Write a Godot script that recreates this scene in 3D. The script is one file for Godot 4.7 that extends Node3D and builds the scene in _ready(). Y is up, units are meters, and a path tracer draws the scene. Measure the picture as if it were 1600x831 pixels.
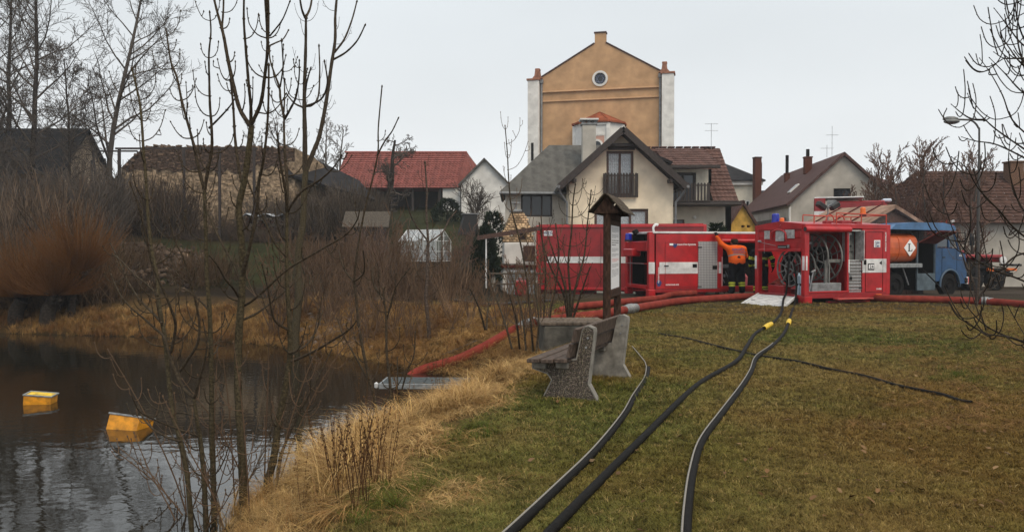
extends Node3D
# A pond, fire-brigade pump containers on its dam, houses behind. x right, y up, -z away from the camera; metres.

const F := 1255.0          # focal length in pixels of a 1600 pixel wide picture
const EYE := 1.6
var rng := RandomNumberGenerator.new()
var taken := {}
var M := {}                # materials
var T := {}                # textures
var noise := FastNoiseLite.new()
var pond := PackedVector2Array()


# ---------------------------------------------------------------- mesh builder
class B:
	var v := PackedVector3Array()
	var n := PackedVector3Array()
	var c := PackedColorArray()
	var uv := PackedVector2Array()
	var ix := PackedInt32Array()
	var col := Color.WHITE
	var tint := false

	func face(pts: Array, out := Vector3.ZERO) -> void:   # flat convex polygon, counter-clockwise from outside, or turned to face away from «out»'s opposite
		var nn: Vector3 = (pts[1] - pts[0]).cross(pts[2] - pts[0])
		if nn.length_squared() < 1e-14 and pts.size() > 3:
			nn = (pts[2] - pts[0]).cross(pts[3] - pts[0])
		nn = nn.normalized()
		var flip := out != Vector3.ZERO and nn.dot(out) < 0.0
		if flip:
			nn = -nn
		var s := v.size()
		for p in pts:
			v.push_back(p); n.push_back(nn)
			if tint: c.push_back(col)
		for k in range(1, pts.size() - 1):
			if flip:
				ix.append_array([s, s + k, s + k + 1])
			else:
				ix.append_array([s, s + k + 1, s + k])

	func quad_uv(a: Vector3, b: Vector3, cc: Vector3, d: Vector3) -> void:   # bottom left, bottom right, top right, top left
		face([a, b, cc, d])
		uv.append_array([Vector2(0, 1), Vector2(1, 1), Vector2(1, 0), Vector2(0, 0)])

	func box(t: Transform3D, s: Vector3, bev := 0.0) -> void:
		var h := s * 0.5
		bev = minf(bev, minf(h.x, minf(h.y, h.z)) * 0.9)
		for k in 3:
			var u := (k + 1) % 3
			var w := (k + 2) % 3
			for sg in [-1.0, 1.0]:
				var pts := []
				for q in [[-1, -1], [1, -1], [1, 1], [-1, 1]]:
					var p := Vector3.ZERO
					p[k] = sg * h[k]
					p[u] = q[0] * (h[u] - bev)
					p[w] = q[1] * (h[w] - bev)
					pts.append(t * p)
				var o := Vector3.ZERO
				o[k] = sg
				face(pts, t.basis * o)
		if bev > 0.0:
			for k in 3:                       # edges along axis k
				var u := (k + 1) % 3
				var w := (k + 2) % 3
				for su in [-1.0, 1.0]:
					for sw in [-1.0, 1.0]:
						var a := Vector3.ZERO
						a[u] = su * h[u]; a[w] = sw * (h[w] - bev)
						var bb := Vector3.ZERO
						bb[u] = su * (h[u] - bev); bb[w] = sw * h[w]
						var e := Vector3.ZERO
						e[k] = h[k] - bev
						var o := Vector3.ZERO
						o[u] = su; o[w] = sw
						face([t * (a - e), t * (a + e), t * (bb + e), t * (bb - e)], t.basis * o)
			for sx in [-1.0, 1.0]:
				for sy in [-1.0, 1.0]:
					for sz in [-1.0, 1.0]:
						var g := Vector3(sx * (h.x - bev), sy * (h.y - bev), sz * (h.z - bev))
						face([t * (g + Vector3(sx * bev, 0, 0)), t * (g + Vector3(0, sy * bev, 0)), t * (g + Vector3(0, 0, sz * bev))], t.basis * Vector3(sx, sy, sz))

	func bx(x: float, y: float, z: float, sx: float, sy: float, sz: float, bev := 0.0, rot := Basis.IDENTITY) -> void:
		box(Transform3D(rot, Vector3(x, y, z)), Vector3(sx, sy, sz), bev)

	func bar(a: Vector3, b: Vector3, w: float, h: float, up := Vector3.UP, bev := 0.0) -> void:   # a square bar from a to b
		var z := (b - a).normalized()
		if absf(z.dot(up)) > 0.98: up = Vector3.RIGHT
		var x := up.cross(z).normalized()
		box(Transform3D(Basis(x, z.cross(x), z), (a + b) * 0.5), Vector3(w, h, a.distance_to(b)), bev)

	func tube(p: PackedVector3Array, r: PackedFloat32Array, sides := 6, cap := true) -> void:
		var m := p.size()
		if m < 2: return
		var s0 := v.size()
		var t0 := (p[1] - p[0]).normalized()
		var x := t0.cross(Vector3.UP if absf(t0.y) < 0.9 else Vector3.RIGHT).normalized()
		for k in m:
			var t := (p[mini(k + 1, m - 1)] - p[maxi(k - 1, 0)]).normalized()
			x = (x - t * x.dot(t)).normalized()
			var y := t.cross(x)
			for q in sides:
				var a := TAU * q / sides
				var d := x * cos(a) + y * sin(a)
				v.push_back(p[k] + d * r[k]); n.push_back(d)
				if tint: c.push_back(col)
		for k in m - 1:
			for q in sides:
				var a := s0 + k * sides + q
				var b := s0 + k * sides + (q + 1) % sides
				ix.append_array([a, a + sides, b, b, a + sides, b + sides])
		if cap:
			for e in [0, m - 1]:
				var pts := []
				for q in sides: pts.append(v[s0 + e * sides + q])
				face(pts, (p[0] - p[1]) if e == 0 else (p[m - 1] - p[m - 2]))

	func rod(a: Vector3, b: Vector3, r: float, sides := 8, r2 := -1.0) -> void:
		tube(PackedVector3Array([a, b]), PackedFloat32Array([r, r if r2 < 0.0 else r2]), sides)

	func lathe(prof: Array, t: Transform3D, sides := 16) -> void:   # profile of Vector2(radius, height), bottom to top, faceted along the profile, smooth around
		for k in prof.size() - 1:
			var a: Vector2 = prof[k]
			var b: Vector2 = prof[k + 1]
			var e := Vector2(b.y - a.y, a.x - b.x)
			if e.length() < 1e-7: continue
			e = e.normalized()
			var s := v.size()
			for q in sides + 1:
				var an := TAU * q / sides
				var d := Vector3(cos(an), 0, -sin(an))
				var nn := (t.basis * (d * e.x + Vector3.UP * e.y)).normalized()
				v.push_back(t * (d * a.x + Vector3.UP * a.y)); n.push_back(nn)
				v.push_back(t * (d * b.x + Vector3.UP * b.y)); n.push_back(nn)
				if tint: c.push_back(col); c.push_back(col)
			for q in sides:
				var i := s + q * 2
				ix.append_array([i, i + 1, i + 2, i + 2, i + 1, i + 3])

	func prism(poly: PackedVector2Array, z0: float, z1: float, t := Transform3D.IDENTITY) -> void:   # outline in x, y; from z0 to z1
		var q := poly
		if Geometry2D.is_polygon_clockwise(q):
			q = q.duplicate(); q.reverse()
		var tr := Geometry2D.triangulate_polygon(q)
		for k in range(0, tr.size(), 3):
			var a := q[tr[k]]; var b := q[tr[k + 1]]; var d := q[tr[k + 2]]
			face([t * Vector3(a.x, a.y, z1), t * Vector3(b.x, b.y, z1), t * Vector3(d.x, d.y, z1)], t.basis * Vector3(0, 0, z1 - z0))
			face([t * Vector3(a.x, a.y, z0), t * Vector3(b.x, b.y, z0), t * Vector3(d.x, d.y, z0)], t.basis * Vector3(0, 0, z0 - z1))
		for k in q.size():
			var a := q[k]; var b := q[(k + 1) % q.size()]
			var e := b - a
			face([t * Vector3(a.x, a.y, z0), t * Vector3(b.x, b.y, z0), t * Vector3(b.x, b.y, z1), t * Vector3(a.x, a.y, z1)], t.basis * Vector3(e.y, -e.x, 0))

	func slab(q: Array, th: float) -> void:   # four corners, counter-clockwise from above; thickness below
		var nn: Vector3 = (q[1] - q[0]).cross(q[2] - q[0]).normalized()
		if nn.length() < 0.5: nn = (q[2] - q[0]).cross(q[3] - q[0]).normalized()
		if nn.y < 0.0: nn = -nn
		var lo := []
		for p in q: lo.append(p - nn * th)
		face(q, nn)
		face(lo, -nn)
		var mid: Vector3 = (q[0] + q[1] + q[2] + q[3]) / 4.0
		for k in 4:
			var a: Vector3 = q[k]; var b: Vector3 = q[(k + 1) % 4]
			if a.distance_to(b) < 1e-5: continue
			face([a, b, lo[(k + 1) % 4], lo[k]], (a + b) * 0.5 - mid)

	func wall(outline: PackedVector2Array, holes: Array, th: float, t := Transform3D.IDENTITY) -> void:   # upright wall, front at z 0, with openings
		var xs := []; var ys := []
		for p in outline: xs.append(p.x); ys.append(p.y)
		xs = [xs.min(), xs.max()]; ys = [ys.min(), ys.max()]
		for h in holes:
			xs.append(h.position.x); xs.append(h.end.x); ys.append(h.position.y); ys.append(h.end.y)
		xs.sort(); ys.sort()
		for i in xs.size() - 1:
			for j in ys.size() - 1:
				if xs[i + 1] - xs[i] < 1e-4 or ys[j + 1] - ys[j] < 1e-4: continue
				var mid := Vector2((xs[i] + xs[i + 1]) / 2, (ys[j] + ys[j + 1]) / 2)
				var open := false
				for h in holes: open = open or h.has_point(mid)
				if open: continue
				var cell := PackedVector2Array([Vector2(xs[i], ys[j]), Vector2(xs[i + 1], ys[j]), Vector2(xs[i + 1], ys[j + 1]), Vector2(xs[i], ys[j + 1])])
				for poly in Geometry2D.intersect_polygons(cell, outline):
					var tr := Geometry2D.triangulate_polygon(poly)
					for k in range(0, tr.size(), 3):
						var a: Vector2 = poly[tr[k]]; var b: Vector2 = poly[tr[k + 1]]; var d: Vector2 = poly[tr[k + 2]]
						face([t * Vector3(a.x, a.y, 0), t * Vector3(b.x, b.y, 0), t * Vector3(d.x, d.y, 0)], t.basis.z)
						face([t * Vector3(a.x, a.y, -th), t * Vector3(b.x, b.y, -th), t * Vector3(d.x, d.y, -th)], -t.basis.z)
		var cw := Geometry2D.is_polygon_clockwise(outline)
		for k in outline.size():
			var a := outline[k]; var b := outline[(k + 1) % outline.size()]
			var e := (b - a) * (-1.0 if cw else 1.0)
			face([t * Vector3(a.x, a.y, 0), t * Vector3(b.x, b.y, 0), t * Vector3(b.x, b.y, -th), t * Vector3(a.x, a.y, -th)], t.basis * Vector3(e.y, -e.x, 0))
		for h in holes:
			var q := [h.position, Vector2(h.end.x, h.position.y), h.end, Vector2(h.position.x, h.end.y)]
			for k in 4:
				var a: Vector2 = q[k]; var b: Vector2 = q[(k + 1) % 4]
				var m: Vector2 = h.get_center() - (a + b) / 2
				face([t * Vector3(a.x, a.y, 0), t * Vector3(b.x, b.y, 0), t * Vector3(b.x, b.y, -th), t * Vector3(a.x, a.y, -th)], t.basis * Vector3(m.x, m.y, 0))

	func mesh(m: Material) -> ArrayMesh:
		var a := []
		a.resize(Mesh.ARRAY_MAX)
		a[Mesh.ARRAY_VERTEX] = v
		a[Mesh.ARRAY_NORMAL] = n
		if c.size() == v.size() and v.size() > 0: a[Mesh.ARRAY_COLOR] = c
		if uv.size() == v.size() and v.size() > 0: a[Mesh.ARRAY_TEX_UV] = uv
		a[Mesh.ARRAY_INDEX] = ix
		var r := ArrayMesh.new()
		r.add_surface_from_arrays(Mesh.PRIMITIVE_TRIANGLES, a)
		r.surface_set_material(0, m)
		return r


# ---------------------------------------------------------------- naming and placing
func numbered(called: String) -> String:
	var k: int = taken.get(called, 0)
	taken[called] = k + 1
	return called if k == 0 else "%s_%03d" % [called, k]

func thing(called: String, label: String, category: String, at_ := Vector3.ZERO, turn := 0.0, group := "") -> Node3D:
	var o := Node3D.new()
	o.name = numbered(called)
	add_child(o, true)
	o.position = at_
	o.rotation.y = turn
	return tag(o, label, category, group)

func tag(o: Node3D, label: String, category: String, group := "") -> Node3D:
	o.set_meta("label", label)
	o.set_meta("category", category)
	if group != "": o.set_meta("group", group)
	return o

func part(parent: Node3D, called: String, b: B, m: Material, label := "", kind := "") -> MeshInstance3D:
	var o := MeshInstance3D.new()
	o.mesh = b.mesh(m)
	if parent == self:
		o.name = numbered(called)
		add_child(o, true)
	else:
		var k := 0
		var nm := called
		while parent.has_node(NodePath(nm)):
			k += 1
			nm = "%s_%03d" % [called, k]
		o.name = nm
		parent.add_child(o, true)
	if label != "": o.set_meta("label", label)
	if kind != "": o.set_meta("kind", kind)
	return o

func struct(called: String, b: B, m: Material, label: String) -> MeshInstance3D:
	var o := part(self, called, b, m, label, "structure")
	return o

func copy(o: Node3D, label: String, at_: Vector3, turn: float, size := 1.0) -> Node3D:
	var r: Node3D = o.duplicate()
	var base := String(o.name)
	var cut := base.rfind("_")
	if cut > 0 and base.substr(cut + 1).is_valid_int(): base = base.substr(0, cut)
	r.name = numbered(base)
	add_child(r, true)
	r.position = at_
	r.rotation = Vector3(0, turn, 0)
	r.scale = Vector3.ONE * size
	r.set_meta("label", label)
	return r

func at(px: float, py: float, d: float) -> Vector3:      # the point d metres ahead that the photograph shows at this pixel
	var p := atan(25.5 / F)
	var r := Vector3((px - 800.0) / F, -(py - 415.5) / F, -1.0).rotated(Vector3.RIGHT, -p)
	return Vector3(0, EYE, 0) + r * (d / -r.z)

func on_level(px: float, py: float, y: float) -> Vector3:
	var q := at(px, py, 1.0) - Vector3(0, EYE, 0)
	return Vector3(0, EYE, 0) + q * ((y - EYE) / q.y)

func smooth(a: float, b: float, x: float) -> float:
	var t := clampf((x - a) / (b - a), 0.0, 1.0)
	return t * t * (3.0 - 2.0 * t)

func curve(p: Array, per := 4) -> PackedVector3Array:   # Catmull-Rom through the points
	var out := PackedVector3Array()
	for k in p.size() - 1:
		var a: Vector3 = p[maxi(k - 1, 0)]; var b: Vector3 = p[k]; var c: Vector3 = p[k + 1]; var d: Vector3 = p[mini(k + 2, p.size() - 1)]
		for j in per:
			out.push_back(b.cubic_interpolate(c, a, d, float(j) / per))
	out.push_back(p[p.size() - 1])
	return out

func taper(nn: int, r0: float, r1: float) -> PackedFloat32Array:
	var out := PackedFloat32Array()
	for k in nn: out.push_back(lerpf(r0, r1, float(k) / maxf(1.0, nn - 1)))
	return out

func rv(s := 1.0) -> Vector3:
	return Vector3(rng.randf_range(-s, s), rng.randf_range(-s, s), rng.randf_range(-s, s))

func multi(called: String, mesh: Mesh, xs: Array, cols: Array, label: String, kind := "stuff") -> MultiMeshInstance3D:
	var mm := MultiMesh.new()
	mm.transform_format = MultiMesh.TRANSFORM_3D
	mm.use_colors = cols.size() > 0
	mm.mesh = mesh
	mm.instance_count = xs.size()
	for i in xs.size():
		mm.set_instance_transform(i, xs[i])
		if cols.size() > 0: mm.set_instance_color(i, cols[i])
	var o := MultiMeshInstance3D.new()
	o.multimesh = mm
	o.name = numbered(called)
	add_child(o, true)
	o.set_meta("kind", kind)
	if label != "": o.set_meta("label", label)
	return o


# ---------------------------------------------------------------- ground
func pond_dist(x: float, d: float) -> float:            # metres outside the waterline, negative inside
	var best := 1e9
	var p := Vector2(x, d)
	var inside := false
	var m := pond.size()
	for k in m:
		var a := pond[k]; var b := pond[(k + 1) % m]
		var e := b - a
		var t := clampf((p - a).dot(e) / e.length_squared(), 0.0, 1.0)
		best = minf(best, p.distance_squared_to(a + e * t))
		if (a.y > d) != (b.y > d) and x < (b.x - a.x) * (d - a.y) / (b.y - a.y) + a.x:
			inside = not inside
	return -sqrt(best) if inside else sqrt(best)

func land(x: float, d: float) -> float:
	var y := -0.25 * smooth(28.8, 31.0, d) * smooth(-2.0, 1.0, x)
	var u := x / maxf(d, 1.0)
	var s := (0.145 + 0.05 * (1.0 - smooth(-0.55, -0.35, u))) * (1.0 - smooth(-0.06, -0.008, u))
	var e := maxf(0.0, d - 27.0)
	y += minf(s * e * e / (e + 2.0), 8.0 + 0.004 * e)
	y += 0.12 * smooth(5.0, 9.0, x) * smooth(6.0, 12.0, d) * (1.0 - smooth(15.0, 20.0, d))
	y += 0.05 * noise.get_noise_2d(x * 9.0, d * 9.0) * smooth(2.0, 5.0, absf(x - 3.0) + absf(d - 9.0) * 0.2)
	return y

func bank_width(d: float) -> float:
	return lerpf(lerpf(lerpf(1.25, 2.1, smooth(4.5, 8.5, d)), 1.5, smooth(9.5, 12.5, d)), 3.6, smooth(15.0, 19.0, d))

func straw_edge(d: float) -> float:                      # how far right the tall dead grass reaches on the near bank
	if d < 5.3: return lerpf(-1.30, -0.90, (d - 4.3) / 1.0)
	if d < 8.5: return lerpf(-0.90, -0.02, (d - 5.3) / 3.2)
	return lerpf(-0.02, 0.6, clampf((d - 8.5) / 4.0, 0.0, 1.0))

func gh(x: float, d: float) -> float:                    # ground height at x, d metres ahead
	if d > 60.0 or x > 8.0: return land(x, d)
	var q := pond_dist(x, d)
	if q > 4.5: return land(x, d)
	if q < 0.0: return -1.03 + 0.55 * maxf(q, -3.0)
	var w := bank_width(d)
	var t := clampf(q / w, 0.0, 1.0)
	t = t * (1.35 - 0.35 * t * t) if t < 1.0 else 1.0
	return lerpf(-1.03, land(x, d), minf(t, 1.0)) + 0.05 * noise.get_noise_2d(x * 40.0, d * 40.0) * (1.0 - t)

func gp(x: float, d: float, up := 0.0) -> Vector3:
	return Vector3(x, gh(x, d) + up, -d)

func on_ground(px: float, py: float, up := 0.0) -> Vector3:   # where the sight line through this pixel meets the ground (raised by up)
	var d := 3.0
	while d < 70.0:
		var p := at(px, py, d)
		if p.y <= gh(p.x, d) + up:
			return Vector3(p.x, gh(p.x, d) + up, -d)
		d += 0.04
	return at(px, py, 70.0)


# ---------------------------------------------------------------- textures and materials
func tex_noise(size: int, freq: float, octaves: int, lo: float, hi: float, sd: int, gain := 0.5, power := 1.0, cell := false) -> ImageTexture:
	var f := FastNoiseLite.new()
	f.seed = sd
	f.frequency = freq
	f.fractal_octaves = octaves
	f.fractal_gain = gain
	f.noise_type = FastNoiseLite.TYPE_CELLULAR if cell else FastNoiseLite.TYPE_SIMPLEX_SMOOTH
	var im := f.get_seamless_image(size, size)
	im.convert(Image.FORMAT_L8)
	var d := im.get_data()
	for k in d.size():
		d[k] = clampi(int(255.0 * lerpf(lo, hi, pow(d[k] / 255.0, power))), 0, 255)
	return ImageTexture.create_from_image(Image.create_from_data(size, size, false, Image.FORMAT_L8, d))

func tex_normal(size: int, freq: float, octaves: int, sd: int, strength: float, stretch := 1) -> ImageTexture:
	var f := FastNoiseLite.new()
	f.seed = sd
	f.frequency = freq
	f.fractal_octaves = octaves
	var im := f.get_seamless_image(size, size)
	if stretch > 1:
		im.resize(size, size / stretch)
	im.convert(Image.FORMAT_RGBA8)
	im.bump_map_to_normal_map(strength)
	return ImageTexture.create_from_image(im)

func tex_grid(size: int, step: int, line: int, lo: float, hi: float) -> ImageTexture:
	var im := Image.create(size, size, false, Image.FORMAT_RGB8)
	im.fill(Color(hi, hi, hi))
	for k in range(0, size, step):
		im.fill_rect(Rect2i(k, 0, line, size), Color(lo, lo, lo))
		im.fill_rect(Rect2i(0, k, size, line), Color(lo, lo, lo))
	return ImageTexture.create_from_image(im)

func tex_specks(size: int, count: int, base: float, sd: int) -> ImageTexture:    # exposed aggregate: pebbles of many greys in a dark paste
	var r := RandomNumberGenerator.new()
	r.seed = sd
	var im := Image.create(size, size, false, Image.FORMAT_RGB8)
	im.fill(Color(base, base * 0.98, base * 0.95))
	for k in count:
		var cx := r.randi_range(0, size); var cy := r.randi_range(0, size)
		var ra := r.randf_range(1.5, 4.5)
		var g := r.randf_range(0.25, 1.0)
		var cc := Color(g, g * r.randf_range(0.9, 1.0), g * r.randf_range(0.82, 1.0))
		for yy in range(-5, 6):
			for xx in range(-5, 6):
				if xx * xx + yy * yy <= ra * ra:
					im.set_pixel(posmod(cx + xx, size), posmod(cy + yy, size), cc)
	return ImageTexture.create_from_image(im)

func tex_paper() -> ImageTexture:                          # a printed notice: headings and lines of small type
	var im := Image.create(128, 512, false, Image.FORMAT_RGB8)
	im.fill(Color(0.86, 0.86, 0.87))
	var r := RandomNumberGenerator.new()
	r.seed = 5
	var y := 14
	for block in [[5, 7, 3, 0.35], [4, 6, 3, 0.45], [3, 16, 7, 0.25], [4, 6, 3, 0.5], [3, 7, 3, 0.45], [3, 8, 4, 0.7], [4, 6, 3, 0.5], [7, 7, 3, 0.5]]:
		for k in block[0]:
			var x := 12
			while x < 116:
				var w := r.randi_range(5, 16)
				var ink: float = block[3]
				var red: bool = ink == 0.7
				im.fill_rect(Rect2i(x, y, mini(w, 116 - x), block[2]), Color(0.8, 0.35, 0.3) if red else Color(ink * 0.6, ink * 0.6, ink * 0.65))
				x += w + 4
				if k == block[0] - 1 and x > 70: break
			y += block[1] + 2
		y += 13
	return ImageTexture.create_from_image(im)

func mat(key: String, c: Color, rough := 0.85, tex: Texture2D = null, scale := 1.0, bump := 0.0, metal := 0.0) -> StandardMaterial3D:
	var m := StandardMaterial3D.new()
	m.resource_name = key
	m.albedo_color = c.linear_to_srgb()
	m.roughness = rough
	if rough >= 0.65: m.metallic_specular = 0.18          # rough, weathered surfaces: hardly any sheen
	m.metallic = metal
	if tex != null:
		m.albedo_texture = tex
		m.uv1_triplanar = true
		m.uv1_scale = Vector3.ONE * scale
		if bump > 0.0:
			m.heightmap_enabled = true
			m.heightmap_texture = tex
			m.heightmap_scale = bump
	M[key] = m
	return m

func paint(key: String, c: Color, rough := 0.35) -> StandardMaterial3D:
	var m := mat(key, c, rough, T.paint, 0.45)
	m.clearcoat_enabled = true
	m.clearcoat = 0.25
	m.clearcoat_roughness = 0.25
	return m

func materials() -> void:
	T.fine = tex_noise(256, 0.06, 4, 0.62, 1.0, 1, 0.65)
	T.blotch = tex_noise(256, 0.012, 5, 0.66, 1.0, 2, 0.6)
	T.dirt = tex_noise(256, 0.01, 5, 0.55, 1.04, 3, 0.62, 0.55)
	T.paint = tex_noise(256, 0.012, 6, 0.70, 1.03, 13, 0.66, 0.6)
	T.plaster = tex_noise(512, 0.005, 6, 0.84, 1.02, 14, 0.58)
	T.coarse = tex_noise(256, 0.03, 5, 0.3, 1.0, 4, 0.7)
	T.soil = tex_noise(512, 0.035, 5, 0.42, 1.0, 5, 0.75)
	T.stone = tex_noise(256, 0.05, 3, 0.35, 1.0, 6, 0.5, 1.0, true)
	T.aggregate = tex_specks(256, 1500, 0.42, 7)
	T.grid = tex_grid(128, 16, 3, 0.45, 1.0)
	T.ripple = tex_normal(512, 0.012, 4, 8, 7.0)
	# wood grain: noise drawn out along one axis
	var g := FastNoiseLite.new()
	g.seed = 9; g.frequency = 0.05; g.fractal_octaves = 4
	var wi := g.get_seamless_image(256, 256)
	wi.resize(256, 16, Image.INTERPOLATE_CUBIC)
	wi.resize(64, 256, Image.INTERPOLATE_CUBIC)
	wi.convert(Image.FORMAT_L8)
	var wd := wi.get_data()
	for k in wd.size(): wd[k] = int(lerpf(150.0, 255.0, clampf((wd[k] / 255.0 - 0.2) * 1.7, 0.0, 1.0)))
	T.grain = ImageTexture.create_from_image(Image.create_from_data(64, 256, false, Image.FORMAT_L8, wd))

	var gm := mat("ground", Color(1, 1, 1), 0.95, T.soil, 0.5, 2.0)
	gm.vertex_color_use_as_albedo = true
	gm.uv1_world_triplanar = true
	gm.detail_enabled = true
	gm.detail_albedo = T.blotch
	gm.detail_uv_layer = BaseMaterial3D.DETAIL_UV_2
	gm.detail_blend_mode = BaseMaterial3D.BLEND_MODE_MUL
	gm.uv2_triplanar = true
	gm.uv2_world_triplanar = true
	gm.uv2_scale = Vector3.ONE * 0.13
	var w := mat("water", Color(0.013, 0.0115, 0.0075), 0.03)
	w.metallic_specular = 0.60
	w.normal_enabled = true
	w.normal_texture = T.ripple
	w.normal_scale = 0.045
	w.uv1_triplanar = true
	w.uv1_world_triplanar = true
	w.uv1_scale = Vector3(0.28, 0.28, 0.5)
	for k in ["grass", "drygrass", "twig", "leaf", "stonebits"]:
		var m := mat(k, Color(1, 1, 1), 0.8)
		m.vertex_color_use_as_albedo = true
		if k == "grass" or k == "drygrass":
			m.backlight_enabled = true
			m.backlight = Color(0.5, 0.5, 0.5)
	mat("bark", Color(0.135, 0.103, 0.070), 0.85, T.coarse, 3.0, 0.6)
	mat("bark_green", Color(0.155, 0.125, 0.075), 0.85, T.coarse, 3.5, 0.6)
	mat("bark_dark", Color(0.088, 0.070, 0.057), 0.9, T.coarse, 1.2, 0.8)
	mat("bark_far", Color(0.085, 0.072, 0.062), 0.9)
	mat("bark_birch", Color(0.20, 0.15, 0.12), 0.85, T.coarse, 2.0)
	mat("twig_brown", Color(0.115, 0.074, 0.048), 0.85)
	mat("twig_red", Color(0.14, 0.085, 0.064), 0.85)
	mat("twig_grey", Color(0.12, 0.095, 0.075), 0.85)
	mat("twig_dark", Color(0.090, 0.073, 0.061), 0.9)
	mat("osier", Color(0.135, 0.060, 0.020), 0.75)
	mat("conifer", Color(0.018, 0.028, 0.014), 0.85)
	mat("red", Color(0.44, 0.010, 0.012), 0.38, T.dirt, 0.45)
	paint("red", Color(0.50, 0.010, 0.014))
	paint("red_deep", Color(0.33, 0.008, 0.011))
	paint("white_paint", Color(0.80, 0.80, 0.80), 0.5)
	paint("blue_paint", Color(0.014, 0.075, 0.20), 0.45)
	paint("blue_roof", Color(0.06, 0.17, 0.36), 0.4)
	paint("orange_paint", Color(0.62, 0.115, 0.022), 0.45)
	mat("red_brown", Color(0.10, 0.022, 0.018), 0.7, T.dirt, 0.8)
	mat("orange_lamp", Color(0.75, 0.16, 0.02), 0.3)
	mat("blue_lamp", Color(0.008, 0.02, 0.33), 0.12)
	mat("black", Color(0.012, 0.012, 0.013), 0.6)
	mat("dark", Color(0.022, 0.02, 0.02), 0.8, T.fine, 1.0)
	mat("tyre", Color(0.022, 0.021, 0.021), 0.85, T.fine, 4.0)
	mat("rubber", Color(0.018, 0.015, 0.012), 0.65, T.coarse, 3.0, 0.15).metallic_specular = 0.22
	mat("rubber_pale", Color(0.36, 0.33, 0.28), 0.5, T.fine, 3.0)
	mat("hose_red", Color(0.25, 0.042, 0.029), 0.7, T.dirt, 1.2, 0.2)
	mat("coupling", Color(0.62, 0.62, 0.6), 0.4, T.coarse, 5.0, 0.4, 0.6)
	mat("yellow", Color(0.85, 0.56, 0.02), 0.5, T.dirt, 1.5)
	mat("yellow_float", Color(0.80, 0.33, 0.012), 0.45, T.dirt, 1.5)
	mat("steel", Color(0.42, 0.43, 0.44), 0.42, T.dirt, 1.0, 0.0, 0.7)
	mat("galvanised", Color(0.33, 0.35, 0.36), 0.55, T.blotch, 2.0, 0.0, 0.2)
	var ch := mat("chequer", Color(0.52, 0.52, 0.53), 0.4, T.grid, 2.2, 0.3, 0.35)
	ch.uv1_triplanar_sharpness = 8.0
	mat("aluminium", Color(0.55, 0.55, 0.54), 0.45, T.dirt, 1.4, 0.0, 0.3)
	mat("grey_paint", Color(0.24, 0.25, 0.26), 0.55, T.dirt, 1.0)
	mat("panel_grey", Color(0.19, 0.19, 0.18), 0.6, T.dirt, 1.5)
	mat("concrete", Color(0.36, 0.34, 0.305), 0.9, T.blotch, 1.6, 0.4)
	mat("concrete_dark", Color(0.17, 0.155, 0.13), 0.9, T.blotch, 1.2, 0.6)
	mat("aggregate", Color(0.40, 0.375, 0.335), 0.85, T.aggregate, 4.4, 0.35)
	mat("plank", Color(0.150, 0.112, 0.092), 0.65, T.grain, 2.0, 0.25)
	mat("log", Color(0.078, 0.045, 0.032), 0.8, T.grain, 1.5, 0.5)
	mat("shingle", Color(0.125, 0.097, 0.072), 0.85, T.grain, 2.5, 0.4)
	mat("wood_old", Color(0.12, 0.10, 0.08), 0.9, T.grain, 1.0, 0.4)
	mat("wood_pale", Color(0.24, 0.185, 0.14), 0.85, T.grain, 1.0, 0.3)
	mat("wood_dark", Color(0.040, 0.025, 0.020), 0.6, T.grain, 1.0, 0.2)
	mat("wood_brown", Color(0.105, 0.045, 0.028), 0.5, T.grain, 1.0, 0.1)
	mat("ochre", Color(0.58, 0.36, 0.20), 0.9, T.plaster, 0.22)
	mat("ochre_trim", Color(0.61, 0.385, 0.22), 0.9, T.plaster, 0.3)
	mat("white_wall", Color(0.82, 0.81, 0.78), 0.9, T.plaster, 0.3)
	mat("cream", Color(0.90, 0.78, 0.60), 0.9, T.plaster, 0.25)
	mat("cream_pale", Color(0.80, 0.75, 0.63), 0.9, T.plaster, 0.25)
	mat("beige_grey", Color(0.55, 0.51, 0.45), 0.9, T.plaster, 0.4)
	mat("grey_wall", Color(0.52, 0.49, 0.44), 0.9, T.plaster, 0.3)
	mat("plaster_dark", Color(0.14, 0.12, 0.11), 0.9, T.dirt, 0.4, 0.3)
	mat("yellow_wall", Color(0.72, 0.44, 0.10), 0.9, T.dirt, 0.4, 0.2)
	mat("brick", Color(0.24, 0.09, 0.06), 0.9, T.stone, 2.0, 0.6)
	mat("roof_brown", Color(0.115, 0.066, 0.060), 0.75, T.dirt, 0.5, 0.3)
	mat("roof_dark", Color(0.036, 0.034, 0.036), 0.8, T.blotch, 0.6, 0.3)
	mat("roof_grey", Color(0.13, 0.125, 0.115), 0.85, T.dirt, 0.55, 0.4)
	mat("roof_felt", Color(0.36, 0.235, 0.175), 0.85, T.dirt, 0.5, 0.3)
	mat("roof_apse", Color(0.40, 0.115, 0.055), 0.75, T.blotch, 0.5, 0.3)
	for k in [["tiles_red", Color(0.31, 0.105, 0.088)], ["tiles_brown", Color(0.155, 0.085, 0.07)], ["tiles_old", Color(0.105, 0.056, 0.042)]]:
		var tm := mat(k[0], k[1], 0.7, T.dirt, 0.5, 0.2)
		tm.vertex_color_use_as_albedo = true
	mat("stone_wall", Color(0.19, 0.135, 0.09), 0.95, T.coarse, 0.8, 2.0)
	mat("stone_brown", Color(0.20, 0.125, 0.085), 0.95, T.coarse, 0.8, 2.0)
	mat("glass_dark", Color(0.020, 0.022, 0.026), 0.06)
	mat("glass_blue", Color(0.075, 0.09, 0.11), 0.08)
	mat("curtain", Color(0.36, 0.40, 0.44), 0.9, T.grain, 1.2)
	var gl := mat("glass", Color(0.9, 0.95, 1.0), 0.03)
	gl.albedo_color.a = 0.12
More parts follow.
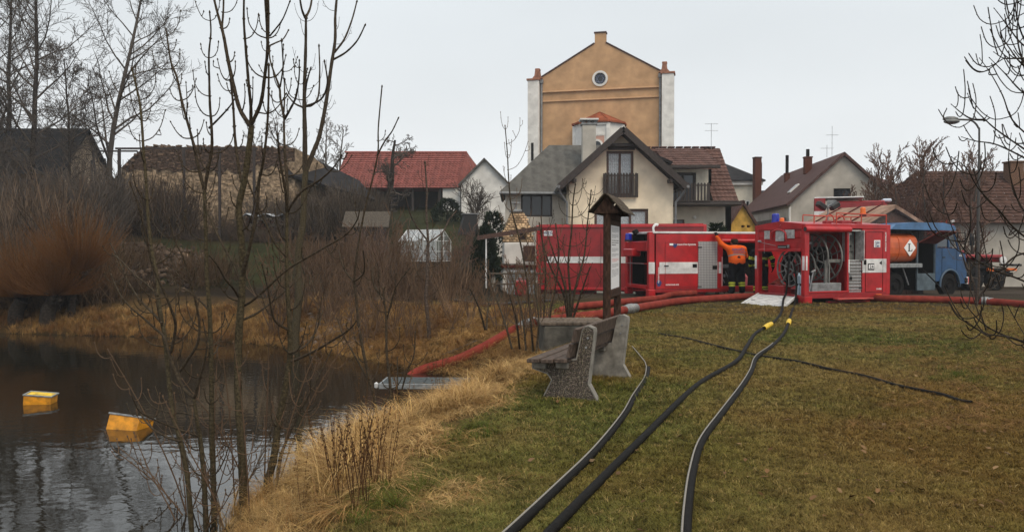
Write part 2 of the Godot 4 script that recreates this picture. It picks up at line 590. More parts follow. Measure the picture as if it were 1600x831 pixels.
	gl.transparency = BaseMaterial3D.TRANSPARENCY_ALPHA
	mat("tarp", Color(0.62, 0.66, 0.72), 0.5, T.dirt, 0.8, 0.5)
	var sk := mat("person", Color(1, 1, 1), 0.8, T.fine, 6.0)
	sk.vertex_color_use_as_albedo = true
	mat("band_yellow", Color(0.75, 0.80, 0.10), 0.5)
	mat("band_silver", Color(0.45, 0.46, 0.46), 0.4)
	mat("navy", Color(0.02, 0.04, 0.16), 0.5)
	mat("white_print", Color(0.85, 0.85, 0.86), 0.6)
	mat("red_print", Color(0.6, 0.05, 0.05), 0.6)


func air() -> void:
	var cam := Camera3D.new()
	cam.name = "camera"
	add_child(cam)
	cam.position = Vector3(0, EYE, 0)
	cam.rotation.x = -atan(25.5 / F)
	cam.fov = rad_to_deg(2.0 * atan(415.5 / F))
	cam.near = 0.05
	cam.far = 2000.0
	cam.current = true
	# an even overcast: a little darker above the bright haze of the horizon
	var im := Image.create(512, 256, false, Image.FORMAT_RGBF)
	var f := FastNoiseLite.new()
	f.seed = 21; f.frequency = 0.9; f.fractal_octaves = 5
	for y in 256:
		var el := (0.5 - (y + 0.5) / 256.0) * PI
		for x in 512:
			var a := TAU * (x + 0.5) / 512.0
			var dir := Vector3(cos(a) * cos(el), sin(el) * 3.4, sin(a) * cos(el))
			var h := maxf(el, 0.0)
			var l := lerpf(0.80, 0.64, smooth(0.0, 0.34, h)) + 0.32 * smooth(0.4, 1.4, h)
			l *= 1.0 + 0.17 * f.get_noise_3dv(dir)
			var blue := smooth(0.02, 0.35, h)
			im.set_pixel(x, y, Color(l * lerpf(0.965, 0.93, blue), l * lerpf(0.992, 0.99, blue), l * lerpf(1.005, 1.03, blue)))
	var pm := PanoramaSkyMaterial.new()
	pm.panorama = ImageTexture.create_from_image(im)
	var sky := Sky.new()
	sky.sky_material = pm
	var env := Environment.new()
	env.background_mode = Environment.BG_SKY
	env.sky = sky
	env.tonemap_mode = Environment.TONE_MAPPER_LINEAR
	env.tonemap_exposure = 1.26
	env.fog_enabled = true
	env.fog_density = 0.0007
	env.fog_light_color = Color(0.86, 0.89, 0.92)
	env.sdfgi_enabled = true
	env.ssao_enabled = true
	env.ssil_enabled = true
	var we := WorldEnvironment.new()
	we.name = "environment"
	we.environment = env
	add_child(we)
	var sun := DirectionalLight3D.new()
	sun.name = "sun"
	add_child(sun)
	sun.light_energy = 0.5
	sun.light_color = Color(1.0, 0.93, 0.83)
	sun.light_angular_distance = 35.0
	sun.shadow_enabled = true
	sun.rotation_degrees = Vector3(-52, 28, 0)


# ---------------------------------------------------------------- land and water
func ground_color(x: float, d: float, q: float) -> Color:
	var n1 := noise.get_noise_2d(x * 6.0 + 50.0, d * 6.0)
	var n2 := noise.get_noise_2d(x * 22.0, d * 22.0 + 90.0)
	var n3 := noise.get_noise_2d(x * 2.2 + 11.0, d * 2.2)
	var lawn := Color(0.135, 0.102, 0.030).lerp(Color(0.086, 0.092, 0.020), clampf(0.45 + 1.3 * n1 + 0.5 * n2 - 0.04 * (d - 6.0), 0.0, 1.0))
	lawn = lawn.lerp(Color(0.145, 0.080, 0.024), clampf(0.15 + 1.1 * n3 + 0.6 * n2 + 0.5 * smooth(5.0, 8.5, x) * smooth(9.0, 14.0, d), 0.0, 1.0) * 0.7)
	lawn = lawn.lerp(Color(0.125, 0.095, 0.045), 0.8 * smooth(15.0, 21.0, d) * smooth(3.5, 5.0, x))
	var mud := Color(0.115, 0.088, 0.062)
	var c := lawn.lerp(mud, smooth(24.5, 27.0, d) * smooth(-1.0, 2.0, x))
	var u := x / maxf(d, 1.0)
	if u < 0.02 and d > 15.0:
		var far := Color(0.085, 0.057, 0.030).lerp(Color(0.055, 0.038, 0.022), clampf(0.5 + 1.5 * n1, 0.0, 1.0))
		var green := smooth(-0.48, -0.42, u) * (1.0 - smooth(-0.27, -0.24, u)) * smooth(29.0, 31.0, d) * (1.0 - smooth(41.0, 43.0, d))
		green = maxf(green, smooth(-0.17, -0.13, u) * (1.0 - smooth(-0.07, -0.05, u)) * smooth(39.0, 41.0, d))
		green = maxf(green, (1.0 - smooth(-0.58, -0.56, u)) * smooth(36.0, 38.0, d) * 0.6)
		far = far.lerp(Color(0.078, 0.080, 0.024), green)
		far = far.lerp(Color(0.105, 0.095, 0.06), smooth(24.0, 25.0, d) * (1.0 - smooth(27.0, 28.5, d)) * smooth(-0.3, -0.2, u) * 0.6)
		c = c.lerp(far, smooth(0.02, -0.02, u) * smooth(22.0, 25.0, d))
	if q < 4.5:
		var straw := Color(0.24, 0.145, 0.052).lerp(Color(0.13, 0.075, 0.030), clampf(0.4 + 1.6 * n2, 0.0, 1.0))
		var into := q + 0.8 * n1 - 1.0 * smooth(15.0, 18.0, d)
		if d < 14.0: into = 2.2 + 1.6 * (x - straw_edge(d)) + 0.8 * n1
		c = c.lerp(straw, 1.0 - smooth(1.6, 3.2, into))
		c = c.lerp(Color(0.030, 0.022, 0.014), 1.0 - smooth(0.0, 0.25, q))
	return c

func steps(list: Array) -> PackedFloat32Array:           # [from, to, step] runs
	var out := PackedFloat32Array()
	for r in list:
		var k: float = r[0]
		while k < r[1] - 1e-4:
			out.push_back(k)
			k += r[2]
	return out

func terrain() -> void:
	for p in [[-70, -10], [-5, -10], [-3.2, 0], [-1.9, 3], [-2.15, 5], [-2.45, 6.2], [-2.75, 7.4], [-2.48, 8.3], [-2.1, 9.2], [-1.3, 11.5], [-0.66, 13.2], [-0.25, 14.5], [-0.15, 15.6], [-0.7, 16.4], [-2.0, 17.1], [-3.8, 19.4], [-5.9, 21.2], [-9.3, 23.3], [-12.5, 24.1], [-16, 24.8], [-30, 26], [-70, 28]]:
		pond.push_back(Vector2(p[0], p[1]))
	var xs := steps([[-600, -120, 60], [-120, -40, 8], [-40, -14, 1.0], [-14, 12, 0.3], [12, 40, 1.0], [40, 120, 8], [120, 601, 60]])
	var ds := steps([[-40, -4, 4], [-4, 3, 0.5], [3, 30, 0.25], [30, 50, 0.8], [50, 110, 3], [110, 250, 14], [250, 900, 80]])
	var b := B.new()
	for d in ds:
		for x in xs:
			var q := 99.0
			if d < 60.0 and x < 8.0: q = pond_dist(x, d)
			b.v.push_back(Vector3(x, gh(x, d), -d))
			b.c.push_back(ground_color(x, d, q))
	var w := xs.size()
	b.n.resize(b.v.size())
	for j in ds.size():
		for i in w:
			var k := j * w + i
			var dx := b.v[j * w + mini(i + 1, w - 1)] - b.v[j * w + maxi(i - 1, 0)]
			var dz := b.v[mini(j + 1, ds.size() - 1) * w + i] - b.v[maxi(j - 1, 0) * w + i]
			b.n[k] = dx.cross(dz).normalized()
			if i + 1 < w and j + 1 < ds.size():
				b.ix.append_array([k, k + w, k + 1, k + 1, k + w, k + w + 1])
	struct("ground", b, M.ground, "grassy dam, pond bank and rising garden land")
	var wb := B.new()
	wb.face([Vector3(-70, -1.0, 9), Vector3(0.6, -1.0, 9), Vector3(0.6, -1.0, -28), Vector3(-70, -1.0, -28)], Vector3.UP)
	struct("water", wb, M.water, "dark rippled pond water")
	var stone := B.new()                                     # the road behind the containers
	stone.face([Vector3(1, -0.235, -31.0), Vector3(60, -0.235, -31.0), Vector3(60, -0.235, -36.5), Vector3(1, -0.235, -36.5)], Vector3.UP)
	struct("road", stone, mat("asphalt", Color(0.11, 0.086, 0.064), 0.9, T.soil, 0.7, 1.0), "muddy lane behind the containers")


# ---------------------------------------------------------------- buildings
func tiles(b: B, a: Vector3, e: Vector3, r: Vector3, l: Vector3, rows: int, cols: int, lift: float, shade := 0.25) -> void:   # eave left, eave right, ridge right, ridge left
	b.tint = true
	var nn := (e - a).cross(l - a).normalized()
	if nn.y < 0.0: nn = -nn
	for i in rows:
		var t0 := float(i) / rows; var t1 := float(i + 1) / rows
		for j in cols:
			var u0 := float(j) / cols; var u1 := float(j + 1) / cols
			var p00 := a.lerp(e, u0).lerp(l.lerp(r, u0), t0)
			var p10 := a.lerp(e, u1).lerp(l.lerp(r, u1), t0)
			var p01 := a.lerp(e, u0).lerp(l.lerp(r, u0), t1)
			var p11 := a.lerp(e, u1).lerp(l.lerp(r, u1), t1)
			var k := 1.0 + rng.randf_range(-shade, shade)
			b.col = Color(k, k, k)
			var up := nn * lift * rng.randf_range(0.85, 1.15)
			var mid0 := (p00 + p10) * 0.5 + up * 1.6
			var mid1 := (p01 + p11) * 0.5 + nn * lift * 0.5
			b.face([p00 + up, mid0, mid1, p01], nn)          # each tile humped along its middle, its lower edge standing proud
			b.face([mid0, p10 + up, p11, mid1], nn)
			b.face([p00 + up, mid0, p10 + up, p10 - nn * 0.01, p00 - nn * 0.01], a - l)

func win(parent: Node3D, called: String, x: float, y: float, w: float, h: float, z: float, cols: int, rows: int, fm: Material, gm: Material, t := Transform3D.IDENTITY, bar := 0.07, label := "") -> MeshInstance3D:
	var b := B.new()                                         # x, y: lower left corner; z: the wall's face; the frame sits in the opening
	var zf := z - 0.06
	b.bx(x + bar / 2, y + h / 2, zf, bar, h, 0.07, 0.008)
	b.bx(x + w - bar / 2, y + h / 2, zf, bar, h, 0.07, 0.008)
	b.bx(x + w / 2, y + bar / 2, zf, w - bar * 2, bar, 0.07, 0.008)
	b.bx(x + w / 2, y + h - bar / 2, zf, w - bar * 2, bar, 0.07, 0.008)
	for k in range(1, cols): b.bx(x + w * k / cols, y + h / 2, zf, bar * 0.9, h - bar * 2, 0.06, 0.008)
	for k in range(1, rows): b.bx(x + w / 2, y + h * k / rows, zf - 0.002, w - bar * 2, bar * 0.8, 0.05, 0.008)
	var o := part(parent, called, b, fm, label)
	o.transform = t
	for i in cols:
		for j in rows:
			var g := B.new()
			var pw := w / cols; var ph := h / rows
			g.bx(x + pw * (i + 0.5), y + ph * (j + 0.5), zf - 0.02, pw - bar * 0.8, ph - bar * 0.8, 0.012)
			part(o, "pane", g, gm)
	return o

func poly(list: Array) -> PackedVector2Array:
	var p := PackedVector2Array()
	for q in list: p.push_back(Vector2(q[0], q[1]))
	return p

func pipe_part(parent: Node3D, called: String, pts: Array, r: float, m: Material) -> void:
	var b := B.new()
	var p := PackedVector3Array()
	for q in pts: p.push_back(q)
	b.tube(p, taper(p.size(), r, r), 8)
	part(parent, called, b, m)

func synagogue() -> void:
	var o := thing("synagogue", "tall ochre synagogue with a star in its round gable window", "synagogue", Vector3(7.22, -0.3, -66.0), deg_to_rad(-13.7))
	var b := B.new()
	b.wall(poly([[-5.0, 0], [5.0, 0], [5.0, 16.15], [0.45, 18.75], [0.45, 19.6], [-0.45, 19.6], [-0.45, 18.75], [-5.0, 16.15]]), [Rect2(-0.47, 15.42, 0.94, 0.94)], 0.6)
	part(o, "wall", b, M.ochre)
	b = B.new()
	for s in [-1, 1]: b.bx(s * 4.75, 8.0, -9.0, 0.5, 16.0, 16.8)
	b.bx(0, 8.0, -17.4, 9.0, 16.0, 0.4)
	part(o, "wall", b, M.white_wall, "white side and rear walls")
	b = B.new()
	for s in [-1.0, 1.0]:
		b.slab([Vector3(s * 5.2, 16.0, -0.7), Vector3(s * 5.2, 16.0, -17.8), Vector3(0, 18.6, -17.8), Vector3(0, 18.6, -0.7)], 0.15)
	part(o, "roof", b, M.roof_apse)
	b = B.new()
	b.bx(0, 14.98, 0.09, 9.7, 0.13, 0.18, 0.03)
	b.bx(0, 14.20, 0.07, 9.7, 0.12, 0.14, 0.03)
	part(o, "cornice", b, M.ochre_trim)
	b = B.new()                                              # dark sheet-metal coping on the gable
	for s in [-1.0, 1.0]:
		b.bar(Vector3(s * 5.05, 16.2, -0.28), Vector3(s * 0.47, 18.82, -0.28), 0.72, 0.09)
	b.bx(0, 19.66, -0.28, 1.02, 0.10, 0.72)
	part(o, "coping", b, M.roof_brown)
	var ring := B.new()                                      # the round window
	var tr := Transform3D(Basis(Vector3.RIGHT, PI / 2), Vector3(0, 15.89, 0.0))
	ring.lathe([Vector2(0.47, -0.2), Vector2(0.47, 0.10), Vector2(0.64, 0.10), Vector2(0.64, -0.2)], tr, 32)
	ring.lathe([Vector2(0.64, -0.02), Vector2(0.66, -0.02)], tr, 32)
	var wn := part(o, "window", ring, M.white_wall, "round white window surround")
	var pane := B.new()
	pane.lathe([Vector2(0.0, -0.12), Vector2(0.49, -0.12)], tr, 32)
	pane.lathe([Vector2(0.49, -0.16), Vector2(0.0, -0.16)], tr, 32)
	part(wn, "pane", pane, M.glass_dark)
	var star := B.new()
	for q in 2:
		for k in 3:
			var a0 := TAU * k / 3.0 + (PI / 2 if q == 0 else -PI / 2)
			var a1 := a0 + TAU / 3.0
			star.bar(Vector3(cos(a0) * 0.44, 15.89 + sin(a0) * 0.44, -0.09 + q * 0.012), Vector3(cos(a1) * 0.44, 15.89 + sin(a1) * 0.44, -0.09 + q * 0.012), 0.035, 0.03, Vector3(0, 0, 1))
	for k in 6:
		var a := TAU * k / 6.0
		star.bar(Vector3(cos(a) * 0.25, 15.89 + sin(a) * 0.25, -0.10), Vector3(cos(a) * 0.47, 15.89 + sin(a) * 0.47, -0.10), 0.02, 0.02, Vector3(0, 0, 1))
	part(wn, "star", star, mat("star_grey", Color(0.16, 0.18, 0.26), 0.6))
	for s in [-1.0, 1.0]:                                    # white corner pilasters with terracotta caps
		b = B.new()
		b.bx(s * 5.48, 7.95, 0.1, 0.94, 15.9, 1.0, 0.02)
		var pl := part(o, "pilaster", b, M.white_wall)
		b = B.new()
		b.bx(s * 5.48, 15.98, 0.1, 1.12, 0.16, 1.16, 0.02)
		b.prism(poly([[-0.46, 0], [0.46, 0], [0.22, 0.28], [0.16, 0.72], [-0.16, 0.72], [-0.22, 0.28]]), -0.3, 0.4, Transform3D(Basis.IDENTITY, Vector3(s * 5.2, 16.06, 0.0)))
		b.bx(s * 5.2, 16.86, 0.05, 0.40, 0.16, 0.5, 0.03)
		part(pl, "cap", b, mat("terracotta", Color(0.42, 0.20, 0.13), 0.85, T.blotch, 1.0))
		pipe_part(o, "downpipe", [Vector3(s * 4.86, 15.7, 0.16), Vector3(s * 4.86, 0.1, 0.16)], 0.09, M.grey_paint)
		b = B.new()
		b.bx(s * 4.86, 15.85, 0.2, 0.3, 0.35, 0.3, 0.05)
		part(o, "rain_hopper", b, M.grey_paint)
	b = B.new()                                              # slit in the left pilaster
	b.bx(-5.55, 10.0, 0.60, 0.22, 1.5, 0.02)
	part(o, "slit", b, M.dark)
	# the polygonal apse below
	b = B.new()
	var ring6 := []
	for p in [[-1.95, 0.0], [-1.95, 1.0], [-0.95, 2.2], [0.95, 2.2], [1.95, 1.0], [1.95, 0.0]]: ring6.append(Vector2(p[0], p[1]))
	for k in 5:
		var p: Vector2 = ring6[k]; var q: Vector2 = ring6[k + 1]
		b.face([Vector3(p.x, 0, p.y), Vector3(q.x, 0, q.y), Vector3(q.x, 12.0, q.y), Vector3(p.x, 12.0, p.y)], Vector3((p + q).x, 0, (p + q).y))
	part(o, "apse", b, M.white_wall, "white polygonal bay under a red roof")
	b = B.new()
	for k in 5:
		var p: Vector2 = ring6[k] * 1.1; var q: Vector2 = ring6[k + 1] * 1.1
		b.face([Vector3(p.x, 12.05, p.y), Vector3(q.x, 12.05, q.y), Vector3(0, 13.15, 0.1)], Vector3((p + q).x, 2, (p + q).y))
		b.bar(Vector3(p.x, 12.05, p.y), Vector3(q.x, 12.05, q.y), 0.06, 0.14)
		b.bar(Vector3(q.x, 12.06, q.y), Vector3(0, 13.16, 0.1), 0.06, 0.05)
	part(o, "apse_roof", b, M.roof_apse)
	b = B.new()
	for k in range(0, 6):
		var p: Vector2 = ring6[k]
		b.bx(p.x, 6.0, p.y, 0.3, 11.8, 0.3, 0.02)
	b.bx(0, 11.85, 2.26, 2.1, 0.16, 0.12, 0.02)
	for k in 9: b.bx(-0.55 + k * 0.14, 11.0, 2.24, 0.07, 0.18, 0.08)
	part(o, "pilaster", b, M.white_wall)
	b = B.new()
	b.bx(0.0, 10.4, 2.22, 1.25, 1.05, 0.04)
	part(o, "panel", b, mat("rose", Color(0.5, 0.3, 0.24), 0.9))
	b = B.new()
	var tw := Transform3D(Basis(Vector3.RIGHT, PI / 2), Vector3(0.05, 10.15, 2.24))
	b.lathe([Vector2(0.34, 0.0), Vector2(0.34, 0.08), Vector2(0.5, 0.08), Vector2(0.5, 0.0)], tw, 24)
	wn = part(o, "window", b, M.white_wall, "small round apse window")
	b = B.new()
	b.lathe([Vector2(0.0, 0.03), Vector2(0.36, 0.03)], tw, 24)
	part(wn, "pane", b, M.glass_dark)

func balusters(o: Node3D, called: String, x0: float, x1: float, y0: float, y1: float, z: float, count: int, fm: Material, label: String) -> void:
	var b := B.new()
	b.bx((x0 + x1) / 2, y0 + 0.05, z, x1 - x0, 0.07, 0.06, 0.01)
	b.bx((x0 + x1) / 2, y1 - 0.10, z, x1 - x0, 0.06, 0.06, 0.01)
	for x in [x0, x1]:
		b.bx(x, (y0 + y1) / 2, z, 0.07, y1 - y0, 0.07, 0.01)
	var rail := part(o, called, b, fm, label)
	var w := (x1 - x0) / count
	for k in count:
		b = B.new()
		b.prism(poly([[-w * 0.34, 0], [w * 0.34, 0], [w * 0.28, (y1 - y0) * 0.5], [w * 0.34, y1 - y0 - 0.02], [0, y1 - y0 + 0.04], [-w * 0.34, y1 - y0 - 0.02], [-w * 0.28, (y1 - y0) * 0.5]]), 0.032, 0.055, Transform3D(Basis.IDENTITY, Vector3(x0 + w * (k + 0.5), y0, z)))
		part(rail, "slat", b, fm)

func antenna(label: String, foot: Vector3, h: float, arms: int) -> void:
	var o := thing("roof_antenna", label, "antenna", foot)
	var b := B.new()
	b.rod(Vector3.ZERO, Vector3(0, h, 0), 0.013, 6)
	part(o, "mast", b, M.steel)
	for k in arms:
		b = B.new()
		var y := h * (0.72 + 0.25 * k / maxf(1, arms - 1))
		b.rod(Vector3(-0.35, y, 0), Vector3(0.35, y, 0.08), 0.007, 5)
		for j in 5: b.rod(Vector3(-0.32 + j * 0.16, y, -0.16), Vector3(-0.32 + j * 0.16, y, 0.18), 0.008, 4)
		part(o, "aerial", b, M.steel)

func cream_house() -> void:
	var o := thing("cream_house", "cream gabled house with dark eaves and a wooden upstairs balcony", "house", Vector3(5.30, -0.3, -39.0), 0.0)
	var b := B.new()
	var apex := 7.62
	b.wall(poly([[-2.53, 0], [2.53, 0], [2.53, 5.3], [0, apex - 0.2], [-2.53, 5.3]]), [Rect2(-0.72, 4.52, 1.32, 2.16), Rect2(-1.30, 2.3, 2.62, 1.58)], 0.35)
	part(o, "wall", b, M.cream)
	b = B.new()
	for s in [-1.0, 1.0]: b.bx(s * 2.36, 2.64, -4.7, 0.34, 5.28, 8.7)
	b.bx(0, 2.64, -9.2, 4.38, 5.28, 0.3)
	part(o, "wall", b, M.cream, "side walls under the eaves")
	b = B.new()
	for s in [-1.0, 1.0]:
		b.slab([Vector3(s * 3.02, 5.02, 0.75), Vector3(s * 3.02, 5.02, -9.5), Vector3(0, apex + 0.13, -9.5), Vector3(0, apex + 0.13, 0.75)], 0.16)
	part(o, "roof", b, M.roof_dark)
	b = B.new()
	for s in [-1.0, 1.0]:                                     # barge boards and rafter ends
		b.bar(Vector3(s * 3.05, 4.88, 0.77), Vector3(s * 0.02, apex - 0.02, 0.77), 0.05, 0.30)
		for z in [0.5, 0.05]: b.bar(Vector3(s * 2.95, 4.82, z), Vector3(s * 0.05, apex - 0.14, z), 0.10, 0.14)
	b.bx(0, 6.93, 0.38, 1.5, 0.14, 0.12)
	b.bx(0, 6.80, 0.06, 1.3, 0.16, 0.10)
	for s in [-1.0, 1.0]: b.bx(s * 2.3, 5.2, 0.35, 0.14, 0.16, 0.75)
	part(o, "barge_board", b, M.wood_dark)
	for s in [-1.0, 1.0]:
		b = B.new()
		b.tube(PackedVector3Array([Vector3(s * 3.08, 4.90, 0.8), Vector3(s * 3.08, 4.86, -9.4)]), taper(2, 0.075, 0.075), 8)
		part(o, "gutter", b, M.grey_paint)
	pipe_part(o, "downpipe", [Vector3(3.05, 4.85, 0.5), Vector3(2.95, 4.6, 0.3), Vector3(2.63, 4.2, 0.1), Vector3(2.63, 0.2, 0.1)], 0.055, M.grey_paint)
	pipe_part(o, "downpipe", [Vector3(-3.05, 4.85, 0.5), Vector3(-2.95, 4.6, 0.3), Vector3(-2.63, 4.2, 0.1), Vector3(-2.63, 0.2, 0.1)], 0.055, M.grey_paint)
	win(o, "balcony_door", -0.72, 4.52, 1.32, 2.16, -0.06, 2, 1, M.wood_brown, M.glass, Transform3D.IDENTITY, 0.12, "brown double balcony door")
	win(o, "window", -1.30, 2.3, 2.62, 1.58, -0.06, 3, 1, M.wood_brown, M.glass, Transform3D.IDENTITY, 0.13, "wide brown ground floor window")
	for q in [[-0.66, 4.6, 1.2, 2.0], [-1.2, 2.4, 2.4, 1.4]]:
		b = B.new()
		var nfold := 24
		for k in nfold:
			var xa: float = q[0] + q[2] * k / nfold; var xb: float = q[0] + q[2] * (k + 1) / nfold
			b.face([Vector3(xa, q[1], -0.26 - 0.02 * (k % 2)), Vector3(xb, q[1], -0.26 - 0.02 * ((k + 1) % 2)), Vector3(xb, q[1] + q[3], -0.26 - 0.02 * ((k + 1) % 2)), Vector3(xa, q[1] + q[3], -0.26 - 0.02 * (k % 2))], Vector3.BACK)
		part(o, "curtain", b, M.curtain)
	balusters(o, "balcony", -0.86, 0.76, 4.42, 5.58, 0.16, 11, M.wood_dark, "dark wooden french balcony")
	# roof dormer behind the gable on its right slope
	b = B.new()
	b.slab([Vector3(1.2, 6.95, -1.2), Vector3(2.75, 6.30, -1.2), Vector3(2.75, 6.30, -3.2), Vector3(1.2, 6.95, -3.2)], 0.12)
	part(o, "dormer_roof", b, M.roof_dark)
	b = B.new()
	b.bx(1.7, 5.95, -2.2, 1.3, 1.0, 1.5)
	part(o, "dormer", b, M.cream)
	# set-back right wing
	b = B.new()
	b.wall(poly([[2.4, 0], [6.0, 0], [6.0, 4.3], [2.4, 4.3]]), [Rect2(2.85, 2.0, 0.75, 1.45)], 0.3, Transform3D(Basis.IDENTITY, Vector3(0, 0, -2.4)))
	b.wall(poly([[0, 0], [6.6, 0], [6.6, 4.3], [3.3, 7.3], [0, 4.3]]), [], 0.3, Transform3D(Basis(Vector3.UP, PI / 2), Vector3(6.0, 0, -2.4)))
	part(o, "wing_wall", b, M.cream_pale)
	win(o, "window", 2.85, 2.0, 0.75, 1.45, -2.46, 1, 1, M.wood_brown, M.glass_dark, Transform3D.IDENTITY, 0.06)
	b = B.new()
	tiles(b, Vector3(4.95, 4.36, -1.9), Vector3(6.25, 4.36, -1.9), Vector3(6.25, 7.52, -5.7), Vector3(4.95, 7.52, -5.7), 15, 6, 0.035)
	tiles(b, Vector3(2.0, 5.9, -3.8), Vector3(4.95, 5.9, -3.8), Vector3(4.95, 7.52, -5.7), Vector3(2.0, 7.52, -5.7), 7, 14, 0.035)
	tiles(b, Vector3(6.25, 4.36, -9.4), Vector3(2.0, 4.36, -9.4), Vector3(2.0, 7.52, -5.7), Vector3(6.25, 7.52, -5.7), 8, 12, 0.03)
	part(o, "wing_roof", b, M.tiles_brown, "brown tiled wing roof", "stuff")
	b = B.new()
	tiles(b, Vector3(2.55, 6.17, -1.75), Vector3(5.25, 6.17, -1.75), Vector3(5.25, 7.46, -5.3), Vector3(2.55, 7.46, -5.3), 9, 15, 0.03)
	part(o, "dormer_roof", b, M.tiles_brown, "brown tiled roof over the balcony", "stuff")
	b = B.new()
	b.bx(3.9, 6.10, -1.76, 2.75, 0.16, 0.1, 0.02)
	b.bx(3.9, 4.30, -1.86, 4.9, 0.16, 0.14, 0.02)
	b.bx(4.2, 4.16, -1.6, 3.8, 0.10, 1.6, 0.02)
	part(o, "fascia", b, M.wood_dark)
	b = B.new()
	b.wall(poly([[2.9, 4.3], [5.1, 4.3], [5.1, 6.1], [2.9, 6.1]]), [Rect2(2.95, 4.3, 1.35, 1.62)], 0.2, Transform3D(Basis.IDENTITY, Vector3(0, 0, -2.9)))
	b.bx(5.02, 5.2, -3.6, 0.16, 1.8, 1.4)
	part(o, "dormer_wall", b, M.cream_pale)
	win(o, "balcony_door", 2.95, 4.3, 1.35, 1.62, -2.94, 2, 1, M.wood_dark, M.glass_blue, Transform3D.IDENTITY, 0.14)
	balusters(o, "balcony", 2.75, 4.72, 4.32, 5.26, -1.78, 12, M.wood_dark, "brown wooden balcony rail of the wing")
	b = B.new()
	for k in 5: b.bx(5.6 - 0.02, 7.58, -5.7, 0.2, 0.1, 0.1)
	for k in 9: b.bx(2.2 + k * 0.45, 7.58, -5.7, 0.4, 0.09, 0.22, 0.03)
	part(o, "ridge_cap", b, M.roof_brown)
	b = B.new()
	b.lathe([Vector2(0.0, 0.0), Vector2(0.09, 0.02), Vector2(0.09, 0.08), Vector2(0.0, 0.12)], Transform3D(Basis(Vector3.RIGHT, PI / 2), Vector3(4.1, 3.55, -2.38)), 12)
	part(o, "wall_lamp", b, M.white_wall)
	antenna("thin antenna mast on the brown tiled wing ridge of the cream house", Vector3(11.05, 7.1, -44.6), 1.5, 2)

func grey_house() -> void:
	var o := thing("grey_roofed_house", "low beige house with a weathered grey hipped roof and wide chimney", "house", Vector3(0.0, -0.2, -41.5), 0.0)
	var b := B.new()
	b.wall(poly([[-0.35, 0], [3.2, 0], [3.2, 4.75], [-0.35, 4.75]]), [Rect2(0.46, 3.5, 1.62, 1.15)], 0.3)
	b.bx(-0.2, 2.37, -4.0, 0.3, 4.7, 7.4)
	part(o, "wall", b, M.beige_grey)
	win(o, "window", 0.46, 3.5, 1.62, 1.15, -0.04, 3, 1, M.wood_dark, M.glass_dark, Transform3D.IDENTITY, 0.09)
	b = B.new()
	b.slab([Vector3(-0.65, 4.75, 0.5), Vector3(5.0, 4.75, 0.5), Vector3(5.0, 7.6, -3.2), Vector3(2.05, 7.6, -3.2)], 0.12)
	b.slab([Vector3(-0.65, 4.75, -7.5), Vector3(-0.65, 4.75, 0.5), Vector3(2.05, 7.6, -3.2), Vector3(2.05, 7.6, -4.0)], 0.12)
	part(o, "roof", b, M.roof_grey)
	b = B.new()
	b.tube(PackedVector3Array([Vector3(-0.65, 4.68, 0.56), Vector3(3.0, 4.66, 0.56)]), taper(2, 0.07, 0.07), 8)
	part(o, "gutter", b, M.grey_paint)
	pipe_part(o, "downpipe", [Vector3(2.2, 4.62, 0.5), Vector3(2.85, 4.2, 0.15), Vector3(2.85, 0.1, 0.15)], 0.05, M.grey_paint)
	b = B.new()
	b.bx(4.07, 7.1, -1.2, 0.72, 2.6, 0.6, 0.02)
	var c := part(o, "chimney", b, M.grey_wall)
	b = B.new()
	b.bx(4.07, 8.42, -1.2, 0.84, 0.08, 0.7, 0.01)
	for x in [-0.3, 0.0, 0.3]: b.bx(4.07 + x, 8.52, -1.2, 0.10, 0.16, 0.5)
	part(c, "chimney_cap", b, M.grey_paint)
	b = B.new()
	b.bx(4.07, 8.66, -1.2, 0.98, 0.09, 0.8, 0.01)
	part(c, "cowl", b, M.white_wall)

func box_house(called: String, label: String, pos: Vector3, turn: float, w: float, dep: float, eave: float, ridge: float, wm: Material, rm: Material, holes: Array, overhang := 0.35) -> Node3D:   # gable end to the front
	var o := thing(called, label, "house", pos, turn)
	var b := B.new()
	var hw := w / 2
	b.wall(poly([[-hw, 0], [hw, 0], [hw, eave], [0, ridge], [-hw, eave]]), holes, 0.3)
	b.wall(poly([[-hw, 0], [hw, 0], [hw, eave], [0, ridge], [-hw, eave]]), [], 0.3, Transform3D(Basis(Vector3.UP, PI), Vector3(0, 0, -dep)))
	for s in [-1.0, 1.0]: b.bx(s * (hw - 0.15), eave / 2, -dep / 2, 0.3, eave, dep - 0.62)
	part(o, "wall", b, wm)
	b = B.new()
	var k := (ridge - eave) / hw
	for s in [-1.0, 1.0]:
		b.slab([Vector3(s * (hw + overhang), eave - overhang * k + 0.16, overhang), Vector3(s * (hw + overhang), eave - overhang * k + 0.16, -dep - overhang), Vector3(0, ridge + 0.16, -dep - overhang), Vector3(0, ridge + 0.16, overhang)], 0.14)
	part(o, "roof", b, rm)
	return o

func chimney(o: Node3D, x: float, y: float, z: float, w: float, h: float, m: Material, pipe := 0.0) -> void:
	var b := B.new()
	b.bx(x, y + h / 2, z, w, h, w * 0.9, 0.01)
	b.bx(x, y + h + 0.04, z, w * 1.15, 0.08, w * 1.05, 0.01)
	var c := part(o, "chimney", b, m)
	if pipe > 0.0:
		b = B.new()
		b.rod(Vector3(x, y + h, z), Vector3(x, y + h + pipe, z), 0.11, 8)
		part(c, "flue", b, M.dark)

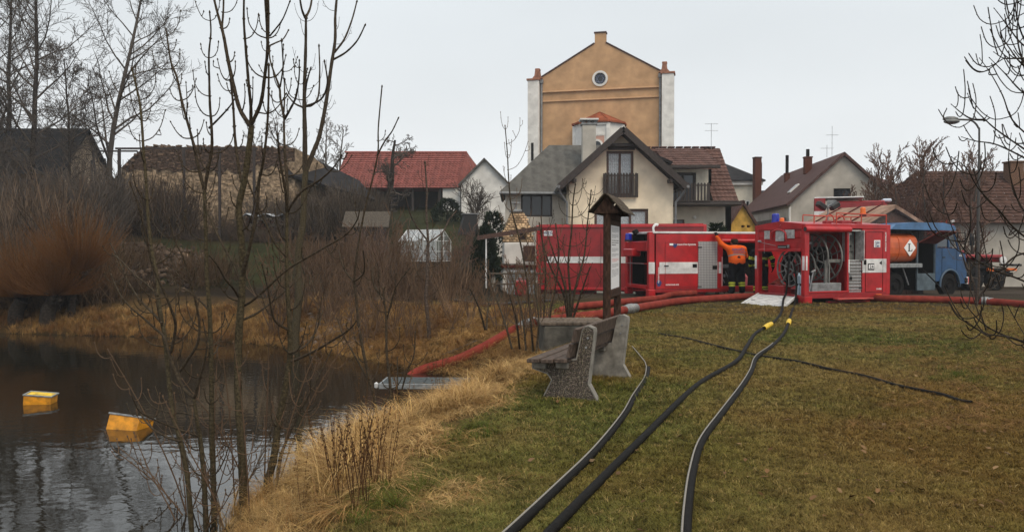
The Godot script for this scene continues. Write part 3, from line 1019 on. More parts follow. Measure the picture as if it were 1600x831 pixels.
func right_houses() -> void:
	var o := box_house("brown_roofed_house", "beige gabled house under a large brown roof with a skylight", Vector3(18.95, -0.25, -46.0), deg_to_rad(-5.0), 5.9, 14.0, 4.55, 7.25, M.grey_wall, M.roof_brown, [Rect2(-0.52, 4.35, 0.95, 1.0)], 0.28)
	win(o, "window", -0.52, 4.35, 0.95, 1.0, -0.05, 1, 1, M.wood_dark, M.glass_dark, Transform3D.IDENTITY, 0.05)
	chimney(o, -0.75, 6.6, -4.5, 0.45, 1.0, M.brick, 0.55)
	chimney(o, -0.9, 6.3, -9.0, 0.34, 0.7, M.brick, 1.3)
	chimney(o, 0.8, 6.5, -2.0, 0.35, 0.8, M.brick)
	pipe_part(o, "downpipe", [Vector3(-2.98, 4.3, 0.1), Vector3(-2.98, 0.0, 0.1)], 0.07, M.white_wall)
	var b := B.new()
	var nn := Vector3(-0.675, 0.738, 0).normalized()
	b.box(Transform3D(Basis(Vector3.BACK, 0.742), Vector3(-2.1, 5.55, -2.6)), Vector3(0.75, 0.10, 0.6), 0.02)
	var sk := part(o, "skylight", b, M.white_wall)
	b = B.new()
	b.box(Transform3D(Basis(Vector3.BACK, 0.742), Vector3(-2.1, 5.55, -2.6) + nn * 0.055), Vector3(0.6, 0.02, 0.46))
	part(sk, "pane", b, M.glass_blue)
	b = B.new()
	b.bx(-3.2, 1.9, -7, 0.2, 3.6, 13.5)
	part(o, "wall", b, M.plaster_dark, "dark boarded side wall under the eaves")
	antenna("tall thin antenna over the brown roof of the beige house", Vector3(19.5, 7.2, -49.0), 1.9, 1)
	antenna("short antenna with wide crossbars beside the chimney of the beige house", Vector3(18.8, 7.1, -48.0), 0.75, 1)
	# behind it
	o = thing("tower_house", "beige house with a brown pyramid roof behind the brown roofed one", "house", Vector3(26.6, -0.3, -62.0), deg_to_rad(8))
	b = B.new()
	b.bx(0, 3.4, -3, 6.0, 6.8, 6)
	part(o, "wall", b, mat("peach", Color(0.58, 0.42, 0.30), 0.9, T.blotch, 0.3))
	b = B.new()
	b.bx(0, 6.75, 0.02, 6.2, 0.18, 0.1)
	b.bx(0, 6.85, -3, 6.3, 0.14, 6.3)
	part(o, "cornice", b, M.white_wall)
	b = B.new()
	var e := [Vector3(-3.4, 6.9, 0.4), Vector3(3.4, 6.9, 0.4), Vector3(3.4, 6.9, -6.4), Vector3(-3.4, 6.9, -6.4)]
	for k in 4: b.face([e[k], e[(k + 1) % 4], Vector3(-0.8, 9.1, -3)], (e[k] + e[(k + 1) % 4]) * 0.5 - Vector3(-0.8, 0, -3))
	part(o, "roof", b, M.roof_brown)
	win(o, "window", -1.4, 4.6, 0.9, 1.2, 0.06, 1, 1, M.white_wall, M.glass_dark)
	# white house with a dark hipped roof and the tall brick chimney
	o = thing("white_house", "white house with a dark hipped roof and a pale cornice", "house", Vector3(16.0, -0.3, -62.0), deg_to_rad(-3))
	b = B.new()
	b.wall(poly([[-2.2, 0], [3.1, 0], [3.1, 6.9], [-2.2, 6.9]]), [Rect2(1.72, 4.55, 0.62, 1.15)], 0.3)
	b.bx(2.95, 3.45, -4, 0.3, 6.9, 7.3)
	part(o, "wall", b, M.cream_pale)
	win(o, "window", 1.72, 4.55, 0.62, 1.15, 0.02, 2, 1, M.white_wall, M.glass_dark, Transform3D.IDENTITY, 0.09)
	b = B.new()
	b.bx(0.45, 6.98, -3.5, 5.6, 0.26, 7.6, 0.03)
	b.bx(0.45, 7.16, -3.5, 5.9, 0.12, 7.9, 0.03)
	part(o, "cornice", b, M.white_wall)
	b = B.new()
	b.slab([Vector3(-2.5, 7.22, 0.5), Vector3(3.4, 7.22, 0.5), Vector3(0.0, 9.4, -3.6), Vector3(-2.5, 9.4, -3.6)], 0.1)
	b.slab([Vector3(3.4, 7.22, 0.5), Vector3(3.4, 7.22, -7.5), Vector3(0.0, 9.4, -3.6), Vector3(0.0, 9.4, -3.6)], 0.1)
	part(o, "roof", b, M.roof_dark)
	o = thing("brick_chimney", "tall square red brick chimney beside the white house", "chimney", Vector3(18.6, 4.0, -61.0), 0.1)
	b = B.new()
	b.bx(0, 2.25, 0, 0.5, 4.5, 0.5, 0.01)
	part(o, "shaft", b, M.brick)
	b = B.new()
	b.bx(0, 4.56, 0, 0.56, 0.1, 0.56, 0.01)
	b.rod(Vector3(0.36, 2.8, 0), Vector3(0.36, 4.2, 0), 0.03, 6)
	part(o, "rim", b, mat("brick_dark", Color(0.13, 0.055, 0.045), 0.9, T.stone, 2.0))
	o = box_house("yellow_shed_house", "small yellow house with a brown gable roof and two vent holes", Vector3(14.05, -0.3, -49.0), deg_to_rad(2), 2.0, 5.0, 3.15, 4.75, M.yellow_wall, M.roof_brown, [Rect2(-0.05, 3.25, 0.2, 0.14), Rect2(0.3, 3.25, 0.2, 0.14)], 0.25)
	chimney(o, -0.15, 4.4, -2.5, 0.42, 1.3, mat("soot_brick", Color(0.12, 0.10, 0.075), 0.9, T.stone, 2.0))
	o = thing("far_dark_house", "far dark roofed building between the white house and the brown roof", "house", Vector3(25.5, -0.3, -84.0), 0)
	b = B.new()
	b.bx(0, 2.9, -3, 8, 5.8, 6)
	part(o, "wall", b, M.grey_wall)
	b = B.new()
	b.slab([Vector3(-4.3, 5.8, 0.4), Vector3(4.3, 5.8, 0.4), Vector3(4.3, 8.3, -3), Vector3(-4.3, 8.3, -3)], 0.1)
	part(o, "roof", b, M.roof_dark)
	# long tiled house on the right
	o = thing("tiled_house", "long low white house with a worn brown tiled roof", "house", Vector3(20.4, -0.25, -40.0), 0.0)
	b = B.new()
	b.wall(poly([[0, 0], [14, 0], [14, 3.2], [0, 3.2]]), [Rect2(6.2, 1.2, 0.9, 1.1)], 0.3)
	b.bx(0.15, 1.6, -4, 0.3, 3.2, 7.2)
	part(o, "wall", b, M.grey_wall)
	win(o, "window", 6.2, 1.2, 0.9, 1.1, -0.04, 2, 1, M.white_wall, M.glass_dark)
	b = B.new()
	tiles(b, Vector3(-0.5, 3.15, 0.45), Vector3(14.3, 3.15, 0.45), Vector3(14.3, 6.1, -3.6), Vector3(1.6, 6.1, -3.6), 17, 60, 0.03, 0.3)
	tiles(b, Vector3(-0.5, 3.15, -8.0), Vector3(-0.5, 3.15, 0.45), Vector3(1.6, 6.1, -3.6), Vector3(1.6, 6.1, -3.7), 15, 24, 0.03, 0.3)
	part(o, "roof", b, M.tiles_old, "worn tiled roof", "stuff")
	chimney(o, 6.25, 5.0, -2.7, 0.72, 1.45, mat("brick_tan", Color(0.36, 0.21, 0.14), 0.9, T.stone, 2.0, 0.6))
	# brown felt-roofed shed just behind the containers
	o = box_house("wooden_shed", "brown wooden shed with a seamed felt roof behind the reel container", Vector3(15.15, -0.25, -32.0), deg_to_rad(20), 3.3, 3.3, 2.72, 3.48, M.wood_brown, M.roof_felt, [], 0.18)
	b = B.new()
	for z in [-0.6, -1.7, -2.8]: b.bar(Vector3(-1.83, 2.83, z), Vector3(0, 3.66, z), 0.06, 0.04)
	part(o, "batten", b, M.red_brown)
	for k in 11:
		b = B.new()
		b.bx(-1.5 + k * 0.3, 1.5, 0.015, 0.28, 2.9, 0.03, 0.006)
		part(o, "plank", b, M.wood_brown)

func left_buildings() -> void:
	# stone barn with a dark roof, its gable end towards the pond
	var o := thing("stone_barn", "old stone barn with a long dark roof and a tan gable", "barn", Vector3(-27.3, gh(-27.3, 52), -51.5), 0.0)
	var y0 := gh(-27.3, 52.0)
	var b := B.new()
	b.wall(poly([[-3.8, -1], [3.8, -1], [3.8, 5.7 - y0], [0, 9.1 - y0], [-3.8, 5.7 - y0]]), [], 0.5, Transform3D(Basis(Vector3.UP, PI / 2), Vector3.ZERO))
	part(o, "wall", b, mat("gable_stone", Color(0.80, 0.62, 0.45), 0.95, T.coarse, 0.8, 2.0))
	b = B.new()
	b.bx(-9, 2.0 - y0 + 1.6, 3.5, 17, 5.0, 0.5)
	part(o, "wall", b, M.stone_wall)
	b = B.new()
	b.slab([Vector3(-18, 5.3 - y0, 4.3), Vector3(0.25, 5.3 - y0, 4.3), Vector3(0.25, 9.35 - y0, 0), Vector3(-18, 9.35 - y0, 0)], 0.15)
	b.slab([Vector3(-18, 5.3 - y0, -4.3), Vector3(0.25, 5.3 - y0, -4.3), Vector3(0.25, 9.35 - y0, 0), Vector3(-18, 9.35 - y0, 0)], 0.15)
	part(o, "roof", b, M.roof_dark)
	for k in 6:
		b = B.new()
		b.bx(0.04, rng.randf_range(0.4, 3.0), rng.randf_range(-3.2, 3.2), 0.06, rng.randf_range(0.5, 1.6), 0.12)
		part(o, "timber", b, M.wood_dark)
	# ruined stone house without a roof
	var d := 46.0
	y0 = gh(-17.0, d) - 0.3
	o = thing("ruined_house", "roofless ruined house of crumbling tan and brown stone walls", "ruin", Vector3(-16.9, y0, -d), deg_to_rad(4))
	b = B.new()
	var top := 7.55 - y0
	b.wall(poly([[-5.3, -1], [4.4, -1], [4.4, top - 0.1], [3.2, top - 0.2], [2.1, top - 0.02], [1.5, top - 0.1], [0.6, top - 0.06], [-0.4, top - 0.2], [-1.5, top - 0.08], [-2.7, top - 0.16], [-3.9, top - 0.05], [-4.3, top - 0.45], [-4.7, top - 0.7], [-5.3, top - 1.3]]), [], 0.7)
	b.wall(poly([[0, -1], [4.0, -1], [4.0, top - 1.4], [1.8, top - 0.5], [0, top - 0.1]]), [], 0.6, Transform3D(Basis(Vector3.UP, PI / 2 - 0.5), Vector3(4.4, 0, 0)))
	part(o, "wall", b, mat("ruin_plaster", Color(0.58, 0.43, 0.29), 0.95, T.coarse, 0.35, 2.5))
	b = B.new()                                              # the brown ragged crest where the plaster has gone
	var crest := [[4.4, top - 0.12], [3.2, top - 0.22], [2.1, top - 0.04], [0.6, top - 0.08], [-0.4, top - 0.22], [-1.5, top - 0.10], [-2.7, top - 0.18], [-3.9, top - 0.07], [-4.7, top - 0.72], [-5.28, top - 1.32]]
	for k in 24: crest.append([-5.28 + 9.68 * k / 23.0, top - 1.35 - 0.45 * noise.get_noise_1d(k * 40.0) - 0.25 * (k % 2) + maxf(0.0, k - 16) * 0.09])
	b.wall(poly(crest), [], 0.1, Transform3D(Basis.IDENTITY, Vector3(0, 0, 0.06)))
	part(o, "wall", b, mat("ruin_brown", Color(0.155, 0.105, 0.08), 0.95, T.coarse, 0.6, 2.5), "bare brown masonry crest")
	b = B.new()
	b.tint = true
	for k in 420:
		var x := rng.randf_range(-5.2, 4.35)
		var yy := rng.randf_range(0.2, top - 0.15)
		if x < -3.9 and yy > top - 1.3 * (-3.9 - x) - 0.2: continue
		var up := yy > top - 1.4
		b.col = (Color(0.14, 0.095, 0.07) if up else Color(0.34, 0.25, 0.165)) * rng.randf_range(0.6, 1.15)
		b.bx(x, yy, 0.055 if up else 0.0, rng.randf_range(0.08, 0.3), rng.randf_range(0.05, 0.14), rng.randf_range(0.03, 0.09), 0.015, Basis(Vector3.BACK, rng.randf_range(-0.3, 0.3)))
	for k in 260:
		var x := rng.randf_range(-5.1, 4.3)
		b.col = Color(0.15, 0.105, 0.078) * rng.randf_range(0.5, 1.3)
		var yy := top - 0.10 - maxf(0.0, -3.9 - x) * 0.95 + 0.2 * noise.get_noise_1d(x * 90.0)
		b.bx(x, yy + rng.randf_range(-0.08, 0.05), rng.randf_range(-0.65, 0.1), rng.randf_range(0.08, 0.3), rng.randf_range(0.05, 0.16), rng.randf_range(0.1, 0.3), 0.03, Basis(Vector3.BACK, rng.randf_range(-0.4, 0.4)))
	part(o, "stone", b, M.stonebits, "rough stones of the ruined wall", "stuff")
	b = B.new()
	b.slab([Vector3(4.0, top - 1.6, 0.4), Vector3(8.9, top - 3.0, -1.0), Vector3(7.6, top - 1.6, -4.0), Vector3(3.6, top + 0.25, -1.2)], 0.15)
	part(o, "roof", b, M.roof_dark, "collapsed dark remnant of roof")
	b = B.new()
	b.bx(6.3, top / 2 - 1.6, -2.2, 4.0, 3.0, 3.0)
	part(o, "lean_to", b, M.wood_dark)
	# posts and beam in front of the ruin
	o = thing("timber_frame", "rusty frame of posts and a crossbeam before the ruined house", "frame", gp(-16.2, 43.0), 0.0)
	b = B.new()
	var yb := 7.0 - gh(-16.2, 43.0)
	for x in [-4.8, -1.35, 0.55, 2.4]: b.bx(x, yb / 2, 0, 0.12, yb, 0.12)
	part(o, "post", b, M.wood_dark)
	b = B.new()
	b.bx(-1.2, yb, 0, 7.6, 0.10, 0.10)
	part(o, "beam", b, M.wood_dark)
	o = thing("pipe_frame", "thin dark pipe frame standing before the gable of the stone barn", "frame", gp(-24.5, 47.0), 0.0)
	b = B.new()
	yb = 7.35 - gh(-24.5, 47.0)
	b.bar(Vector3(0.3, 0.3, 0), Vector3(0, yb, 0), 0.09, 0.09)
	b.bar(Vector3(1.5, 0.3, 0), Vector3(1.5, yb, 0), 0.09, 0.09)
	b.bar(Vector3(0, yb, 0), Vector3(2.6, yb, 0), 0.09, 0.09)
	b.bar(Vector3(2.6, yb, 0), Vector3(2.9, yb - 1.3, 0), 0.08, 0.08)
	part(o, "rail", b, M.wood_dark)
	# red-roofed barn
	y0 = gh(-8.6, 60.0)
	o = thing("red_roofed_barn", "long barn with a bright red tiled roof and dark open side", "barn", Vector3(-8.6, y0, -60.0), 0.0)
	var eave := 6.15 - y0
	var ridge := 9.35 - y0
	b = B.new()
	tiles(b, Vector3(-4.7, eave, 0.5), Vector3(4.45, eave, 0.5), Vector3(4.9, ridge, -4.5), Vector3(-4.7, ridge, -4.5), 18, 36, 0.06, 0.16)
	tiles(b, Vector3(4.45, eave, 0.5), Vector3(6.2, eave + 1.6, -4.5), Vector3(5.0, ridge, -4.5), Vector3(4.9, ridge, -4.5), 18, 6, 0.05, 0.16)
	part(o, "roof", b, M.tiles_red, "red tiled roof", "stuff")
	b = B.new()
	b.slab([Vector3(-4.7, eave, -9), Vector3(5.0, eave, -9), Vector3(5.0, ridge, -4.5), Vector3(-4.7, ridge, -4.5)], 0.1)
	b.bx(0.1, ridge + 0.05, -4.5, 9.8, 0.14, 0.3, 0.04)
	part(o, "ridge_cap", b, mat("ridge_red", Color(0.30, 0.10, 0.08), 0.7))
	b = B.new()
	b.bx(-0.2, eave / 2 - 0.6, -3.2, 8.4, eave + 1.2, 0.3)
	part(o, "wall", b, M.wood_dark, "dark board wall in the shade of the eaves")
	b = B.new()
	b.bx(4.1, eave / 2 - 0.6, -1.2, 1.3, eave + 1.2, 3.0)
	part(o, "wall", b, M.white_wall, "whitewashed end wall")
	b = B.new()
	for x in [-4.2, -1.4, 1.2, 3.2]: b.bx(x, eave / 2 - 0.4, 0.1, 0.18, eave + 0.8, 0.18)
	part(o, "post", b, M.wood_dark)
	for k in 7:
		b = B.new()
		b.bx(-2.6 + (k % 3) * 0.2, -0.1 + k * 0.16, 0.5, 5.4 - (k % 3) * 0.7, 0.12, 0.5, 0.02)
		part(o, "plank", b, M.wood_old if k % 2 else M.wood_dark)
	# white gabled cottage to its right
	y0 = gh(-2.2, 58.0)
	box_house("white_cottage", "small whitewashed gable end beside the red roofed barn", Vector3(-2.0, y0 - 1.5, -58.5), deg_to_rad(-4), 3.4, 6.0, 6.4 - y0 + 1.5, 8.1 - y0 + 1.5, M.white_wall, M.roof_grey, [], 0.25)

func greenhouse() -> void:
	var o := thing("greenhouse", "small glasshouse with a white frame behind bare shrubs", "greenhouse", gp(-3.9, 36.0), deg_to_rad(-24))
	var b := B.new()
	var pn := []
	var w := 1.15; var l := 1.6; var e := 0.78; var r := 1.2
	for x in [-l / 2, -l / 6, l / 6, l / 2]:
		b.bar(Vector3(x, 0, w / 2), Vector3(x, e, w / 2), 0.024, 0.024)
		b.bar(Vector3(x, 0, -w / 2), Vector3(x, e, -w / 2), 0.024, 0.024)
		b.bar(Vector3(x, e, w / 2), Vector3(x, r, 0), 0.024, 0.024)
		b.bar(Vector3(x, e, -w / 2), Vector3(x, r, 0), 0.024, 0.024)
	for y in [0.03, e * 0.5, e]:
		for z in [-w / 2, w / 2]: b.bar(Vector3(-l / 2, y, z), Vector3(l / 2, y, z), 0.024, 0.024)
		for x in [-l / 2, l / 2]: b.bar(Vector3(x, y, -w / 2), Vector3(x, y, w / 2), 0.024, 0.024)
	b.bar(Vector3(-l / 2, r, 0), Vector3(l / 2, r, 0), 0.045, 0.045)
	for z in [-w / 4, w / 4]: b.bar(Vector3(-l / 2, (e + r) / 2, z), Vector3(l / 2, (e + r) / 2, z), 0.03, 0.03)
	for x in [-l / 2, l / 2]: b.bar(Vector3(x, 0, 0), Vector3(x, r, 0), 0.03, 0.03)
	part(o, "frame", b, mat("frame_grey", Color(0.55, 0.56, 0.56), 0.6))
	for s in [-1.0, 1.0]:
		for k in 3:
			b = B.new()
			var x := -l / 3 + k * l / 3
			b.slab([Vector3(x - 0.25, e + 0.02, s * w / 2), Vector3(x + 0.25, e + 0.02, s * w / 2), Vector3(x + 0.25, r - 0.02, s * 0.03), Vector3(x - 0.25, r - 0.02, s * 0.03)], 0.006)
			part(o, "pane", b, M.glass)
			b = B.new()
			b.bx(x, e / 2, s * w / 2, 0.48, e - 0.06, 0.006)
			part(o, "pane", b, M.glass)
	o.scale = Vector3.ONE * 1.18

func garden_things() -> void:
	# stone barbecue
	var o := thing("garden_fireplace", "tan stone garden fireplace with an arched opening and chimney", "fireplace", Vector3(0.25, gh(0.3, 34.0) - 0.05, -34.0), 0.12)
	var b := B.new()
	b.bx(0.05, 0.55, 0, 1.5, 1.1, 0.8, 0.03)
	b.bx(0.05, 1.72, -0.1, 1.34, 0.9, 0.6, 0.03)
	part(o, "hearth", b, M.white_wall)
	b = B.new()
	b.bx(0.05, 1.17, 0.06, 1.64, 0.12, 0.95, 0.02)
	part(o, "shelf", b, M.red_brown)
	b = B.new()
	b.wall(poly([[-0.62, 2.2], [0.6, 2.2], [0.55, 2.8], [0.25, 3.45], [-0.28, 3.45], [-0.55, 2.8]]), [Rect2(0.05, 2.3, 0.3, 0.4), Rect2(-0.4, 2.45, 0.22, 0.25)], 0.5, Transform3D(Basis.IDENTITY, Vector3(0, 0, 0.1)))
	part(o, "hood", b, mat("tan_stone", Color(0.55, 0.40, 0.25), 0.95, T.stone, 2.5, 1.5))
	b = B.new()
	b.tint = true
	for row in 12:
		for k in 9:
			var x := -0.6 + k * 0.15 + (row % 2) * 0.07; var y := 2.25 + row * 0.1
			if absf(x) > 0.62 - maxf(0.0, y - 2.7) * 0.5: continue
			if x > 0.0 and x < 0.4 and y < 2.75: continue
			if x < -0.15 and x > -0.42 and y > 2.4 and y < 2.75: continue
			b.col = Color(0.58, 0.41, 0.25) * rng.randf_range(0.45, 1.25)
			b.bx(x, y, 0.11, 0.13, 0.08, 0.06, 0.015)
	for k in 7:
		var a := PI * k / 6.0
		b.col = Color(0.6, 0.44, 0.27) * rng.randf_range(0.7, 1.2)
		b.bx(0.2 + cos(a) * 0.2, 2.68 + sin(a) * 0.2, 0.13, 0.09, 0.12, 0.09, 0.015, Basis(Vector3.BACK, a - PI / 2))
	part(o, "stone", b, M.stonebits, "facing stones of the fireplace", "stuff")
	b = B.new()
	b.bx(0.2, 2.5, -0.25, 0.4, 0.5, 0.1)
	part(o, "grate", b, M.wood_brown)
	b = B.new()
	b.bx(0.45, 1.72, 0.21, 0.5, 0.66, 0.02)
	part(o, "grate", b, M.wood_brown)
	b = B.new()
	b.bx(-0.1, 3.52, 0, 0.5, 0.1, 0.4, 0.02)
	b.bx(-0.1, 3.72, 0, 0.1, 0.3, 0.1)
	b.bx(-0.1, 3.86, 0, 0.4, 0.05, 0.3)
	part(o, "cowl", b, M.galvanised)
	# clothes-line shelter pole and beam
	o = thing("pergola", "slanting wooden beam carried by a thin white post", "pergola", gp(-1.0, 31.0), 0.0)
	b = B.new()
	b.rod(Vector3(0, 0, 0), Vector3(0, 1.95, 0), 0.03, 8)
	part(o, "post", b, M.white_paint)
	b = B.new()
	b.bar(Vector3(-0.35, 1.9, 0), Vector3(2.1, 2.28, 0), 0.10, 0.10)
	b.bar(Vector3(-0.35, 1.98, -0.5), Vector3(2.1, 2.36, -0.5), 0.10, 0.10)
	part(o, "beam", b, M.wood_brown)
	o = thing("picnic_table", "grey weathered table with a bench beside the fireplace", "table", gp(-0.35, 30.0), 0.1)
	for k in 3:
		b = B.new()
		b.bx(0.45, 0.78, -0.22 + k * 0.22, 2.1, 0.05, 0.2, 0.01)
		part(o, "plank", b, M.wood_old)
	for x in [-0.35, 1.25]:
		b = B.new()
		b.bx(x, 0.37, 0, 0.12, 0.74, 0.4, 0.01)
		part(o, "leg", b, M.concrete)
	b = B.new()
	b.bx(0.45, 0.42, 0.7, 2.1, 0.05, 0.26, 0.01)
	for x in [-0.3, 1.2]: b.bx(x, 0.2, 0.7, 0.1, 0.4, 0.2)
	part(o, "bench", b, M.wood_old)
	o = thing("garden_cabinet", "low grey slatted cabinet in front of the fireplace", "cabinet", gp(0.35, 32.2), 0.0)
	b = B.new()
	b.bx(0.0, 0.5, 0, 1.1, 1.0, 0.5, 0.02)
	part(o, "carcass", b, M.grey_paint)
	for k in 4:
		b = B.new()
		b.bx(0.0, 0.62 + k * 0.1, 0.26, 0.9, 0.05, 0.03, 0.008)
		part(o, "slat", b, M.panel_grey)
	o = thing("fuel_can", "red fuel canister standing on the grass before the grey cabinet", "canister", gp(0.32, 27.5), 0.3)
	b = B.new()
	b.bx(0, 0.27, 0, 0.42, 0.54, 0.24, 0.06)
	part(o, "body", b, M.red_deep)
	b = B.new()
	b.bar(Vector3(-0.12, 0.6, 0), Vector3(0.12, 0.6, 0), 0.03, 0.03)
	b.rod(Vector3(0.16, 0.52, 0), Vector3(0.2, 0.62, 0), 0.03, 8)
	part(o, "handle", b, M.red_deep)
	o = thing("water_tank", "black plastic tank with a pale lid on the garden lawn", "tank", gp(-2.55, 46.0), 0.2)
	b = B.new()
	b.prism(poly([[-0.55, 0], [0.4, 0], [0.5, 1.15], [-0.2, 1.15]]), -0.4, 0.4)
	part(o, "body", b, M.black)
	b = B.new()
	b.bx(0.15, 1.19, 0, 0.95, 0.06, 0.9, 0.02)
	part(o, "lid", b, M.grey_paint)
	# wood pile with a tarpaulin
	var base := gp(-13.4, 43.5)
	o = thing("wood_pile", "stack of split logs on the rough lawn before the ruin", "wood pile", base, 0.05)
	for row in 7:
		for k in 9:
			b = B.new()
			var x := -0.8 + k * 0.2 + (row % 2) * 0.1 + rng.randf_range(-0.02, 0.02)
			b.rod(Vector3(x, 0.1 + row * 0.17, 0.45), Vector3(x + rng.randf_range(-0.05, 0.05), 0.1 + row * 0.17, -0.5), rng.randf_range(0.075, 0.1), 7)
			part(o, "log", b, M.wood_old if rng.randf() < 0.5 else M.log)
	var tp := B.new()
	for k in 8:
		var x0 := -1.15 + k * 0.28
		var z0 := 0.1 * sin(k * 2.1)
		tp.slab([Vector3(x0, 1.32 + 0.09 * sin(k * 1.7) - (0.14 if k == 0 else 0.0), 0.55), Vector3(x0 + 0.29, 1.32 + 0.09 * sin(k * 1.7 + 1.7), 0.55 + z0), Vector3(x0 + 0.29, 1.4 + 0.06 * sin(k * 1.7 + 1.7), -0.55), Vector3(x0, 1.4 + 0.06 * sin(k * 1.7), -0.55)], 0.015)
	var ta := part(self, "tarpaulin", tp, M.tarp)
	ta.position = base
	ta.rotation.y = 0.05
	tag(ta, "crumpled pale tarpaulin lying over the stack of logs", "tarpaulin")
	var sb := B.new()
	sb.lathe([Vector2(0.0, 0.0), Vector2(0.24, 0.03), Vector2(0.3, 0.2), Vector2(0.22, 0.4), Vector2(0.07, 0.5), Vector2(0.09, 0.58), Vector2(0.0, 0.58)], Transform3D(Basis(Vector3.BACK, 0.5), gp(-12.6, 46.0, 0.75)), 9)
	tag(part(self, "sack", sb, M.tarp), "white sack dumped in the brush right of the log stack", "sack")
	var pl := B.new()
	pl.bx(0, 0.2, 0, 0.42, 0.36, 0.42, 0.04)
	# grey shed roof among the brush
	o = thing("garden_shed", "low weathered grey shed among the shrubs left of the lawn", "shed", gp(-7.3, 40.0), 0.1)
	b = B.new()
	b.bx(0, 0.6, -0.7, 1.9, 1.2, 1.4, 0.01)
	part(o, "wall", b, M.wood_dark)
	b = B.new()
	b.slab([Vector3(-1.15, 1.1, 0.2), Vector3(1.15, 1.1, 0.2), Vector3(1.15, 1.95, -1.6), Vector3(-1.15, 1.95, -1.6)], 0.06)
	part(o, "roof", b, M.wood_old)
	# fence behind the pump container
	o = thing("wire_fence", "wire mesh fence on thin posts behind the pump container", "fence", Vector3(12.0, -0.25, -36.8), 0.0)
	for k in 6:
		b = B.new()
		b.rod(Vector3(k * 0.85, 0, 0), Vector3(k * 0.85, 2.25, 0), 0.03, 6)
		part(o, "post", b, M.steel)
	b = B.new()
	for k in 9: b.rod(Vector3(0, 0.3 + k * 0.22, 0), Vector3(4.3, 0.3 + k * 0.22, 0), 0.006, 4)
	for k in 20: b.rod(Vector3(k * 0.22, 0.2, 0), Vector3(k * 0.22, 2.15, 0), 0.006, 4)
	part(o, "mesh", b, M.steel)
	o = thing("dark_board_wall", "dark green board fence behind the pump container", "fence", Vector3(9.6, -0.25, -35.5), 0.0)
	for k in 18:
		b = B.new()
		b.bx(k * 0.2, 0.85, 0, 0.185, 1.72 + 0.02 * (k % 3), 0.04, 0.01)
		part(o, "board", b, mat("board_green", Color(0.02, 0.026, 0.02), 0.85, T.grain, 1.0))


# ---------------------------------------------------------------- fire containers and vehicles
func words(parent: Node3D, called: String, text: String, height: float, t: Transform3D, m: Material, bold := false, font := "Droid Sans") -> MeshInstance3D:
	var f := SystemFont.new()
	f.font_names = PackedStringArray([font])
	if bold: f.font_weight = 700
	var tm := TextMesh.new()
	tm.text = text
	tm.font = f
	tm.font_size = 32
	tm.pixel_size = height / 24.0
	tm.depth = 0.004
	tm.curve_step = 2.0
	tm.material = m
	var o := MeshInstance3D.new()
	o.mesh = tm
	var k := 0
	var nm := called
	while parent.has_node(NodePath(nm)):
		k += 1
		nm = "%s_%03d" % [called, k]
	o.name = nm
	parent.add_child(o, true)
	o.transform = t
	return o

func plate(parent: Node3D, called: String, x: float, y: float, z: float, w: float, h: float, m: Material, th := 0.012, label := "") -> MeshInstance3D:
	var b := B.new()
	b.bx(x, y, z, w, h, th, 0.003)
	return part(parent, called, b, m, label)

func xf(x: float, y: float, z: float, turn := 0.0) -> Transform3D:
	return Transform3D(Basis(Vector3.UP, turn), Vector3(x, y, z))

func beacon(o: Node3D, x: float, y: float, z: float, r: float, h: float, m: Material, label: String) -> void:
	var b := B.new()
	b.lathe([Vector2(0, 0), Vector2(r * 1.1, 0), Vector2(r * 1.1, h * 0.12), Vector2(r, h * 0.14), Vector2(r * 0.95, h * 0.85), Vector2(r * 0.75, h * 0.97), Vector2(0, h)], xf(x, y, z), 16)
	var p := part(o, "beacon", b, m, label)
	b = B.new()
	b.lathe([Vector2(0, -0.06), Vector2(r * 1.2, -0.06), Vector2(r * 1.2, 0.004), Vector2(0, 0.004)], xf(x, y, z), 16)
	part(p, "beacon_base", b, M.black)

func reel(o: Node3D, x: float, y: float, z: float, r: float, wide: float, wound: Material, full := 0.42) -> void:
	for s in [0.0, 1.0]:
		var b := B.new()
		var c := Vector3(x + s * wide, y, z)
		var ring := PackedVector3Array(); var hub := PackedVector3Array(); var midring := PackedVector3Array()
		for k in 33:
			var a := TAU * k / 32.0
			ring.push_back(c + Vector3(0, cos(a), sin(a)) * r)
			hub.push_back(c + Vector3(0, cos(a), sin(a)) * r * 0.34)
			midring.push_back(c + Vector3(0, cos(a), sin(a)) * r * 0.72)
		b.tube(ring, taper(33, 0.028, 0.028), 8, false)
		b.tube(hub, taper(33, 0.03, 0.03), 8, false)
		b.tube(midring, taper(33, 0.012, 0.012), 6, false)
		for k in 10:
			var a := TAU * k / 10.0
			b.bar(c + Vector3(0, cos(a), sin(a)) * r * 0.3, c + Vector3(0, cos(a), sin(a)) * r, 0.03, 0.05, Vector3.RIGHT)
		for k in 4:
			var a := TAU * k / 4.0 + 0.4
			b.bar(c, c + Vector3(0, cos(a), sin(a)) * r * 0.34, 0.04, 0.05, Vector3.RIGHT)
		part(o, "reel_flange", b, M.panel_grey)
	var d := B.new()
	d.lathe([Vector2(r * 0.3, 0.03), Vector2(r * 0.3, wide - 0.03)], Transform3D(Basis(Vector3.BACK, -PI / 2), Vector3(x, y, z)), 24)
	part(o, "reel_drum", d, M.red_deep)
	d = B.new()
	var turns := 7
	var p := PackedVector3Array()
	for k in turns * 20:
		var a := TAU * k / 20.0
		p.push_back(Vector3(x + 0.07 + (wide - 0.14) * k / (turns * 20.0), y + cos(a) * r * full, z + sin(a) * r * full))
	d.tube(p, taper(p.size(), 0.045, 0.045), 7)
	part(o, "wound_hose", d, wound)

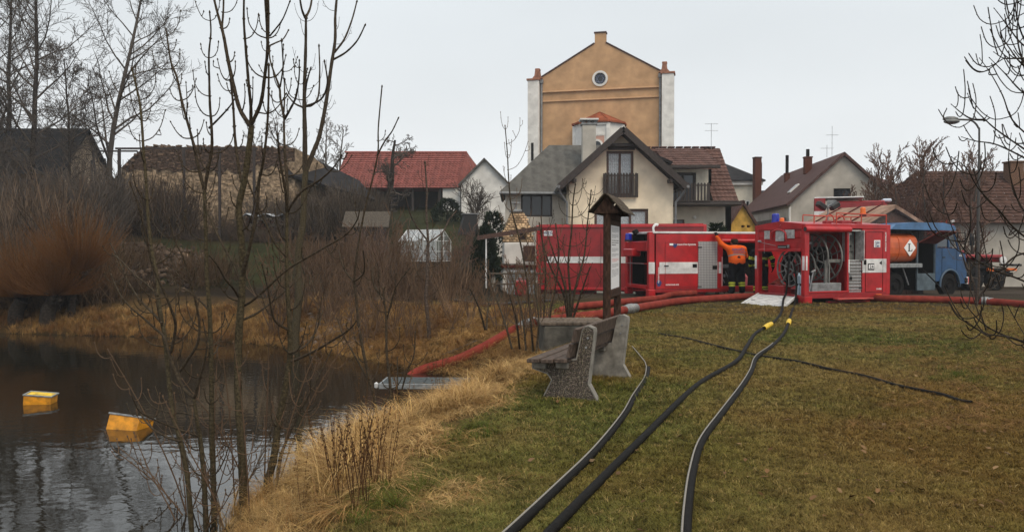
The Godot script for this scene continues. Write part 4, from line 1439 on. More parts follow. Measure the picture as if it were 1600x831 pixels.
func reel_container() -> void:
	var o := thing("reel_container", "red fire container with an open hose reel and its tailboard down", "container", Vector3(8.62, -0.02, -23.6), deg_to_rad(19.9))
	var L := 3.22; var W := 2.35; var H := 2.38
	var b := B.new()                                         # skid frame
	b.bx(L / 2, 0.25, -0.06, L, 0.16, 0.12, 0.01)
	b.bx(L / 2, 0.25, -W + 0.06, L, 0.16, 0.12, 0.01)
	b.bx(0.07, 0.22, -W / 2, 0.14, 0.10, W - 0.24, 0.01)
	b.bx(L - 0.07, 0.22, -W / 2, 0.14, 0.14, W - 0.24, 0.01)
	for x in [1.35, 2.15]: b.bx(x, 0.12, -0.1, 0.14, 0.12, 0.16, 0.01)
	b.bx(1.75, 0.05, -0.16, 1.6, 0.06, 0.12, 0.01)
	part(o, "skid_frame", b, M.red_deep)
	for q in [[0.14, -0.14], [0.14, -W + 0.14], [L - 0.14, -0.14], [L - 0.14, -W + 0.14]]:
		b = B.new()
		b.bx(q[0], 0.13, q[1], 0.30, 0.26, 0.30, 0.03)
		part(o, "corner_casting", b, M.red)
	for q in [[0.08, -0.08], [0.08, -W + 0.08], [L - 0.08, -0.08], [L - 0.08, -W + 0.08]]:
		b = B.new()
		b.bx(q[0], (H + 0.26) / 2, q[1], 0.17, H - 0.26, 0.17, 0.015)
		part(o, "corner_post", b, M.red)
	b = B.new()
	b.bx(L / 2, 0.19, -W / 2, L - 0.3, 0.06, W - 0.3)
	part(o, "floor", b, M.dark)
	b = B.new()
	b.prism(poly([[-W + 0.0, H - 0.12], [0.0, H - 0.12], [0.0, H], [-W / 2, H + 0.11], [-W, H]]), 0.0, L, Transform3D(Basis(Vector3.UP, -PI / 2), Vector3(L, 0, 0)).translated_local(Vector3(0, 0, 0)) if false else Transform3D(Basis(Vector3(0, 0, 1), Vector3(0, 1, 0), Vector3(-1, 0, 0)), Vector3(L, 0, 0)))
	part(o, "roof", b, M.red)
	# headboard of the open end: a panel with a raised band and an arched grab rail
	b = B.new()
	b.bx(0.05, 1.93, -W / 2, 0.05, 0.72, W - 0.34, 0.01)
	b.bx(0.03, 2.08, -W / 2, 0.06, 0.22, W - 0.36, 0.02)
	b.bx(0.02, 1.60, -W / 2, 0.10, 0.08, W - 0.34, 0.015)
	b.prism(poly([[-W + 0.1, H - 0.14], [-0.1, H - 0.14], [-0.1, H - 0.01], [-W / 2, H + 0.09], [-W + 0.1, H - 0.01]]), -0.012, 0.03, Transform3D(Basis(Vector3(0, 0, 1), Vector3(0, 1, 0), Vector3(-1, 0, 0)), Vector3.ZERO))
	part(o, "headboard", b, M.red)
	for q in [[-1.73, 0.27, 2.08, 0.26], [-1.12, 0.40, 2.05, 0.34], [-0.66, 0.42, 2.09, 0.26]]:
		b = B.new()
		b.bx(-0.012, q[2], q[0], 0.02, q[3], q[1], 0.004)
		part(o, "plate", b, M.aluminium)
	b = B.new()
	var arch := PackedVector3Array()
	for k in 9:
		var a := PI * k / 8.0
		arch.push_back(Vector3(-0.05, 2.06 + sin(a) * 0.17, -1.15 - cos(a) * 0.36))
	arch.insert(0, arch[0] - Vector3(0, 0.14, 0)); arch.push_back(arch[arch.size() - 1] - Vector3(0, 0.14, 0))
	b.tube(arch, taper(arch.size(), 0.025, 0.025), 8)
	part(o, "grab_rail", b, M.red)
	var side := Basis(Vector3.UP, -PI / 2)
	words(o, "lettering", "hytrans", 0.10, Transform3D(side, Vector3(-0.020, 2.29, -1.17)), M.white_print, true)
	b = B.new()
	var wave := PackedVector3Array()
	for k in 9: wave.push_back(Vector3(-0.018, 2.375 + 0.02 * sin(k * 0.8), -1.30 + k * 0.03))
	b.tube(wave, taper(9, 0.006, 0.014), 6)
	part(o, "emblem", b, M.white_print)
	b = B.new()
	b.bx(-0.01, 1.71, -0.95, 0.06, 0.09, 0.5, 0.01)
	var sl := part(o, "latch_slot", b, M.black)
	b = B.new()
	b.bx(-0.045, 1.69, -0.98, 0.02, 0.03, 0.36, 0.006)
	b.bx(-0.03, 1.72, -0.70, 0.05, 0.10, 0.06, 0.006)
	part(sl, "latch", b, M.steel)
	b = B.new()
	b.tube(PackedVector3Array([Vector3(-0.05, 1.88, -2.12), Vector3(-0.06, 1.84, -1.9), Vector3(-0.06, 1.74, -1.25)]), taper(3, 0.008, 0.008), 5)
	b.bx(-0.05, 1.88, -2.06, 0.05, 0.07, 0.16, 0.02)
	b.rod(Vector3(-0.05, 1.93, -1.82), Vector3(-0.05, 1.5, -1.82), 0.007, 5)
	part(o, "cable", b, M.steel)
	for q in [[-0.012, -2.29, 0.09], [-0.012, -0.05, 0.09]]:
		b = B.new()
		b.bx(q[0], 1.22, q[1], 0.012, 0.42, q[2], 0.002)
		part(o, "reflector", b, M.white_paint)
	plate(o, "reflector", 0.055, 1.22, 0.012, 0.06, 0.42, M.white_paint)
	# long side: opening, control cabinet, louvred door and striped door
	b = B.new()
	b.lathe([Vector2(0.0, 0.0), Vector2(0.085, 0.0), Vector2(0.085, 1.66), Vector2(0.0, 1.66)], Transform3D(Basis(Vector3.BACK, -PI / 2), Vector3(-0.02, 2.22, 0.03)), 18)
	var rl := part(o, "rolled_curtain", b, M.red)
	b = B.new()
	b.lathe([Vector2(0.0, 0.0), Vector2(0.06, 0.0), Vector2(0.06, 0.02), Vector2(0.0, 0.02)], Transform3D(Basis(Vector3.BACK, PI / 2), Vector3(-0.015, 2.22, 0.03)), 14)
	part(rl, "end_cap", b, M.black)
	b = B.new()
	b.bx(0.9, 0.36, -0.02, 1.5, 0.05, 0.06, 0.01)
	b.bx(1.60, 1.28, -0.06, 0.07, 1.92, 0.12, 0.01)
	part(o, "door_frame", b, M.red)
	b = B.new()                                               # closed right half of the body
	b.bx(2.38, 1.27, -W + 0.05, 1.5, 1.9, 0.06)
	b.bx(1.68, 1.27, -W / 2, 0.05, 1.9, W - 0.2)
	b.bx(2.06, 1.27, -0.5, 0.9, 1.9, 0.04)
	b.bx(L - 0.03, 1.27, -W / 2, 0.05, 1.9, W - 0.3)
	part(o, "bulkhead", b, M.red_deep)
	b = B.new()
	b.bx(2.63, 1.26, -0.035, 0.98, 1.98, 0.06, 0.012)
	var dr := part(o, "side_door", b, M.red)
	plate(dr, "stripe", 2.62, 1.13, -0.002, 0.96, 0.42, M.white_paint)
	b = B.new()
	for q in [[2.26, 1.25, 0.008, 1.82], [2.93, 1.25, 0.008, 1.82]]: b.bx(q[0], q[1], 0.0, q[2], q[3], 0.012)
	for y in [0.34, 2.16]: b.bx(2.595, y, 0.0, 0.68, 0.008, 0.012)
	part(dr, "door_gap", b, M.dark)
	plate(dr, "sticker", 2.70, 1.80, 0.002, 0.24, 0.22, M.white_print)
	words(dr, "lettering", "SH", 0.10, xf(2.70, 1.83, 0.012), M.navy, true)
	words(dr, "lettering", "ČMS", 0.06, xf(2.70, 1.73, 0.012), M.navy, true)
	plate(dr, "hinge_plate", 2.235, 1.24, 0.008, 0.10, 0.15, M.dark)
	plate(dr, "sign", 2.47, 1.10, 0.008, 0.24, 0.2, M.black)
	plate(dr, "sign_face", 2.47, 1.10, 0.016, 0.20, 0.13, M.white_print)
	words(dr, "lettering", "24", 0.10, xf(2.47, 1.10, 0.026), M.black, true)
	b = B.new()
	b.prism(poly([[-0.05, 0], [0.04, 0.06], [0.04, -0.06]]), 0.0, 0.012, xf(2.84, 1.22, 0.005))
	part(dr, "arrow", b, M.black)
	words(dr, "lettering", "H 450", 0.055, xf(2.78, 0.42, 0.006), M.white_print, true)
	b = B.new()
	var tv := words(o, "lettering", "HYTRANS SYSTEMS", 0.05, Transform3D(Basis(Vector3.BACK, -PI / 2), Vector3(3.03, 1.86, 0.006)), M.white_print, true)
	b = B.new()
	b.bx(1.86, 1.74, -0.30, 0.44, 0.86, 0.02)
	var cab := part(o, "control_cabinet", b, M.panel_grey)
	b = B.new()
	b.bx(1.86, 2.19, -0.15, 0.48, 0.04, 0.28, 0.006)
	b.bx(1.86, 1.29, -0.15, 0.48, 0.04, 0.28, 0.006)
	b.bx(1.64, 1.74, -0.15, 0.03, 0.86, 0.28, 0.006)
	b.bx(2.085, 1.74, -0.05, 0.03, 0.92, 0.36, 0.006)
	part(cab, "casing", b, M.aluminium)
	b = B.new()
	b.bx(1.82, 2.10, -0.27, 0.28, 0.06, 0.04, 0.004)
	part(cab, "strip_light", b, M.white_print)
	b = B.new()
	b.bx(1.78, 1.83, -0.27, 0.15, 0.2, 0.05, 0.01)
	for k in 4: b.bx(1.72 + k * 0.09, 1.56, -0.27, 0.04, 0.04, 0.04, 0.01)
	b.bx(1.93, 1.73, -0.27, 0.06, 0.06, 0.05, 0.01)
	part(cab, "gauge", b, M.black)
	b = B.new()
	b.bx(1.87, 0.78, -0.04, 0.5, 0.94, 0.05, 0.01)
	var lv := part(o, "louvred_door", b, M.chequer)
	for k in 9:
		b = B.new()
		b.box(Transform3D(Basis(Vector3.RIGHT, 0.6), Vector3(1.87, 0.40 + k * 0.095, 0.0)), Vector3(0.44, 0.06, 0.012))
		part(lv, "slat", b, M.aluminium)
	plate(lv, "lock", 1.70, 0.76, 0.012, 0.08, 0.13, M.dark)
	for y in [0.46, 0.98]: plate(lv, "hinge", 2.08, y, 0.0, 0.12, 0.04, M.black, 0.03)
	plate(o, "stripe", 1.63, 1.12, 0.004, 0.05, 0.4, M.white_paint)
	b = B.new()
	b.bx(1.72, 0.15, 0.10, 1.35, 0.05, 0.22, 0.01)
	part(o, "folded_step", b, mat("red_pale", Color(0.52, 0.07, 0.06), 0.5, T.dirt, 0.6))
	plate(o, "reflector", 2.78, 0.22, 0.004, 0.22, 0.09, M.orange_lamp)
	# inside
	reel(o, 0.92, 1.38, -0.78, 0.70, 0.52, M.rubber)
	reel(o, 0.30, 1.05, -1.05, 0.56, 0.5, M.rubber, 0.9)
	b = B.new()
	b.bx(0.90, 0.75, -0.16, 0.09, 1.1, 0.08, 0.01)
	b.bx(1.20, 1.28, -0.16, 0.55, 0.10, 0.07, 0.01)
	b.bx(1.02, 0.75, -0.16, 0.05, 0.95, 0.06, 0.01)
	part(o, "reel_stand", b, M.panel_grey)
	b = B.new()
	b.bx(0.90, 0.46, -0.28, 1.1, 0.32, 0.36, 0.02)
	part(o, "hydraulic_tank", b, M.grey_paint)
	b = B.new()
	b.rod(Vector3(0.28, 0.35, -0.14), Vector3(0.42, 0.95, -0.14), 0.022, 8)
	b.bx(0.43, 0.98, -0.14, 0.16, 0.05, 0.05, 0.01, Basis(Vector3.BACK, 0.4))
	b.rod(Vector3(0.18, 0.5, -0.3), Vector3(0.2, 1.05, -0.3), 0.02, 8)
	part(o, "wrench", b, M.steel)
	b = B.new()
	b.bx(0.45, 2.05, -0.5, 0.05, 0.5, 0.05)
	b.bx(0.35, 1.82, -0.45, 0.5, 0.08, 0.08, 0.01)
	for x in [0.28, 0.36]: b.rod(Vector3(x, 1.82, -0.42), Vector3(x + 0.04, 1.5, -0.42), 0.022, 7)
	part(o, "guide_pulley", b, M.grey_paint)
	b = B.new()
	b.bx(0.25, 0.36, -1.45, 0.3, 0.3, 0.75, 0.02)
	part(o, "locker", b, M.red_deep)
	for k in 5:
		b = B.new()
		b.tube(curve([Vector3(0.2 + k * 0.05, 0.5, -1.95), Vector3(0.25, 0.58 + k * 0.03, -1.7 + k * 0.05), Vector3(0.2 + 0.04 * k, 0.54, -1.4), Vector3(0.3, 0.5, -1.2 + 0.06 * k)], 4), taper(13, 0.03, 0.03), 6)
		part(o, "spare_hose", b, M.hose_red)
	# roof gear
	b = B.new()
	for z in [-0.12, -1.6]:
		b.rod(Vector3(1.25, 2.72, z), Vector3(L - 0.05, 2.68, z), 0.02, 6)
		for x in [1.25, 2.2, L - 0.05]: b.rod(Vector3(x, 2.34, z), Vector3(x, 2.70, z), 0.018, 6)
	b.rod(Vector3(L - 0.05, 2.68, -0.12), Vector3(L - 0.05, 2.68, -1.6), 0.02, 6)
	b.rod(Vector3(0.75, 2.64, -0.5), Vector3(1.25, 2.64, -0.5), 0.018, 6)
	b.rod(Vector3(0.75, 2.64, -0.5), Vector3(0.75, 2.38, -0.5), 0.018, 6)
	for x in [1.35, 1.75]:
		var hoop := PackedVector3Array()
		for k in 9:
			var a := PI * k / 8.0
			hoop.push_back(Vector3(x - cos(a) * 0.16, 2.45 + sin(a) * 0.24, -0.5))
		b.tube(hoop, taper(9, 0.018, 0.018), 6)
	part(o, "roof_rail", b, mat("rail_red", Color(0.45, 0.05, 0.025), 0.5))
	b = B.new()
	b.bx(1.95, 2.46, -0.7, 0.4, 0.12, 0.5, 0.02)
	b.bx(2.35, 2.44, -0.5, 0.2, 0.10, 0.3, 0.02)
	b.bx(1.1, 2.44, -0.35, 0.2, 0.12, 0.2, 0.02)
	part(o, "roof_box", b, M.red_deep)
	b = B.new()
	b.rod(Vector3(1.62, 2.4, -0.9), Vector3(1.62, 2.95, -0.9), 0.02, 6)
	b.rod(Vector3(1.35, 2.95, -0.9), Vector3(1.9, 2.95, -0.9), 0.015, 6)
	var ms := part(o, "lamp_mast", b, M.grey_paint)
	for s in [-1.0, 1.0]:
		b = B.new()
		b.bx(1.62 + s * 0.26, 2.98, -0.9, 0.34, 0.17, 0.18, 0.03, Basis(Vector3.BACK, s * 0.5))
		part(ms, "floodlight", b, M.black)
	beacon(o, 2.62, 2.72, -0.5, 0.085, 0.22, M.orange_lamp, "orange beacon")
	beacon(o, 0.25, 2.46, -1.66, 0.12, 0.30, M.blue_lamp, "blue beacon")
	beacon(o, 0.25, 2.44, -1.36, 0.075, 0.17, M.orange_lamp, "small orange beacon")
	# things that stand inside
	var bt := thing("bottle_pack", "shrink-wrapped pack of clear water bottles inside the container's open end", "bottles", o.transform * Vector3(0.22, 0.24, -0.42), deg_to_rad(19.9))
	for k in 6:
		b = B.new()
		b.lathe([Vector2(0, 0), Vector2(0.055, 0.0), Vector2(0.055, 0.24), Vector2(0.02, 0.32), Vector2(0.02, 0.35), Vector2(0, 0.35)], xf((k % 2) * 0.12, 0, (k / 2) * 0.13 - 0.1), 10)
		b.lathe([Vector2(0, 0.36), Vector2(0.055, 0.36), Vector2(0.055, 0.58), Vector2(0.02, 0.66), Vector2(0.02, 0.69), Vector2(0, 0.69)], xf((k % 2) * 0.12, 0, (k / 2) * 0.13 - 0.1), 10)
		part(bt, "bottle", b, mat("plastic_clear", Color(0.42, 0.52, 0.60), 0.15))
	# the tailboard
	var tl := o.transform.affine_inverse() * Vector3(7.86, 0.17, -25.25)
	var q := [Vector3(8.45, 0.20, -23.85), Vector3(7.80, 0.20, -25.35), Vector3(6.83, -0.06, -24.0), Vector3(7.52, -0.06, -22.35)]
	b = B.new()
	b.slab([q[0], q[1], q[2], q[3]], 0.05)
	for k in [0, 2]:
		b.bar(q[k + 1] if k == 0 else q[0], q[2] if k == 0 else q[3], 0.04, 0.07)
	var tb := thing("tailboard", "grey aluminium loading ramp lowered from the reel container", "ramp")
	part(tb, "deck", b, mat("deck_pale", Color(0.78, 0.78, 0.77), 0.5, T.dirt, 1.4))
	b = B.new()
	var ph: Vector3 = (q[1] as Vector3).lerp(q[2], 0.55) + (q[0] - q[1]) * 0.12
	b.box(Transform3D(Basis(Vector3.UP, 0.4), ph + Vector3(0, 0.012, 0)), Vector3(0.12, 0.012, 0.05), 0.004)
	part(tb, "handle", b, M.black)
	b = B.new()
	for k in 8:
		var u := 0.08 + 0.12 * k
		b.bar((q[0] as Vector3).lerp(q[3], u).lerp((q[1] as Vector3).lerp(q[2], u), 0.02) + Vector3(0, 0.012, 0), (q[1] as Vector3).lerp(q[2], u).lerp((q[0] as Vector3).lerp(q[3], u), 0.02) + Vector3(0, 0.012, 0), 0.012, 0.006)
	part(tb, "tread", b, M.aluminium)

func pump_container() -> void:
	var o := thing("pump_container", "red fire pump container with a white band and a chequered grey door", "container", Vector3(4.60, 0.0, -27.0), deg_to_rad(12.7))
	var L := 6.1; var W := 2.3; var H := 2.2
	var b := B.new()
	b.bx(L / 2, 0.20, -0.06, L - 0.5, 0.12, 0.12, 0.01)
	b.bx(L / 2, 0.20, -W + 0.06, L - 0.5, 0.12, 0.12, 0.01)
	b.bx(1.75, 0.07, -0.2, 0.7, 0.1, 0.2, 0.01)
	part(o, "skid_frame", b, M.red_deep)
	for q in [[0.13, -0.13], [0.13, -W + 0.13], [L - 0.13, -0.13], [L - 0.13, -W + 0.13]]:
		b = B.new()
		b.bx(q[0], 0.13, q[1], 0.26, 0.26, 0.26, 0.025)
		b.bx(q[0] * 1.0, (H + 0.26) / 2, q[1], 0.2, H - 0.26, 0.2, 0.015)
		part(o, "corner_post", b, M.red)
	b = B.new()
	b.bx(L / 2 + 0.06, H - 0.02, -W / 2, L - 0.2, 0.07, W, 0.01)
	part(o, "roof", b, M.white_paint)
	b = B.new()
	b.bx(1.50, 1.20, -0.04, 2.46, 1.86, 0.06, 0.01)
	b.bx(5.15, 1.20, -0.04, 1.75, 1.86, 0.06, 0.01)
	b.bx(3.5, 2.06, -0.05, 1.7, 0.16, 0.08, 0.01)
	b.bx(3.5, 0.30, -0.05, 1.7, 0.10, 0.10, 0.01)
	part(o, "side_panel", b, M.red)
	b = B.new()
	b.bx(L / 2, 1.2, -W + 0.05, L - 0.4, 1.9, 0.05)
	b.bx(2.62, 1.2, -W / 2, 0.04, 1.9, W - 0.2)
	b.bx(L - 0.1, 1.2, -W / 2, 0.05, 1.9, W - 0.3)
	b.bx(0.75, 1.2, -W / 2, 0.05, 1.9, W - 0.2)
	b.bx(L / 2, 0.22, -W / 2, L - 0.5, 0.05, W - 0.3)
	part(o, "bulkhead", b, M.dark)
	plate(o, "stripe", 1.46, 0.98, -0.005, 2.14, 0.39, M.white_paint)
	plate(o, "stripe", 0.12, 0.98, -0.022, 0.22, 0.39, M.white_paint)
	plate(o, "stripe", 2.62, 0.98, -0.002, 0.10, 0.39, M.white_paint)
	b = B.new()
	for x in [0.60, 1.80]: b.bx(x, 1.09, 0.0, 0.012, 1.5, 0.014)
	for y in [0.34, 1.84]: b.bx(1.2, y, -0.006, 1.2, 0.012, 0.014)
	part(o, "door_gap", b, M.red_deep)
	b = B.new()
	b.bx(2.16, 1.07, -0.008, 0.72, 1.62, 0.03, 0.006)
	var d := part(o, "chequered_door", b, M.chequer)
	plate(d, "lock", 2.42, 0.99, 0.012, 0.16, 0.13, M.dark)
	for y in [0.34, 1.68]: plate(d, "hinge", 1.86, y, 0.008, 0.13, 0.035, M.black, 0.03)
	plate(o, "lock", 1.68, 1.05, 0.006, 0.16, 0.12, M.dark)
	plate(o, "hinge", 0.64, 1.05, 0.006, 0.16, 0.04, M.black, 0.03)
	# printed emblems: a blue shield between white words
	b = B.new()
	b.prism(poly([[-0.16, 0.03], [0.10, 0.03], [0.10, -0.04], [0.02, -0.12], [-0.06, -0.04], [-0.16, -0.03]]), 0, 0.006, xf(0.93, 1.77, 0.0))
	part(o, "emblem", b, M.navy)
	plate(o, "emblem", 0.82, 1.775, 0.004, 0.14, 0.07, M.white_print, 0.006)
	words(o, "lettering", "Hytrans Fire System", 0.062, xf(1.32, 1.775, 0.0), M.white_print, true)
	words(o, "lettering", "HYDROSUB 450", 0.05, xf(0.86, 0.41, 0.0), M.white_print, true)
	words(o, "lettering", "Hytrans Systems", 0.05, Transform3D(Basis(Vector3.BACK, PI / 2), Vector3(0.36, 0.74, 0.0)), M.white_print, true)
	b = B.new()
	b.prism(poly([[-0.10, 0.02], [-0.05, 0.10], [0.05, 0.10], [0.10, 0.02], [0.04, -0.10], [-0.04, -0.10]]), 0, 0.006, xf(0.38, 0.46, -0.01))
	part(o, "emblem", b, M.navy)
	b = B.new()
	b.lathe([Vector2(0, 0), Vector2(0.075, 0), Vector2(0.075, 1.62), Vector2(0, 1.62)], Transform3D(Basis(Vector3.BACK, -PI / 2), Vector3(2.66, 1.90, 0.0)), 14)
	part(o, "rolled_curtain", b, M.red)
	# machinery inside the opening
	b = B.new()
	b.bx(3.5, 0.6, -0.9, 1.5, 0.7, 0.6, 0.05)
	b.bx(3.2, 1.2, -1.1, 0.6, 0.5, 0.5, 0.05)
	b.lathe([Vector2(0, 0), Vector2(0.28, 0), Vector2(0.28, 0.5), Vector2(0, 0.5)], Transform3D(Basis(Vector3.RIGHT, PI / 2), Vector3(3.95, 1.0, -1.0)), 16)
	part(o, "pump", b, M.dark)
	b = B.new()
	b.bx(2.9, 1.03, -0.1, 0.35, 0.12, 0.1, 0.01)
	b.bx(2.85, 0.7, -0.15, 0.08, 0.1, 0.08, 0.01)
	for k in 3: b.rod(Vector3(2.75 + k * 0.2, 0.75 + k * 0.1, -0.25), Vector3(2.95 + k * 0.2, 0.45, -0.3), 0.02, 6)
	part(o, "bracket", b, M.galvanised)
	b = B.new()
	b.lathe([Vector2(0, 0), Vector2(0.12, 0), Vector2(0.14, 0.3), Vector2(0.05, 0.42), Vector2(0, 0.42)], xf(3.68, 0.35, -0.3), 12)
	part(o, "cylinder", b, mat("pink_plastic", Color(0.5, 0.13, 0.15), 0.5))
	# open left end
	b = B.new()
	b.bx(0.06, 1.72, -W / 2, 0.12, 0.34, W - 0.4, 0.02)
	b.bx(0.0, 1.5, -1.55, 0.34, 0.28, 0.9, 0.04)
	b.bx(0.06, 1.12, -W / 2, 0.05, 0.03, W - 0.4)
	b.bx(0.06, 0.32, -W / 2, 0.12, 0.14, W - 0.4, 0.01)
	part(o, "end_frame", b, M.red)
	b = B.new()
	b.rod(Vector3(0.0, 0.3, -1.7), Vector3(0.0, 1.5, -1.7), 0.012, 6)
	b.rod(Vector3(-0.02, 1.12, -2.1), Vector3(-0.02, 1.12, -0.4), 0.012, 6)
	part(o, "rail", b, M.steel)
	beacon(o, -0.05, 1.95, -1.75, 0.12, 0.24, M.blue_lamp, "blue beacon")
	b = B.new()
	b.bx(0.0, 2.22, -1.2, 0.18, 0.16, 0.2, 0.03, Basis(Vector3.BACK, 0.5))
	b.rod(Vector3(0.05, 2.0, -1.2), Vector3(0.0, 2.2, -1.2), 0.015, 6)
	part(o, "spotlight", b, M.dark)
	b = B.new()
	b.tube(curve([Vector3(0.35, 2.2, -0.4), Vector3(0.33, 2.36, -0.4), Vector3(0.42, 2.46, -0.4), Vector3(0.5, 2.44, -0.4)], 3), taper(10, 0.04, 0.045), 8)
	part(o, "vent_pipe", b, M.white_paint)
	plate(o, "reflector", 2.7, 0.85, 0.0, 0.04, 1.0, mat("tape_pink", Color(0.7, 0.35, 0.35), 0.5))

func hook_container() -> void:
	var o := thing("hook_lift_container", "long tall red container with a white band behind the information board", "container", Vector3(1.0, -0.3, -32.0), deg_to_rad(-13.2))
	var L := 6.55; var W := 2.4; var H := 2.85
	var b := B.new()
	b.bx(L / 2, 0.36 + (H - 0.36) / 2, -W / 2, L, H - 0.36, W, 0.02)
	part(o, "body", b, M.red_deep)
	b = B.new()
	b.bx(L / 2, H - 0.04, 0.02, L + 0.04, 0.10, 0.06, 0.01)
	b.bx(L / 2, 0.36, 0.02, L + 0.04, 0.10, 0.06, 0.01)
	for x in [0.04, L - 0.04]: b.bx(x, H / 2 + 0.18, 0.025, 0.12, H - 0.36, 0.07, 0.01)
	part(o, "frame", b, M.red)
	b = B.new()
	for x in [0.9, 1.6, 5.2, 6.3]:
		b.bx(x, 0.16, -0.16, 0.22, 0.34, 0.22, 0.01)
	b.bx(L / 2, 0.2, -0.8, L, 0.18, 0.2)
	part(o, "leg", b, M.red_deep)
	b = B.new()
	b.bx(3.3, 0.05, 0.15, 4.6, 0.08, 0.25, 0.01)
	part(o, "sleeper", b, M.wood_dark)
	b = B.new()
	b.rod(Vector3(2.4, 0.22, 0.05), Vector3(3.9, 0.2, 0.05), 0.06, 8)
	part(o, "axle", b, M.rubber_pale)
	plate(o, "stripe", 3.35, 1.50, 0.006, 5.9, 0.25, M.white_paint)
	b = B.new()
	for x in [2.55, 4.9]: b.bx(x, 1.5, 0.012, 0.015, 2.1, 0.014)
	part(o, "door_gap", b, M.red_brown)
	plate(o, "hinge", 3.75, 1.5, 0.016, 0.35, 0.06, M.black, 0.03)
	plate(o, "hinge", 5.15, 1.54, 0.016, 0.3, 0.05, M.black, 0.03)
	plate(o, "lock", 3.95, 1.98, 0.02, 0.07, 0.72, M.black, 0.05)
	plate(o, "reflector", 6.35, 1.2, 0.07, 0.03, 0.45, M.white_paint)
	plate(o, "sticker", 0.45, 2.55, 0.012, 0.34, 0.2, M.white_print)
	words(o, "lettering", "HZS", 0.13, xf(0.45, 2.55, 0.022), M.navy, true)
	b = B.new()
	b.bx(L / 2, H + 0.03, -W / 2, L - 0.2, 0.04, W - 0.2)
	part(o, "tarpaulin_cover", b, M.red)

func wheel(o: Node3D, x: float, z: float, r: float, wide: float) -> void:
	var b := B.new()
	var t := Transform3D(Basis(Vector3.RIGHT, PI / 2), Vector3(x, r, z - wide))
	b.lathe([Vector2(r * 0.58, 0), Vector2(r * 0.9, 0), Vector2(r, wide * 0.15), Vector2(r, wide * 0.85), Vector2(r * 0.9, wide), Vector2(r * 0.58, wide)], t, 26)
	var w := part(o, "wheel", b, M.tyre)
	b = B.new()
	b.lathe([Vector2(r * 0.58, wide * 0.98), Vector2(r * 0.52, wide * 0.8), Vector2(r * 0.3, wide * 0.72), Vector2(r * 0.24, wide * 1.0), Vector2(0, wide * 1.02)], t, 20)
	for k in 8:
		var a := TAU * k / 8.0
		b.rod(t * Vector3(cos(a) * r * 0.36, wide * 0.72, sin(a) * r * 0.36), t * Vector3(cos(a) * r * 0.36, wide * 0.82, sin(a) * r * 0.36), 0.02, 6)
	part(w, "rim", b, M.dark)

